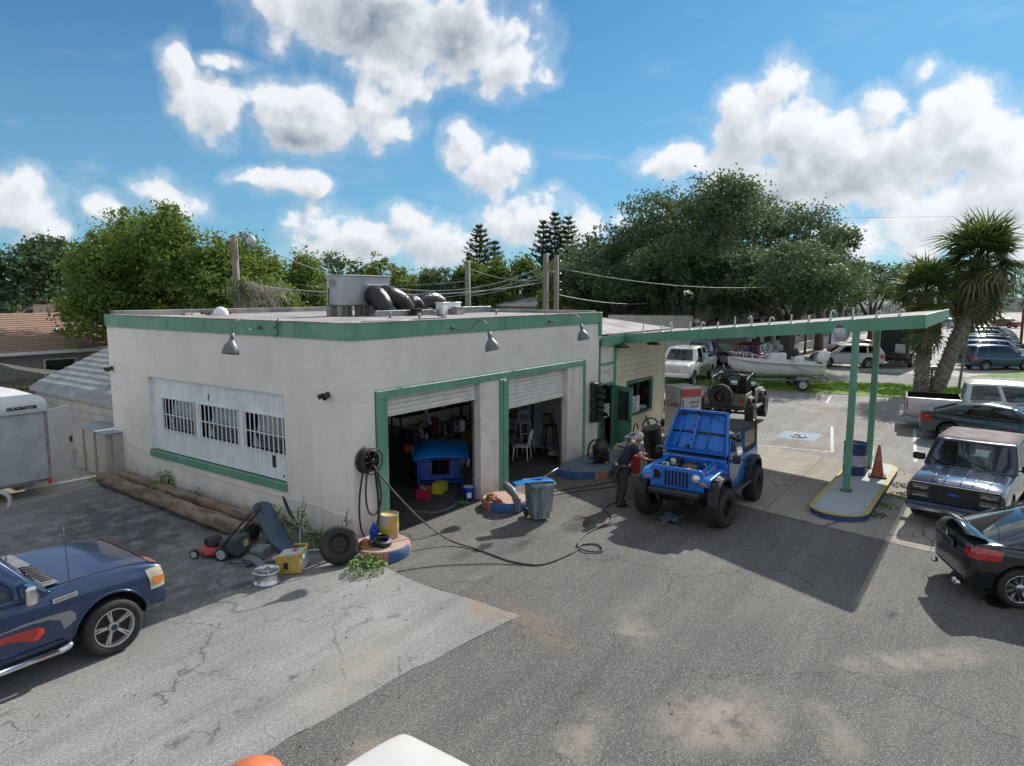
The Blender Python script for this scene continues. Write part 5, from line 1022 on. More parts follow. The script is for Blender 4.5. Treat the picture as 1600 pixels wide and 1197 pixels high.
for i in range(40):
    m_, nm_ = cols_[rr.randrange(10)]; hh = rr.uniform(.08, .36); lv = i % 4; z_ = (.48, 1.03, 1.58, 2.13)[lv]
    if i < 26: x, y, wh = 4.85+rr.uniform(0, 2.8), 3.55+rr.uniform(0, .1), 'left bay'
    else: x, y, wh = 9.3, 2.3+(i-26)*.15, 'right bay'
    b = MB()
    if i % 3: b.box((x, y, z_+hh/2), (rr.uniform(.08, .26), rr.uniform(.08, .24), hh), rr.uniform(-30, 30), .01)
    else: b.cyl((x, y, z_), (x, y, z_+hh), .06, n=12)
    tag(b.obj('shelf_item', m_), nm_+(' box' if i % 3 else ' can')+' on the '+['lowest', 'second', 'third', 'top'][lv]+' shelf of the rack in the '+wh, 'shop item', 'items on the storage racks')
t = empty('plastic_chair', (7.9, 1.5, .012), 200, 'white plastic chair standing in front of the ladder in the right bay', 'chair')
for (x, y) in ((-.2, -.2), (.2, -.2), (-.2, .2), (.2, .2)): b = MB(); b.tube([(x*1.15, y*1.15, 0), (x, y, .42)], .02, 6); b.obj('leg', M_white, t)
b = MB(); b.box((0, 0, .44), (.46, .46, .035), 0, .015); b.obj('seat', M_white, t)
for k_ in range(5): b = MB(); b.tube([(-.18+.09*k_, .2, .45), (-.20+.10*k_, .30, .88)], .018, 6); b.obj('back_slat', M_white, t)
b = MB(); b.tube([(-.23, .3, .88), (0, .33, .93), (.23, .3, .88)], .022, 6); b.obj('back_rail', M_white, t)
b = MB(); b.tube([(1.6, 4.6, 3.9), (1.6, 4.6, 2.2)], .02, 5); b.tube([(2.4, 3.0, 3.9), (2.5, 2.9, 2.6)], .02, 5); tag(b.obj('hanging_chain', M_metal), 'metal chains hanging in the dark of the left bay', 'chain')
# right bay
b = MB(); b.bx((4.6, 3.9, 1.75), (9.5, 4.55, 1.83)); b.bx((4.6, 4.5, 1.8), (9.5, 4.55, 2.6)); tag(b.obj('dark_counter', M_shelf), 'dark counter shelf along the back of the right bay', 'counter')
def ladder(loc, rz, label):
    t = empty('step_ladder', loc, rz, label, 'ladder')
    for s in (-1, 1): b = MB(); b.tube([(s*.24, 0, 0), (s*.17, .32, 1.35)], .022, 6); b.obj('rail', M_white, t); b = MB(); b.tube([(s*.22, .62, 0), (s*.16, .36, 1.3)], .016, 6); b.obj('rear_rail', M_white, t)
    for k_ in range(4): b = MB(); z_ = .25+k_*.33; b.box((0, .06+.08*k_, z_), (.44-.04*k_, .1, .03), 0, .005); b.obj('tread', M_white, t)
    for k_ in range(3): b = MB(); b.tube([(-.10+.10*k_, .22, .95), (-.08+.08*k_, .33, 1.35)], .016, 6); b.obj('slat', M_white, t)
ladder((8.85, 1.9, .012), -20, 'white folding step ladder standing in the right bay')
t = empty('bar_stool', (9.36, 1.45, .012), 15, 'dark bar stool beside the ladder in the right bay', 'stool')
for (x, y) in ((-.17, -.17), (.17, -.17), (-.17, .17), (.17, .17)): b = MB(); b.tube([(x*1.25, y*1.25, 0), (x*.85, y*.85, .85)], .02, 6); b.obj('leg', M_black, t)
for z_ in (.25, .45): b = MB(); b.tube([(-.2, -.2, z_), (.2, -.2, z_), (.2, .2, z_), (-.2, .2, z_)], .014, 6, closed=True); b.obj('stretcher', M_black, t)
b = MB(); b.lathe([(0, .92), (.18, .91), (.2, .87), (.18, .85), (0, .85)], 20); b.obj('seat', M_black, t)
b = MB(); b.box((9.3, 1.5, 1.08), (.34, .28, .28), 25, .006); tag(b.obj('cardboard_box', mat('cardboard', (.26, .17, .08), (.2, .13, .07), .8)), 'brown cardboard box on the bar stool seat', 'box')
b = MB(); b.bx((8.3, 2.9, .012), (8.6, 3.2, .95), .02); tag(b.obj('red_tool_cabinet', mat('dull_red_metal', (.28, .03, .02), rough=.45)), 'narrow red tool cabinet left of the ladder', 'cabinet')
b = MB(); b.bx((7.0, 3.1, .012), (7.5, 3.6, .8), .02); tag(b.obj('brown_cabinet', mat('brown_wood', (.09, .06, .02), rough=.7)), 'brown cabinet in the dark corner of the right bay', 'cabinet')
b = MB(); b.box((9.1, 1.05, .08), (.5, .34, .13), 12, .02); tag(b.obj('white_tray', M_wht2), 'white tray on the floor under the bar stool', 'tray')
b = MB(); b.sphere((8.9, 2.1, .2), .2, 12, 8, sq=(1, .8, 1)); tag(b.obj('black_bag', M_duct), 'black bag on the floor under the ladder', 'bag')
for i in range(14): b = MB(); x = 5.2+i*.3; hh = rr.uniform(.12, .4); b.box((x, 4.2, 1.83+hh/2), (rr.uniform(.1, .24), .2, hh), rr.uniform(-20, 20), .01); tag(b.obj('counter_item', [M_black, M_white, M_metal, M_shelf, M_cmu][i % 5]), ['black', 'white', 'grey metal', 'dark', 'concrete grey'][i % 5]+' shop item on the counter, '+('left' if i < 5 else 'middle' if i < 10 else 'right')+' part of the right bay', 'shop item', 'items on the right bay counter')
for i in range(7): b = MB(); b.sphere((5.4+rr.uniform(-.2, .4), 2.6+rr.uniform(-.3, .3), .1+i*.17), .06, 8, 5); tag(b.obj('chrome_part', M_alloy), 'small bright metal part in the dark beside the centre post', 'car part', 'bright parts in the right bay')
for i in range(11): b = MB(); b.box((5.9+i*.24, 1.1, .016), (.11, .62, .006), 24); tag(b.obj('floor_mat_strip', mat('olive_mat', (.12, .11, .05), (.08, .07, .04), .8)), 'olive strip of the slatted floor mat in the right bay', 'floor mat', 'strips of the slatted floor mat')
# ---------------------------------------------------------------- between office and jeep
ct = empty('tool_cart', (7.75, -1.95, 0), 20, 'tan wheeled tool cart behind the man', 'tool cart'); M_tan = mat('tan_metal', (.30, .26, .18), (.2, .18, .13), .6, sc=5)
for (x, y) in ((-.3, -.2), (.3, -.2), (-.3, .2), (.3, .2)): b = MB(); b.box((x, y, .5), (.04, .04, .86), 0, .004); b.obj('leg', M_tan, ct); b = MB(); b.cyl((x, y-.02, .05), (x, y+.02, .05), .05, n=12); b.obj('caster', M_black, ct)
for z_ in (.3, .9): b = MB(); b.box((0, 0, z_), (.66, .46, .04), 0, .006); b.obj('shelf', M_tan, ct)
for k_ in range(9): b = MB(); b.cyl((rr.uniform(-.28, .2), rr.uniform(-.18, .18), .95), (rr.uniform(-.2, .28), rr.uniform(-.18, .18), .96+rr.uniform(0, .05)), .02, n=6); b.obj('tool', [M_metal, M_black, M_wht2][k_ % 3], ct)
b = MB(); b.lathe([(0, 0), (.11, 0), (.13, .22), (.12, .22)], 14, Matrix.Translation((.1, 0, .32))); b.obj('pail', M_white, ct)
st = empty('bench_seat', (8.7, -2.55, 0), 0, 'brown car bench seat stood on end beside the open hood', 'car seat'); M_seat = mat('brown_vinyl', (.075, .06, .048), (.05, .04, .033), .5, sc=4); 
b = MB(); b.box((0, 0, 0), (.24, .5, 1.35), 0, .09); o = b.obj('seat_back', M_seat, st); b = MB(); b.box((-.14, 0, .02), (.06, .22, 1.2), 0, .03); b.obj('centre_insert', M_black, st); st.rotation_euler = (R(-14), R(-14), R(40)); st.location = (7.95, -2.75, .95)
b = MB(); b.tube(arc((0, 0, .68), .2, 0, 180, 12, 'yz'), .022, 8); b.obj('seat_handle', M_black, st)
t = empty('red_fuel_can', (6.75, -2.85, .0), 20, 'red fuel can on a stand between the man and the seat', 'fuel can'); b = MB(); b.prism([(-.17, 0), (.17, 0), (.17, .3), (.05, .42), (-.17, .42)], -.1, .1, lambda u, v, w_: (u, w_, v)); b.obj('body', M_red, t); b = MB(); b.tube([(.1, 0, .36), (.2, 0, .5)], .02, 6); b.obj('spout', M_black, t); t.location = (6.55, -2.9, .62)
b = MB(); b.box((6.55, -2.9, .3), (.44, .36, .6), 20, .02); tag(b.obj('tan_stand', M_tan), 'tan box stand under the red fuel can', 'stand')
mtr = empty('parts_trolley', (8.9, -1.75, 0), 10, 'white trolley heaped with blue and chrome parts by the siding', 'trolley')
for (x, y) in ((-.25, -.2), (.25, -.2), (-.25, .2), (.25, .2)): b = MB(); b.tube([(x, y, 0), (x, y, 1.0)], .02, 6); b.obj('leg', M_wht2, mtr)
for z_ in (.45, .98): b = MB(); b.box((0, 0, z_), (.6, .48, .03), 0, .005); b.obj('shelf', M_wht2, mtr)
for k_ in range(12): b = MB(); b.sphere((rr.uniform(-.25, .25), rr.uniform(-.2, .2), rr.choice((.53, 1.05))), rr.uniform(.04, .1), 8, 5, sq=(1.3, 1, .6)); b.obj('spare_part', [M_bt, M_alloy, M_black][k_ % 3], mtr)
b = MB(); b.tube(arc((0, 0, 1.1), .24, 10, 170, 12, 'xz'), .02, 8); b.obj('bent_pipe', M_black, mtr)
b = MB(); b.lathe([(0, 0), (.24, 0), (.25, .7), (.2, .85), (.0, .88)], 18, Matrix.Translation((9.9, -2.55, 0))); b.tube(arc((9.9, -2.55, .92), .2, 0, 180, 10, 'xz'), .03, 7); tag(b.obj('grey_canister', M_gpan), 'grey canister with black hoop handle behind the car seat', 'canister')
panel('grey_chute', [[(11.2, -1.1, 1.15), (11.5, -.75, 1.25)], [(11.0, -1.35, .7), (11.4, -1.0, .75)], [(10.6, -1.75, .3), (11.1, -1.4, .3)], [(10.4, -2.0, .08), (10.9, -1.7, .08)]], M_gpan, 'ribbed pale grey sheet leaning against the drinks machine', 'sheet')
# drinks machine
dm = empty('drinks_machine', (13.9, -1.15, 0), -33, 'tall grey white drinks vending machine with red lettering behind the open hood', 'vending machine')
b = MB(); b.box((0, 0, .92), (.85, .95, 1.8), 0, .02); b.obj('cabinet', mat('grey_machine_enamel', (.66, .66, .64), (.58, .58, .56), .5, sc=3), dm)
b = MB(); b.box((0, 0, 1.835), (.87, .97, .03), 0, .008); b.obj('top', M_white, dm)
M_rd = mat('red_panel', (.5, .05, .06), (.42, .1, .1), .4, sc=4); M_rtx = mat('machine_red_ink', (.26, .04, .045), rough=.6); M_gtx = mat('machine_grey_ink', (.33, .30, .30), rough=.6)
for k_, (z0_, z1_, m) in enumerate(((1.5, 1.78, M_rd), (1.05, 1.5, M_wht2), (.1, 1.05, mat('brown_front', (.16, .12, .10), rough=.5)))): b = MB(); b.bx((-.40, -.485, z0_), (.40, -.478, z1_-.004)); b.obj('front_panel', m, dm)
b = MB(); b.bx((-.43, -.48, .05), (-.40, -.47, 1.8)); b.obj('corner_stripe', mat('dark_red_trim', (.12, .02, .02), rough=.5), dm)
b = MB(); b.bx((-.36, -.492, 1.12), (-.31, -.486, 1.40)); b.obj('blue_bar', M_bj, dm); b = MB(); b.bx((.0, -.492, 1.14), (.3, -.486, 1.2)); b.bx((-.1, -.492, 1.28), (.3, -.486, 1.36)); b.obj('grey_print', M_gpan, dm)
text('lettering', 'Caffeine free', M_gtx, .13, dm, face((-.428, .05, 1.62), (0, -1, 0), (0, 0, 1)))
text('lettering', 'diet', M_gtx, .20, dm, face((-.428, -.05, 1.46), (0, -1, 0), (0, 0, 1)), shear=.2)
text('lettering', 'Coke', M_rtx, .34, dm, face((-.428, -.02, 1.23), (0, -1, 0), (0, 0, 1)), shear=.25, bold=.006)
for i in range(14):
    b = MB(); x = 15.4+rr.uniform(-.9, 1.4); y = .15+rr.uniform(-.7, .8); b.box((x, y, .15+rr.uniform(0, .9)), (rr.uniform(.3, .9), rr.uniform(.1, .3), rr.uniform(.05, .3)), rr.uniform(0, 180), .02); tag(b.obj('scrap_part', [M_white, M_black, M_wht2, M_redp][i % 4]), ['white', 'black', 'off white', 'worn red'][i % 4]+' piece in the scrap pile behind the drinks machine', 'scrap', 'scrap pile behind the drinks machine')
# ---------------------------------------------------------------- left yard: cabinets, trailer, carport, fence, houses
for i in range(3):
    t = empty('storage_cabinet', (-.42+.02*i, 9.75+.74*i, 0), 0, ['beige upright storage cabinet nearest the garage wall', 'middle of the three beige upright storage cabinets', 'beige upright storage cabinet nearest the trailer door'][i], 'cabinet', 'beige cabinets between garage and trailer')
    M_bg = mat('beige_cabinet', (.50, .47, .42), (.42, .40, .37), .6, sc=3, dirt=.3); z1 = 1.22
    b = MB(); b.bx((0, -.29, 0), (.7, .29, z1), .015); b.obj('body', M_bg, t); b = MB(); b.bx((-.012, -.27, .03), (-.001, .27, z1-.04), .003); b.obj('door', M_bg, t)
    b = MB(); b.bx((-.03, -.37, z1), (.75, .35, z1+.03), .006); b.obj('top', mat('blue_grey_top', (.36, .40, .43), (.28, .31, .34), .6, sc=3), t); b = MB(); b.bx((.15, -.36, 0), (.6, -.30, z1-.02)); b.obj('gap_fill', M_dark if i else M_bg, t)  # dark fill stands in for shade in the gaps; nearest one stays beige
    b = MB(); b.box((-.03, .2, .5), (.03, .06, .03), 0, .005); b.obj('handle', M_green, t)
tr = empty('enclosed_trailer', (-1.93, 9.1, 0), 0, 'white enclosed cargo trailer with its side door open', 'trailer')
M_tr = mat('scuffed_white_trailer', (.52, .54, .56), (.38, .40, .43), .55, sc=1.6, detail=7, dirt=.4, dirtc=(.24, .26, .3), dsc=1.2); M_trd = mat('trailer_door_white', (.66, .66, .65), (.6, .6, .6), .5, sc=2)
b = MB(); b.bx((-3.4, 0, .42), (0, 4.5, 2.12), .01); b.obj('box_body', M_tr, tr)
b = MB(); b.grid([[(-3.5+3.55*i/10, y, z) for i in range(11)] for (y, z) in ((-.03, 2.12), (-.05, 2.20), (-.02, 2.34), (.08, 2.42), (.4, 2.46), (2, 2.50), (4.5, 2.46))]); b.bx((.02, .0, 2.12), (.05, 4.5, 2.4)); b.obj('roof_cap', M_trd, tr)
b = MB(); b.bx((-3.4, -.02, .36), (.02, .02, .43)); b.bx((-3.4, -.03, 2.10), (.02, -.001, 2.125)); b.obj('frame_rail', M_metal, tr); b = MB(); b.bx((-.03, -.025, .42), (.015, -.002, 2.12)); b.obj('corner_post', mat('rusty_red_edge', (.25, .12, .1), (.4, .35, .34), .6, sc=8), tr)
b = MB(); b.cyl((-.06, -.04, .36), (-.0, -.08, .36), .06, n=10); b.obj('tail_light', mat('red_lens', (.6, .02, .02), rough=.2), tr)
text('lettering', 'GLADIATOR', M_ink, .115, tr, face((-.50, -.060, 2.26), (1, 0, 0), (0, -.25, 1)), extrude=.004, bold=.006)
dd = bpy.data.objects.new('side_door', None); COL.objects.link(dd); dd.parent = tr; dd.location = (.03, .02, .42); dd.rotation_euler = (0, 0, R(36))
b = MB(); b.bx((0, -.03, 0), (.86, .0, 1.70), .008); b.obj('door_skin', M_trd, dd); b = MB(); b.box((.80, -.05, .82), (.06, .05, .16), 0, .01); b.obj('latch', M_rust, dd); b = MB(); b.cyl((.38, -.035, .85), (.38, -.03, .85), .02, n=8); b.obj('vent', M_metal, dd); b = MB(); b.bx((0, -.04, 1.69), (.86, .005, 1.72)); b.obj('top_edge', M_white, dd)
for y in (1.8, 2.6): wheel(tr, (-3.5, y, .33), 1, .33, .2, .2, 5, 1, M_wht2, 'steel')
wheel(tr, (-3.0, .35, .33), -1, .33, .2, .2, 5, 1, M_wht2, 'steel')
b = MB(); b.tube(bez([(-1.1, -.5, .0), (-1.05, -.45, .25), (-1.2, -.2, .4)], 5), .05, 8); b.obj('mudguard', M_wht2, tr)
cp = empty('metal_carport', (0, 0, 0), 0, 'pale metal carport shed with ribbed grey roof behind the cabinets', 'shed')
M_cpw = mat('cream_metal_siding', (.52, .49, .46), (.44, .42, .39), .55, sc=2); M_cpr = mat('grey_metal_roof', (.36, .35, .36), (.26, .26, .27), .5, .3, sc=2, dirt=.3)
for i in range(7): b = MB(); z_ = .02+i*.27; b.add([(.40, 10.3, z_), (.40, 16.3, z_), (.44, 16.3, z_+.03), (.44, 10.3, z_+.03), (.40, 10.3, z_+.06), (.40, 16.3, z_+.06), (.40, 16.3, z_+.27), (.40, 10.3, z_+.27)], [(0, 1, 2, 3), (3, 2, 5, 4), (4, 5, 6, 7)]); b.obj('siding_panel', M_cpw, cp)
b = MB(); b.bx((.46, 10.3, 0), (.5, 16.3, 1.9)); b.prism([(.42, 0), (7.0, 0), (7.0, 1.9), (3.7, 3.35), (.42, 1.9)], 16.26, 16.3, lambda u, v, w_: (u, w_, v)); b.obj('inner_wall', M_cpw, cp)
prof = [(.28, 1.80), (.34, 1.93), (.55, 2.04)]
nr = 11
for i in range(nr):
    x0 = .55+(3.7-.55)*i/nr; z0_ = 2.04+(3.42-2.04)*i/nr; x1_ = .55+(3.7-.55)*(i+1)/nr; z1_ = 2.04+(3.42-2.04)*(i+1)/nr; b = MB()
    b.add([(x0, 10.1, z0_), (x0, 16.5, z0_), (x0+.04, 16.5, z0_+.055), (x0+.04, 10.1, z0_+.055), (x0+.10, 16.5, z0_+.06), (x0+.10, 10.1, z0_+.06), (x0+.13, 16.5, z0_+.06-.0), (x0+.13, 10.1, z0_+.06), (x1_, 16.5, z1_), (x1_, 10.1, z1_)], [(0, 1, 2, 3), (3, 2, 4, 5), (5, 4, 8, 9)]); b.obj('roof_sheet', M_cpr, cp)
b = MB(); b.grid([[(x, y, z) for y in (10.1, 16.5)] for (x, z) in prof]); b.obj('eave_bend', M_cpr, cp)
b = MB(); b.add([(3.7, 10.1, 3.42), (3.7, 16.5, 3.42), (7.1, 16.5, 1.9), (7.1, 10.1, 1.9)], [(0, 1, 2, 3)]); b.obj('far_roof_slope', M_cpr, cp)
# fence
def plank_fence(name, a, b_, h, label, gap=.15, m=M_wood):
    t = empty(name, (0, 0, 0), 0, label, 'fence'); a = Vector(a); b_ = Vector(b_); n = int((b_-a).length/gap); ang = math.degrees(math.atan2((b_-a).y, (b_-a).x))
    me = MB(); me.box((0, 0, h/2), (gap*.93, .02, h), 0, .004); me = me.mesh('plank', m)
    for i in range(n):
        p = a.lerp(b_, (i+.5)/n); o = link('plank', me, t, (p.x, p.y, rr.uniform(-.03, .03))); o.rotation_euler = (R(rr.uniform(-1, 1)), R(rr.uniform(-.8, .8)), R(ang))
    for i in range(0, n+1, 16): p = a.lerp(b_, i/n); q = MB(); q.box((p.x, p.y-.07, h/2+.05), (.1, .1, h+.1), ang, .005); q.obj('post', m, t)
    for z_ in (.3, h-.3): q = MB(); q.tube([(a.x, a.y-.03, z_), (b_.x, b_.y-.03, z_)], .04, 4); q.obj('rail', m, t)
plank_fence('wood_fence', (-6, 20.3), (9, 20.3), 1.75, 'weathered grey plank fence behind the trailer and carport')
plank_fence('wood_fence', (-4.5, 16.6), (.1, 17.4), 1.55, 'shorter nearer grey plank fence left of the carport')
M_shA = mat('brown_shingle', (.34, .215, .15), (.26, .165, .12), .9, sc=22, detail=3, bump=.01); M_shB = mat('dark_brown_shingle', (.13, .09, .085), (.095, .07, .066), .9, sc=16, detail=3); M_hw = mat('stucco_grey', (.33, .33, .30), (.28, .28, .26), .85, sc=3)
hA = empty('house', (0, 0, 0), 0, 'single storey house with light brown shingle roof left of the garage', 'house')
b = MB(); b.bx((-9, 26.0, 0), (13, 36, 2.35)); b.obj('wall', M_hw, hA)
# shingle courses
nC = 17
for i in range(nC):
    y0_ = 25.5+(31.6-25.5)*i/nC; z0_ = 2.42+(4.0-2.42)*i/nC; y1_ = y0_+(31.6-25.5)/nC+.03; z1_ = z0_+(4.0-2.42)/nC+.006; b = MB(); b.add([(-10, y0_, z0_), (14, y0_, z0_), (14, y0_, z0_+.035), (-10, y0_, z0_+.035), (14, y1_, z1_+.003), (-10, y1_, z1_+.003)], [(0, 1, 2, 3), (3, 2, 4, 5)]); b.obj('shingle_course', M_shA, hA)
b = MB(); b.add([(-10, 31.6, 4.0), (14, 31.6, 4.0), (14, 37, 2.4), (-10, 37, 2.4)], [(0, 1, 2, 3)]); b.obj('rear_roof', M_shA, hA)
b = MB(); b.bx((-10, 25.42, 2.28), (14, 25.52, 2.42), .004); b.obj('gutter', M_white, hA); b = MB(); b.bx((4.2, 25.97, 1.0), (5.6, 26.0, 2.0)); w_ = b.obj('window', M_trimw, hA); b = MB(); b.bx((4.28, 25.955, 1.06), (5.52, 25.968, 1.94)); b.obj('pane', mat('dark_pane', (.02, .03, .035), rough=.1), w_)
for (x, y) in ((2.6, 29.2), (8.0, 30.2)): b = MB(); b.box((x, y, 2.42+(y-25.5)*.259+.12), (1.9, .55, .16), 0, .02, Matrix.Rotation(R(14), 4, 'X')); b.obj('skylight', M_shB, hA)
b = MB(); b.cyl((5.6, 28.0, 3.0), (5.6, 28.0, 3.35), .05, n=8); b.obj('vent_pipe', M_metal, hA)
hB = empty('house', (0, 0, 0), 0, 'second house behind with dark brown hip roof', 'house')
b = MB(); b.bx((-14, 40, 0), (19, 50, 2.6)); b.obj('wall', M_hw, hB); b = MB(); b.add([(-15, 39.5, 2.6), (20, 39.5, 2.6), (20, 51, 2.6), (-15, 51, 2.6), (-6, 45, 4.75), (9.5, 45, 4.75)], [(0, 1, 5, 4), (1, 2, 5), (2, 3, 4, 5), (3, 0, 4)]); b.obj('roof', M_shB, hB)
b = MB(); b.add([(8, 37.5, 2.7), (24, 37.5, 2.7), (21, 43, 4.3), (10, 43, 4.3)], [(0, 1, 2, 3)]); b.obj('porch_roof', M_shB, hB)
q = MB(); q.grid([[(1.5+i*.6, 21.2, 2.1-.06*i-.35*math.sin(PI*i/9)) for i in range(10)], [(1.7+i*.6, 24.3, 2.2-.06*i-.35*math.sin(PI*i/9)) for i in range(10)]]); tag(q.obj('shade_sail', mat('cream_canvas', (.55, .5, .38), rough=.8)), 'cream canvas sheet sagging behind the plank fence', 'canvas')
for i, (x, y) in enumerate(((-.35, 15.5), (-.75, 15.9), (-.2, 16.0))): q = MB(); q.sphere((x, y, 1.55+.15*(i % 2)), .22, 9, 6, sq=(1.2, 1, .7)); tag(q.obj('yard_bundle', [mat('sky_blue_tarp', (.1, .35, .55), rough=.5), M_rust, M_white][i]), ['blue tarp bundle on top of the yard junk', 'rusty brown bundle on the yard junk', 'white bundle on the yard junk'][i], 'bundle')
q = MB(); q.box((-.5, 15.8, .65), (1.2, .8, 1.3), 5, .05); tag(q.obj('junk_crate', M_wood), 'old wooden crate behind the trailer holding yard junk', 'crate')
# ---------------------------------------------------------------- vehicles
def paint(name, c, rough=.28, metal=.25, coat=.8, c2=None, dirt=.08):
    return mat(name, c, c2 or tuple(x*.92 for x in c), rough, metal, sc=3, coat=coat, dirt=dirt, dirtc=(.2, .19, .17), dsc=1.5)
M_cglass = glass_mat('tinted_car_glass', (.16, .20, .20)); M_cglass2 = glass_mat('clear_car_glass', (.50, .66, .66)); M_oglass = mat('dark_opaque_glass', (.012, .015, .018), rough=.04, spec=.8, coat=.5)
M_chrome = mat('chrome', (.7, .71, .73), rough=.1, metal=1); M_redl = mat('red_tail_lens', (.50, .012, .012), (.36, .01, .01), .15, sc=20, coat=1); M_lens = mat('clear_head_lens', (.62, .60, .52), (.5, .5, .45), .12, sc=9, coat=1); M_amber = mat('amber_lens', (.7, .22, .03), rough=.2, coat=1); M_seam = mat('seam_black', (.006, .006, .007), rough=.7); M_inter = mat('dark_car_interior', (.03, .032, .036), rough=.8); M_well = mat('wheel_well_black', (.010, .010, .011), rough=.9)
def solid_mesh(stations, level=2, cutters=(), mats_=()):
    """body lofted through stations (x, z bottom, z top, half width, crown, taper) then cut by boxes / wheel arches"""
    b = MB(); rings = []
    for st in stations:
        x, zb, zt, w_, cr = st[:5]; tp = st[5] if len(st) > 5 else .95; h = zt-zb
        half = [(0, zb), (w_*.80, zb), (w_*.93, zb+.03*h+.01), (w_*.985, zb+.2*h), (w_, zb+.5*h), (w_*(.45+.55*tp)**.3, zb+.80*h), (w_*tp, zt-.02), (w_*(tp-.06), zt+cr*.25), (w_*.45, zt+cr*.85), (0, zt+cr)]
        rings.append([(x, y, z) for y, z in half]+[(x, -y, z) for y, z in half[-2:0:-1]])
    n = len(rings[0]); vs = [p for r_ in rings for p in r_]
    fs = [(i*n+j, (i+1)*n+j, (i+1)*n+(j+1) % n, i*n+(j+1) % n) for i in range(len(rings)-1) for j in range(n)]
    fs += [list(range(n)), list(range((len(rings)-1)*n, len(rings)*n))[::-1]]
    b.add(vs, fs, True); me = b.mesh('body', list(mats_))
    o = bpy.data.objects.new('tmp', me); COL.objects.link(o); s = o.modifiers.new('s', 'SUBSURF'); s.levels = s.render_levels = level
    cs = []
    for c in cutters:
        cb = MB()
        if c[0] == 'w': cb.cyl((c[1], c[2], c[3]), (c[1], c[4], c[3]), c[5], n=36, smooth=True)
        else: cb.bx(c[1], c[2])
        cm = cb.mesh('cut', [None, None]) if False else cb.mesh('cut', [mats_[0], mats_[1]])
        for p in cm.polygons: p.material_index = 1
        co = bpy.data.objects.new('cut', cm); COL.objects.link(co); cs.append(co)
        m = o.modifiers.new('b', 'BOOLEAN'); m.operation = 'DIFFERENCE'; m.object = co; m.solver = 'EXACT'
    bpy.context.view_layer.update(); dg = bpy.context.evaluated_depsgraph_get(); out = bpy.data.meshes.new_from_object(o.evaluated_get(dg))
    for q in [o]+cs: bpy.data.objects.remove(q)
    out.name = 'body'
    sm = [True]*len(out.polygons); out.polygons.foreach_set('use_smooth', sm)
    try: out.set_sharp_from_angle(angle=R(38))
    except Exception: pass
    return out
def bvh_of(me): return BVHTree.FromPolygons([v.co[:] for v in me.vertices], [p.vertices[:] for p in me.polygons])
def patch(bv, rows, d, off, name, m, parent):
    """project a grid of points along d onto the body and lift it by off"""
    d = Vector(d).normalized(); out = []; ok = True
    last = None
    for r_ in rows:
        q = []
        for p in r_:
            h = bv.ray_cast(Vector(p), d, 6)
            if h[0] is None: h = bv.find_nearest(Vector(p)+d*.6); 
            q.append(tuple(h[0]-d*off))
        out.append(q)
    b = MB(); b.grid(out); o = b.obj(name, m, parent, clean=False); me = o.data
    # make normals face the ray
    if me.polygons[0].normal.dot(d) > 0: me.flip_normals()
    return o
def side_rows(x0, x1, z0, z1, side, n=6, k=5, xt0=None, xt1=None):
    xt0 = x0 if xt0 is None else xt0; xt1 = x1 if xt1 is None else xt1
    return [[(x0+(x1-x0)*i/n+((xt0+(xt1-xt0)*i/n)-(x0+(x1-x0)*i/n))*j/k, side*2.2, z0+(z1-z0)*j/k) for i in range(n+1)] for j in range(k+1)]
def end_rows(y0, y1, z0, z1, end, n=8, k=4, big=5): return [[(end*big, y0+(y1-y0)*i/n, z0+(z1-z0)*j/k) for i in range(n+1)] for j in range(k+1)]
def top_rows(x0, x1, y0, y1, n=10, k=8, y0b=None, y1b=None):
    y0b = y0 if y0b is None else y0b; y1b = y1 if y1b is None else y1b
    return [[(x0+(x1-x0)*i/n, (y0+(y0b-y0)*i/n)+((y1+(y1b-y1)*i/n)-(y0+(y0b-y0)*i/n))*j/k, 3) for i in range(n+1)] for j in range(k+1)]
def seamed(bv, rows, d, name, m, parent, grow, off=.006):
    """a panel lifted off the body over a slightly larger black strip: reads as a shut line"""
    d = Vector(d).normalized(); R0 = [[Vector(p) for p in r_] for r_ in rows]
    c = sum((p for r_ in R0 for p in r_), Vector())/(len(R0)*len(R0[0])); big = []
    for r_ in R0:
        q = []
        for p in r_:
            v = p-c; v -= d*v.dot(d); q.append(p+Vector([(1 if t > 0 else -1)*grow if abs(t) > 1e-4 else 0 for t in v]))
        big.append(q)
    o = patch(bv, rows, d, off, name, m, parent); s = patch(bv, big, d, off*.4, 'shut_line', M_seam, o); return o
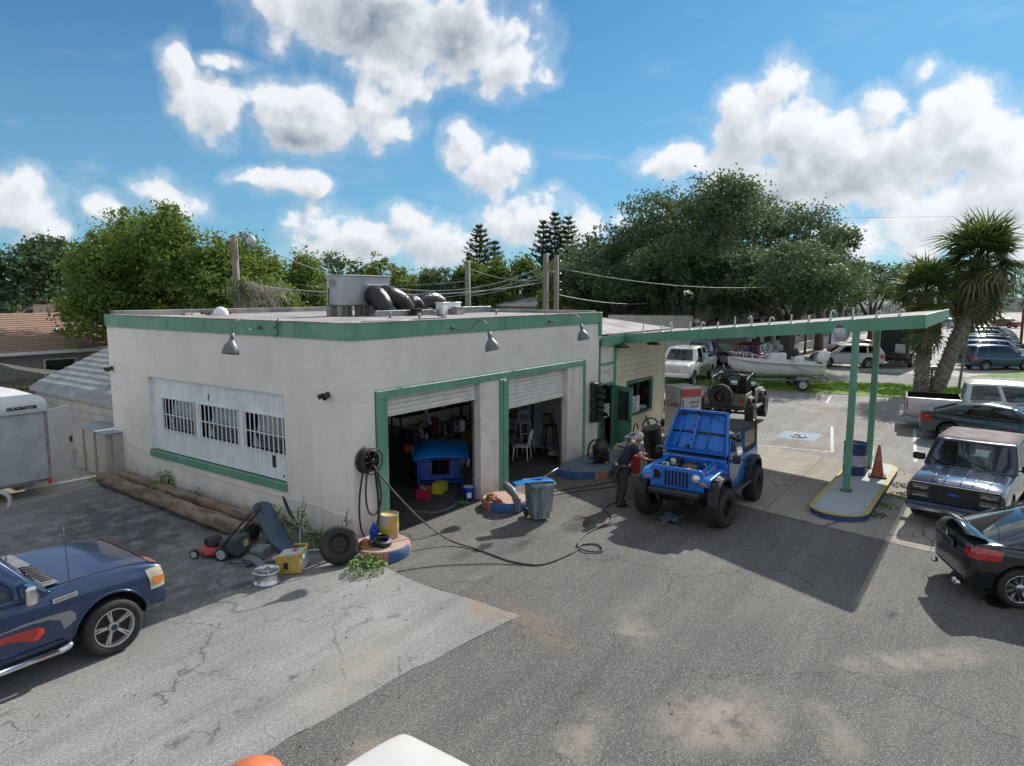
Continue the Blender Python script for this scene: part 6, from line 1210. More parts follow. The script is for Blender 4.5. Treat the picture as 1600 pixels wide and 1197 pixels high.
def cabin(parent, xa, xrf, xrr, xrb, zf, zrb, zr, wb_, wr, wins, body, glass, t0=.10, t1=.90, bulge=.10, rb=.04, frontglass=True, rearglass=True, inner=True, side_glass=None, roofm=None, drop=0.0):
    nt = 7; ts = [0, t0]+[t0+(t1-t0)*i/4 for i in (1, 2, 3)]+[t1, 1.0]
    fs_ = sorted(set([0, .012, .985, 1.0]+[q for w_ in wins for q in w_]+[i/12 for i in range(1, 12)]))
    cols = []
    nf = 10
    for i in range(nf+1): cols.append(('F', -1+2*i/nf))
    for f in fs_[1:-1]: cols.append(('L', f))
    for i in range(nf+1): cols.append(('B', 1-2*i/nf))
    for f in fs_[1:-1][::-1]: cols.append(('R', f))
    def pt(c, t):
        k, s = c; te = t**.92
        xf = xa+(xrf-xa)*te; xb = xrb+(xrr-xrb)*te; hw = wb_+(wr-wb_)*t**1.5
        z0 = zf
        if k == 'F': x = xf+bulge*(1-s*s)*(1-.4*t)*1.0; y = hw*s*.975; z0 = zf
        elif k == 'B': x = xb-rb*(1-s*s); y = hw*s*.975; z0 = zrb
        else:
            x = xf+(xb-xf)*s; y = hw*(1 if k == 'L' else -1); z0 = zf+(zrb-zf)*s; e = min(s, 1-s)
            if e < .012: y *= .992
            # slight bow of the sides in plan
            y *= 1+.012*math.sin(PI*s)
        return (x, y, z0+(zr-z0)*t - drop*max(0, (abs((xf+xb)/2-x)/max(.1, abs(xf-xb)/2))-.3)*t)
    n = len(cols); V = [[pt(c, t) for c in cols] for t in ts]
    fb, fg, fw = MB(), [], []
    def isglass(ti, ci):
        if ti == 0 or ti == len(ts)-2: return None
        a, b_ = cols[ci], cols[(ci+1) % n]
        if a[0] == 'F' and b_[0] == 'F': return 'windshield' if frontglass and min(a[1], b_[1]) > -.93-.1 and 1 <= ci < nf-1 else None
        if a[0] == 'B' and b_[0] == 'B':
            i = ci-(nf+1)-(len(fs_)-2); return 'rear_glass' if rearglass and 1 <= i < nf-1 else None
        if a[0] in 'LR' and b_[0] == a[0]:
            m_ = (a[1]+b_[1])/2
            for i, (p, q) in enumerate(wins):
                if p < m_ < q: return ('side_glass', a[0], i)
        return None
    frame = []; gl = {}
    for ti in range(len(ts)-1):
        for ci in range(n):
            g = isglass(ti, ci); cj = (ci+1) % n; q = [V[ti][ci], V[ti][cj], V[ti+1][cj], V[ti+1][ci]]
            if g is None: frame.append(q)
            else: gl.setdefault(g, []).append(q)
    # roof
    cx = (xrf+xrr)/2; top = V[-1]; r1 = [(cx+(p[0]-cx)*.965, p[1]*.96, p[2]+.022) for p in top]; r2 = [(cx+(p[0]-cx)*.72, p[1]*.70, p[2]+.045+drop*.25) for p in top]; r3 = [(cx+(p[0]-cx)*.06, p[1]*.05, p[2]+.055+drop*.5) for p in top]
    rfb = MB(); rings = [top, r1, r2, r3]
    for a, b_ in zip(rings[:-1], rings[1:]):
        for ci in range(n): cj = (ci+1) % n; rfb.add([a[ci], a[cj], b_[cj], b_[ci]], [(0, 1, 2, 3)], True)
    rfb.add(r3, [list(range(n))], True)
    def weld(mb, nm, m, par):
        me = mb.mesh(nm, m); bm = bmesh.new(); bm.from_mesh(me); bmesh.ops.remove_doubles(bm, verts=bm.verts, dist=.0004); bmesh.ops.recalc_face_normals(bm, faces=bm.faces); bm.to_mesh(me); bm.free(); return link(nm, me, par)
    fb = MB()
    for q in frame: fb.add(q, [(0, 1, 2, 3)], True)
    o = weld(fb, 'cabin_frame', body, parent)
    try: o.data.set_sharp_from_angle(angle=R(40))
    except Exception: pass
    if inner and glass is not M_oglass:
        s = o.modifiers.new('s', 'SOLIDIFY'); s.thickness = .03; s.offset = 0
    weld(rfb, 'roof', roofm or body, parent)
    gz = {}
    for g, qs in gl.items():
        mb = MB()
        for q in qs: mb.add(q, [(0, 1, 2, 3)], True)
        nm = g if isinstance(g, str) else 'side_window'
        m = glass if not (side_glass and not isinstance(g, str)) else side_glass
        weld(mb, nm, m, parent)
def seats(parent, xs, w_, zseat, ztop, m=M_inter):
    for x in xs:
        for s in (-1, 1):
            b = MB(); b.box((x, s*w_*.45, (zseat+ztop)/2+.02), (.16, .46, ztop-zseat), 0, .06); b.box((x-.02, s*w_*.45, ztop+.06), (.10, .24, .16), 0, .04); b.obj('seat_back', m, parent)
def mirror(parent, x, y, z, side, m, size=(.12, .2, .15)):
    b = MB(); b.box((x, y+side*(size[1]/2+.05), z), size, 0, .035); b.tube([(x+.02, y-side*.02, z-.04), (x+.01, y+side*.08, z-.03)], .025, 6); o = b.obj('side_mirror', m, parent)
    g = MB(); g.box((x-size[0]/2-.001, y+side*(size[1]/2+.05), z), (.004, size[1]*.8, size[2]*.75)); g.obj('mirror_glass', M_chrome, o)
def car(name, label, loc, hd, P, style='sedan', L=4.6, W=1.78, H=1.45, wb=2.65, fo=.9, wr=.32, lev=2, group=None, cat='car', far=False, rim=M_alloy, spokes=5, split=1, glass=None, belt=None, **k):
    t = empty(name, loc, hd, label, cat, group); hw = W/2; xf, xr = wb/2, -wb/2; X1 = xf+fo; X0 = X1-L; zg = k.get('clear', .19 if style in ('sedan', 'hatch') else .24 if style == 'suv' else .34); be = belt or (.93 if style == 'sedan' else 1.02 if style == 'suv' else 1.12)
    hoodf = k.get('hoodf', be-.22 if style != 'pickup' else be-.06); hoodb = k.get('hoodb', be-.0 if style != 'pickup' else be+.02)
    xc = k.get('cowl', X1-1.15 if style != 'pickup' else X1-1.25)
    if style == 'sedan':
        xd = k.get('deck', X0+.62); zd = k.get('zd', be+.06)
        st = [(X0, zg+.2, zd-.16, hw*.66, 0), (X0+.04, zg+.1, zd-.07, hw*.80, .0), (X0+.14, zg+.04, zd-.02, hw*.90, .01), (X0+.34, zg+.02, zd, hw*.965, .02), (xd, zg, zd, hw, .02), (xr+.1, zg, be+.03, hw, .01), (0, zg, be, hw, 0), (xc-.3, zg, be-.01, hw, .01), (xc, zg, hoodb-.02, hw*.99, .03), (X1-.55, zg, (hoodb+hoodf)/2, hw*.97, .04), (X1-.2, zg+.02, hoodf, hw*.93, .03), (X1-.05, zg+.06, hoodf-.08, hw*.83, .01), (X1, zg+.15, hoodf-.22, hw*.72, 0)]
    elif style == 'suv':
        st = [(X0, zg+.2, be-.06, hw*.86, 0), (X0+.06, zg+.1, be, hw*.93, .0), (X0+.2, zg+.02, be, hw*.98, .0), (xr, zg, be, hw, .0), (0, zg, be-.02, hw, 0), (xc-.3, zg, be-.03, hw, .01), (xc, zg, hoodb-.02, hw*.99, .03), (X1-.5, zg, (hoodb+hoodf)/2+.03, hw*.97, .05), (X1-.2, zg+.02, hoodf+.02, hw*.94, .04), (X1-.04, zg+.06, hoodf-.08, hw*.86, .01), (X1, zg+.15, hoodf-.22, hw*.76, 0)]
    else:
        st = [(X0, zg+.16, be, hw*.95, 0, .97), (X0+.02, zg+.14, be, hw*.965, 0, .97), (X0+.3, zg+.05, be, hw*.98, 0, .97), (xr, zg, be, hw, .0, .97), (0, zg, be, hw, 0, .96), (xc-.3, zg, be, hw, .01, .95), (xc, zg, hoodb-.02, hw*.99, .03, .93), (X1-.5, zg, (hoodb+hoodf)/2+.01, hw*.98, .045, .92), (X1-.14, zg+.05, hoodf, hw*.965, .03, .92), (X1-.04, zg+.12, hoodf-.03, hw*.95, .01, .93), (X1, zg+.16, hoodf-.06, hw*.93, 0, .94)]
    wy = hw-.26
    cut = []
    for x in (xf, xr):
        for s in (-1, 1): cut.append(('w', x, s*wy, wr+k.get('arch_up', .015), s*(hw+.3), wr+k.get('arch', .065)))
    if style == 'pickup' and k.get('bed', True):
        xb1 = k.get('cab_rear', xr+.75)-.06; cut.append(('b', (X0+.07, -hw+.13, be-.48), (xb1, hw-.13, be+.5)))
    body = solid_mesh(st, lev, cut, (P, M_well)); link('body', body, t); bv = bvh_of(body)
    G = glass or (M_oglass if far else M_cglass)
    wheels = []
    if style == 'sedan': cab = dict(xa=xc-.05, xrf=xc-.05-.85, xrr=k.get('rr', X0+1.35), xrb=k.get('rbx', X0+.66), zf=be-.02, zrb=(k.get('zd', be+.06)-.02), wins=k.get('wins', [(.12, .43), (.47, .74)]))
    elif style == 'suv': cab = dict(xa=xc-.02, xrf=xc-.72, xrr=k.get('rr', X0+.42), xrb=k.get('rbx', X0+.07), zf=be-.04, zrb=be-.02, wins=k.get('wins', [(.10, .38), (.41, .66), (.69, .90)]))
    else: xr_ = k.get('cab_rear', xr+.75); cab = dict(xa=xc-.02, xrf=xc-.62, xrr=xr_+.12, xrb=xr_, zf=be-.02, zrb=be-.02, wins=k.get('wins', [(.10, .47), (.53, .92)]))
    cab.update(k.get('cab', {}))
    cabin(t, cab['xa'], cab['xrf'], cab['xrr'], cab['xrb'], cab['zf'], cab['zrb'], H-.06, hw*.94, hw*cab.get('roofw', .74 if style != 'suv' else .80), cab['wins'], P, G, bulge=.16 if style != 'pickup' else .10, rb=.30 if style == 'sedan' else .06, inner=not far, side_glass=k.get('side_glass'), roofm=k.get('roofm'), drop=cab.get('drop', .05 if style != 'pickup' else .03), rearglass=True, t1=cab.get('t1', .90), t0=cab.get('t0', .08))
    if G is not M_oglass:
        b = MB(); b.bx((cab['xrb']+.12, -hw*.85, be-.12), (cab['xa']-.15, hw*.85, be-.10)); b.box((cab['xa']-.35, 0, be-.04), (.4, hw*1.6, .12), 0, .04); b.obj('dashboard', M_inter, t)
        seats(t, [cab['xrf']-.55]+([cab['xrf']-1.45] if cab['xrf']-1.6 > cab['xrb'] else []), hw, be-.1, be+.24)
    for x, s_ in ((xf, 1), (xf, -1), (xr, 1), (xr, -1)): wheels.append(wheel(t, (x, s_*(hw-.13+k.get('wout', 0)), wr), s_, wr, k.get('rimr', wr*.64), k.get('ww', .21), spokes, split, rim, k.get('rstyle', 'alloy'), steer=k.get('steer', 0) if x == xf else 0, cap=k.get('cap')))
    # lights, plates, bumpers
    if not k.get('nolights'):
        zt_ = k.get('ztail', be-.16)
        for s in (-1, 1):
            if style == 'pickup': patch(bv, [[(-5, s*(hw-.14), z), (-5, s*(hw-.05), z)] for z in (be-.48, be-.3, be-.06)], (1, 0, 0), .01, 'tail_light', M_redl, t); patch(bv, side_rows(X0+.02, X0+.10, be-.48, be-.06, s, 2, 3), (0, -s, 0), .006, 'tail_light', M_redl, t)
            else:
                d = Vector((.75, -s*.66, 0)).normalized(); c = Vector((X0+.20, s*(hw-.14), zt_)); u = Vector((d.y, -d.x, 0))
                hh = k.get('tailh', .10 if style == 'sedan' else .22); patch(bv, [[c-d*2+u*a*k.get('tailw', .22)+Vector((0, 0, b_*hh*(1-.25*abs(a)))) for a in (-1, -.6, -.2, .2, .6, 1)] for b_ in (-1, -.3, .3, 1)], d, .008, 'tail_light', M_redl, t)
            if not k.get('nohead'):
                d = Vector((-.85, -s*.5, 0)).normalized(); c = Vector((X1-.16, s*(hw-.2), hoodf-.13)); u = Vector((d.y, -d.x, 0)); patch(bv, [[c-d*2+u*a*.24+Vector((0, 0, b_*.085)) for a in (-1, -.5, 0, .5, 1)] for b_ in (-1, 0, 1)], d, .008, 'headlight', M_lens, t)
        if not k.get('nohead'): patch(bv, end_rows(-hw*.45, hw*.45, zg+.25, hoodf-.12, 1, 6, 3), (-1, 0, 0), .006, 'grille', k.get('grillem', M_black), t)
    if style == 'pickup' and not k.get('nobump'):
        b = MB(); b.box((X0-.08, 0, zg+.22), (.18, W*.94, .2), 0, .04); b.obj('rear_bumper', k.get('bumper', M_chrome), t)
        if not k.get('nofront'): b = MB(); b.box((X1+.05, 0, zg+.17), (.16, W*.97, .24), 0, .05); b.obj('front_bumper', k.get('bumper', M_chrome), t)
    # doors
    dx = k.get('doors', [(cab['xa']-.2, (cab['xa']+cab['xrb'])/2-.02), ((cab['xa']+cab['xrb'])/2-.05, xr+wr+.12)])
    for (a, b_) in dx:
        for s in ((-1, 1) if not far else (-1, 1)):
            lo_ = zg+.08; o = seamed(bv, side_rows(b_, a, lo_, be-.05, s, 5, 4), (0, -s, 0), 'door', P, t, .009, .004)
            if not far: q = patch(bv, side_rows(b_+.08, b_+.24, be-.17, be-.13, s, 2, 1), (0, -s, 0), .025, 'door_handle', k.get('handle', P), o)
    if not far or k.get('mirrors'):
        for s in (-1, 1): mirror(t, cab['xa']-.28, s*(hw*.93), be+.10, s, k.get('mirm', P), k.get('mirs', (.12, .2, .13)))
    return t, bv, dict(X0=X0, X1=X1, hw=hw, zg=zg, be=be, xf=xf, xr=xr, hoodf=hoodf, hoodb=hoodb, xc=xc)
# ---- the dark blue pickup facing the camera by the pump island
P = paint('dark_navy_paint', (.016, .028, .062), .25, .3, .9); PF = paint('faded_clearcoat_roof', (.085, .060, .068), .7, .0, 0, (.17, .13, .145)); PF.node_tree.nodes['Principled BSDF'].inputs['Specular IOR Level'].default_value = .12
t, bv, q = car('pickup_truck', 'dark blue pickup with faded peeling roof facing the pump island', (10.45, -9.78, 0), 173, P, 'pickup', L=4.95, W=1.90, H=1.70, wb=2.98, fo=.88, wr=.36, cat='pickup truck', glass=M_cglass2, nolights=True, nohead=True, nobump=True, cab_rear=-1.5, roofm=PF, wins=[(.12, .90)], doors=[(.15, -1.2)], mirm=M_black, mirs=(.12, .26, .17), belt=1.06, hoodf=.98, hoodb=1.06, cowl=.86, rstyle='steel', rim=M_blackrim, cab=dict(roofw=.80, t0=.05))
X1 = q['X1']; hw = q['hw']
for i, y in enumerate((-.72, -.36, .02, .38, .72)):      # hood strips where the finish still shines
    pass
seamed(bv, top_rows(X1-.06, .95, -.81, .81, 14, 14, -.79, .79), (0, 0, -1), 'hood', mat('reflective_hood_paint', (.035, .055, .13), (.05, .07, .15), .12, .45, sc=2, coat=1), t, .008, .006)
for y in (-.44, -.22, .08, .30, .58): b = MB(); b.tube([(X1-.1, y, .995+.018), (1.8, y, 1.04+.020), (1.0, y, 1.07+.020)], [.008, .012, .008], 6); b.obj('hood_crease', P, t)
b = MB(); b.bx((X1-.02, -.81, .60), (X1+.015, .81, .96), .01); b.obj('grille_surround', M_black, t)
for z_ in (.64, .70, .76, .82, .88): b = MB(); b.bx((X1+.012, -.42, z_), (X1+.03, .42, z_+.018)); b.obj('grille_bar', mat('grille_black', (.02, .022, .02), rough=.4), t)
b = MB(); b.bx((X1+.012, -.44, .775), (X1+.038, .44, .80)); b.obj('grille_crossbar', P, t)
b = MB(); b.prism([(-.12, -.012), (-.055, -.012), (-.05, -.032), (.05, -.032), (.055, -.012), (.12, -.012), (.10, .012), (.055, .012), (.05, .032), (-.05, .032), (-.055, .012), (-.10, .012)], X1+.03, X1+.046, lambda u, v, w_: (w_, u, .79+v)); b.obj('grille_emblem', mat('emblem_blue', (.02, .12, .42), rough=.3), t)
M_hlc = mat('clouded_black_lamp', (.05, .05, .05), rough=.15, coat=1)
for s in (-1, 1):
    for z_ in (.66, .83):
        b = MB(); b.box((X1+.02, s*.62, z_+.02), (.04, .36, .13), 0, .02); o = b.obj('headlight', M_hlc, t)
        for k_ in range(7): b = MB(); b.box((X1+.042, s*(.50+.04*k_), z_+.02+rr.uniform(-.01, .01)), (.004, .02, rr.uniform(.03, .06)), 0, 0); b.obj('lamp_glint', M_lens, o)
    b = MB(); b.box((X1-.03, s*.835, .77), (.10, .07, .32), 0, .02); b.obj('corner_marker', mat('smoked_marker', (.08, .08, .05), rough=.2, coat=1), t)
b = MB(); b.box((X1+.07, 0, .50), (.16, 1.80, .10), 0, .04); b.obj('front_bumper', P, t); b = MB(); b.box((X1+.06, 0, .41), (.13, 1.74, .10), 0, .03); b.obj('bumper_chrome', M_chrome, t)
b = MB(); b.bx((X1+.03, -.25, .31), (X1+.12, .25, .37), .01); b.obj('air_dam', M_black, t)
for y0_ in (-.5, .25): b = MB(); b.tube([(.92, y0_+.35, 1.10), (.82, y0_-.05, 1.15), (.72, y0_-.3, 1.20)], .009, 5); b.obj('wiper', M_black, t)
b = MB(); b.tube([(1.2, .76, 1.06), (1.15, .78, 1.75)], .004, 4); b.obj('antenna', M_black, t); b = MB(); b.box((.35, 0, 1.55), (.03, .22, .06), 0, .015); b.obj('rear_view_mirror', M_black, t)
b = MB(); b.bx((-1.44, -.38, 1.18), (-1.42, -.365, 1.6)); b.bx((-1.44, .365, 1.18), (-1.42, .38, 1.6)); b.obj('slider_bar', M_black, t)
# ---- blue work truck at the left edge
PB = paint('deep_blue_paint', (.012, .040, .115), .25, .35, .9)
t, bv, q = car('pickup_truck', 'dark blue pickup with red and grey side swoosh parked by the lawn mower', (-6.46, .62, 0), 0, PB, 'pickup', L=5.5, W=2.0, H=1.92, wb=3.55, fo=.76, wr=.39, cat='pickup truck', nolights=True, nohead=True, nobump=True, cab_rear=-1.45, wins=[(.14, .50), (.55, .92)], doors=[(.98, -.12), (-.15, -1.25)], mirm=M_chrome, mirs=(.14, .22, .26), belt=1.16, hoodf=1.10, hoodb=1.21, cowl=1.08, spokes=5, split=2, rimr=.265, ww=.25, lev=2, cap=mat('cap_blue', (.03, .05, .12), rough=.3), arch=.10, wout=.02, rim=mat('grey_alloy', (.60, .59, .57), (.5, .49, .47), .4, .4), glass=M_cglass)
X1 = q['X1']
seamed(bv, top_rows(X1-.10, 1.18, -.80, .80, 14, 12, -.84, .84), (0, 0, -1), 'hood', mat('faded_blue_hood', (.055, .065, .13), (.085, .085, .15), .32, .3, sc=2.5, coat=.6), t, .008, .008)
patch(bv, top_rows(X1-.05, X1-.16, -.84, .84, 2, 12), (0, 0, -1), .016, 'hood_leading_edge', mat('peeling_primer', (.12, .04, .03), (.2, .09, .07), .6, sc=9), t)
for s in (-1, 1):
    d = Vector((-.72, -s*.69, 0)).normalized(); c = Vector((X1-.13, s*.80, .90)); u = Vector((d.y, -d.x, 0))
    patch(bv, [[c-d*2+u*a*.20+Vector((0, 0, b_*.15)) for a in (-1, -.5, 0, .5, 1)] for b_ in (-1, 0, 1)], d, .026, 'headlight', mat('yellowed_lens', (.50, .46, .34), (.40, .37, .28), .2, sc=9, coat=.6), t); patch(bv, [[c-d*2+u*a*.07+u*s*.10+Vector((0, 0, b_*.05-.03)) for a in (-1, 0, 1)] for b_ in (-1, 1)], d, .032, 'turn_lens', M_amber, t)
    # flared arch lips
    for x in (q['xf'], q['xr']):
        pts = []
        for a in range(0, 181, 12):
            px_, pz_ = x+.50*math.cos(R(a)), .40+.50*math.sin(R(a)); h = bv.ray_cast(Vector((px_, s*2.2, pz_)), Vector((0, -s, 0)), 3); pts.append((px_, (h[0].y if h[0] else s*.97)-s*.0, pz_))
        b = MB(); b.tube(pts, .022, 7); b.obj('arch_lip', PB, t)
b = MB(); b.box((X1-.10, 0, .58), (.30, 1.86, .36), 0, .09); b.obj('front_bumper', PB, t); b = MB(); b.box((X1+.0, 0, .93), (.06, 1.1, .26), 0, .03); b.obj('grille', M_black, t)
# cowl and wipers
patch(bv, top_rows(1.20, .98, -.82, .82, 3, 10), (0, 0, -1), .03, 'cowl_panel', mat('grey_cowl', (.23, .24, .27), (.17, .18, .2), .6, sc=6), t)
for k_ in range(9): b = MB(); b.tube([(1.19, -.72+.09*k_, 1.25), (1.02, -.74+.09*k_, 1.265)], .012, 5); b.obj('cowl_slot', M_black, t)
for y0_ in (-.5, .2): b = MB(); b.tube([(1.06, y0_+.35, 1.28), (.92, y0_-.1, 1.36), (.84, y0_-.3, 1.43)], .012, 5); b.obj('wiper', M_black, t)
b = MB(); b.tube([(1.32, -.84, 1.2), (1.30, -.845, 1.95)], .005, 4); b.obj('antenna', M_black, t)
b = MB(); b.cyl((1.05, -1.06, .38), (-1.5, -1.06, .38), .045, n=14); b.tube(bez([(1.05, -1.06, .38), (1.2, -1.03, .40), (1.25, -.85, .42)], 4), .045, 10); b.obj('step_bar', M_chrome, t)
M_dred = mat('decal_red', (.42, .03, .02), rough=.35, coat=.6); M_dgry = mat('decal_grey', (.22, .23, .25), rough=.35, coat=.6)
def ribbon(bv, topl, botl, side, m, name, t, off=.010):
    rows = [[(x, side*2.2, z) for x, z in topl], [(x, side*2.2, (z+z2)/2) for (x, z), (x2, z2) in zip(topl, botl)], [(x2, side*2.2, z2) for x2, z2 in botl]]
    return patch(bv, rows, (0, -side, 0), off, name, m, t)
ribbon(bv, [(-.1, .80), (.3, .79), (.6, .785), (.86, .775), (.93, .74), (.88, .64)], [(-.1, .70), (.3, .705), (.5, .70), (.68, .66), (.78, .60), (.84, .60)], -1, M_dred, 'red_swoosh', t)
ribbon(bv, [(.40, .84), (.7, .87), (1.0, .87), (1.25, .85), (1.31, .78)], [(.40, .83), (.75, .84), (.98, .82), (1.12, .76), (1.16, .62)], -1, M_dgry, 'grey_swoosh', t)
b = MB(); b.box((1.20, -1.003, 1.05), (.30, .012, .07), 0, .012, Matrix.Rotation(R(-3), 4, 'Y')); o = b.obj('fender_badge', M_chrome, t); b = MB(); b.box((1.20, -1.010, 1.05), (.25, .004, .035), 0, 0, Matrix.Rotation(R(-3), 4, 'Y')); b.obj('badge_inset', mat('badge_red_grey', (.35, .3, .3), rough=.4), o)
# ---- black sedan at the right edge
PK = paint('black_green_paint', (.010, .016, .020), .12, .2, 1)
t, bv, q = car('sedan_car', 'black sedan with rear spoiler and red tail lights at the right', (5.76, -11.50, 0), -66, PK, 'sedan', L=4.30, W=1.78, H=1.44, wb=2.65, fo=.9, wr=.325, deck=-1.5, zd=1.0, tailh=.105, tailw=.25, ztail=.84, spokes=10, split=2, rimr=.225, lev=3, nohead=False, glass=M_oglass, doors=[(.75, -.22), (-.25, -1.02)], rr=-.66, rbx=-1.60, wout=.02, rim=mat('bright_alloy', (.7, .7, .72), (.55, .55, .57), .22, .9))
X0 = q['X0']
b = MB(); rows_ = []
for j in range(9):
    y = -.66+1.32*j/8; e = 1-abs(y/.66)**3; rows_.append([(X0+.34, y, 1.03+.0*e), (X0+.22, y, 1.06+.10*e), (X0+.07, y, 1.10+.11*e), (X0-.03, y, 1.11+.115*e), (X0-.02, y, 1.095+.105*e), (X0+.1, y, 1.06+.07*e), (X0+.3, y, 1.02)])
b.grid(rows_); b.obj('spoiler', PK, t)
seamed(bv, end_rows(-.60, .60, .66, .93, -1, 8, 4), (1, 0, 0), 'trunk_lid', PK, t, .008, .006)
b = MB(); b.bx((X0-.045, -.24, .72), (X0-.02, .24, .86), .004); o = b.obj('number_plate_frame', mat('plate_frame', (.12, .12, .13), rough=.4), t); b = MB(); b.bx((X0-.049, -.2, .74), (X0-.046, .2, .84)); b.obj('plate_recess', M_black, o)
b = MB(); b.lathe([(.03, 0), (.05, 0), (.05, .01)], 16, Matrix.Translation((X0-.03, 0, .93)) @ Matrix.Rotation(R(-90), 4, 'Y')); b.obj('round_badge', M_chrome, t)
patch(bv, end_rows(-.62, .62, .24, .34, -1, 8, 2), (1, 0, 0), .01, 'lower_valance', M_black, t)
for y in (-.42, -.54, .48): b = MB(); b.cyl((X0+.02, y, .24), (X0-.06, y, .24), .045, n=14); b.obj('exhaust_tip', M_chrome, t)
b = MB(); b.tube([(X0+.62, -.3, 1.08), (X0+.45, -.38, 1.40)], .005, 4); b.obj('antenna', M_black, t)
b = MB(); b.box((X0+.72, -.80, .23), (.03, .2, .2), 0, .005); b.obj('mud_flap', M_black, t)
# ---- white car whose bonnet corner enters the picture below
PW = paint('white_paint', (.62, .61, .585), .35, 0, .4)
t, bv, q = car('white_car', 'white car whose bonnet corner shows at the bottom edge', (-6.80, -6.71, 0), 0, PW, 'pickup', L=4.9, W=1.9, H=1.5, wb=2.7, fo=.9, wr=.33, cat='car', nolights=True, nobump=True, bed=False, doors=[(.6, -.5)], wins=[(.12, .9)], cab_rear=-1.6, belt=1.0, hoodf=1.0, hoodb=1.06, lev=3, mirm=M_chrome)
b = MB(); b.lathe([(0, .70), (.15, .68), (.27, .60), (.29, .52), (.29, 0)], 28, Matrix.Translation((-5.47, -4.80, 0))); o = b.obj('orange_barrel', mat('orange_barrel_plastic', (.62, .16, .06), (.5, .13, .05), .5, sc=5)); tag(o, 'round orange barrel top at the bottom edge beside the white car', 'barrel')
# ---- middle distance
PG = paint('grey_green_paint', (.045, .075, .09), .2, .5, 1)
car('coupe_car', 'grey green coupe with red tail light parked behind the dark blue pickup', (19.0, -10.35, 0), -102, PG, 'sedan', L=4.8, W=1.79, H=1.41, wb=2.85, fo=.95, wr=.33, wins=[(.14, .74)], doors=[(.9, -.5)], tailw=.26, tailh=.12, zd=1.02, belt=.94, rr=-1.15, rbx=-1.95)
PWT = paint('silver_white_paint', (.60, .60, .60), .3, .1, .6)
car('pickup_truck', 'silver white crew cab pickup backed up to the palm trees', (21.6, -10.1, 0), -84, PWT, 'pickup', L=5.7, W=2.0, H=1.87, wb=3.55, fo=.95, wr=.37, cat='pickup truck', cab_rear=-1.15, belt=1.2, hoodf=1.1, wins=[(.12, .50), (.56, .93)], handle=M_black, mirm=M_black)
PSV = paint('white_over_grey_paint', (.70, .69, .66), .35, 0, .5)
t, bv, q = car('pickup_truck', 'lifted white and grey crew cab pickup beside the boat', (28.6, 4.55, .0), 186, PSV, 'pickup', L=6.0, W=2.03, H=2.12, wb=3.8, fo=.95, wr=.42, cat='pickup truck', cab_rear=-1.15, belt=1.36, hoodf=1.28, clear=.52, arch=.09, grillem=M_alloy, wins=[(.12, .50), (.56, .93)], mirm=M_black, mirs=(.12, .26, .26))
ribbon(bv, [(1.0, 1.05), (0, 1.05), (-1.2, 1.05)], [(1.0, .62), (0, .62), (-1.2, .62)], 1, mat('tan_grey_lower', (.20, .17, .14), rough=.4), 'lower_band', t, .012)
car('pickup_truck', 'silver blue pickup parked before the beige building', (37.4, 6.9, 0), 8, paint('silver_blue_paint', (.33, .36, .44), .3, .4, .6), 'pickup', L=5.6, W=1.98, H=1.9, wb=3.5, wr=.38, cat='pickup truck', cab_rear=-1.05, belt=1.2, clear=.4, far=False, wins=[(.12, .50), (.56, .93)])
car('suv_car', 'dark red estate with black rear glass between truck cab and oak', (39.6, 4.0, 0), 4, paint('dark_red_paint', (.18, .012, .02), .25, .3, .8), 'suv', L=4.8, W=1.85, H=1.75, wb=2.8, wr=.36, tailh=.1)
car('suv_car', 'white compact suv crossing in front of the colonnade', (43.2, -1.15, 0), 112, PW, 'suv', L=4.55, W=1.82, H=1.62, wb=2.62, wr=.35)
car('red_car', 'red car partly hidden behind the canopy posts', (51.5, -.6, 0), 108, paint('bright_red_paint', (.45, .01, .012), .25, 0, .8), 'sedan', L=4.4, far=True)
# row of parked cars in the far lot, each nosed to the right
ROW = [('suv', (.014, .06, .13), 'blue', 'dark blue suv nearest the grass island'), ('sedan', (.10, .11, .13), 'grey', 'grey sedan parked second in the far row'), ('suv', (.34, .36, .40), 'silver', 'silver suv parked third in the far row'), ('sedan', (.28, .29, .31), 'pale grey', 'pale grey sedan parked fourth in the far row'), ('suv', (.09, .09, .10), 'charcoal', 'charcoal suv parked fifth in the far row'), ('suv', (.02, .02, .022), 'black', 'black suv parked sixth in the far row'), ('sedan', (.11, .10, .11), 'dark', 'dark grey sedan parked seventh in the far row'), ('suv', (.30, .34, .42), 'light blue', 'light steel blue suv parked eighth in the far row'), ('sedan', (.03, .04, .05), 'black', 'black sedan parked ninth in the far row'), ('suv', (.50, .50, .50), 'white', 'off white van like suv parked tenth in the far row'), ('suv', (.10, .02, .03), 'maroon', 'maroon suv parked eleventh in the far row'), ('sedan', (.05, .10, .22), 'blue', 'blue sedan parked twelfth in the far row'), ('sedan', (.4, .4, .42), 'silver', 'silver sedan at the far end of the row')]
for i, (sty, c, nm, lb) in enumerate(ROW):
    X = 47.4+i*3.15+(i > 5)*(i-5)*1.2; car('parked_car', lb, (X, -9.75+rr.uniform(-.15, .15)+.12*i, 0), -52-.3*i+rr.uniform(-1, 1), paint('row_paint_%d' % i if False else 'row_paint_'+nm.replace(' ', '_')+('_b' if i > 5 else ''), c, .22, .3, .9), sty, L=4.6 if sty == 'suv' else 4.7, W=1.82, H=1.68 if sty == 'suv' else 1.46, lev=2 if i < 5 else 1, far=True, mirrors=i < 4, group='cars parked side by side in the far lot', fo=.92, wb=2.66, cab=dict(roofw=.76))
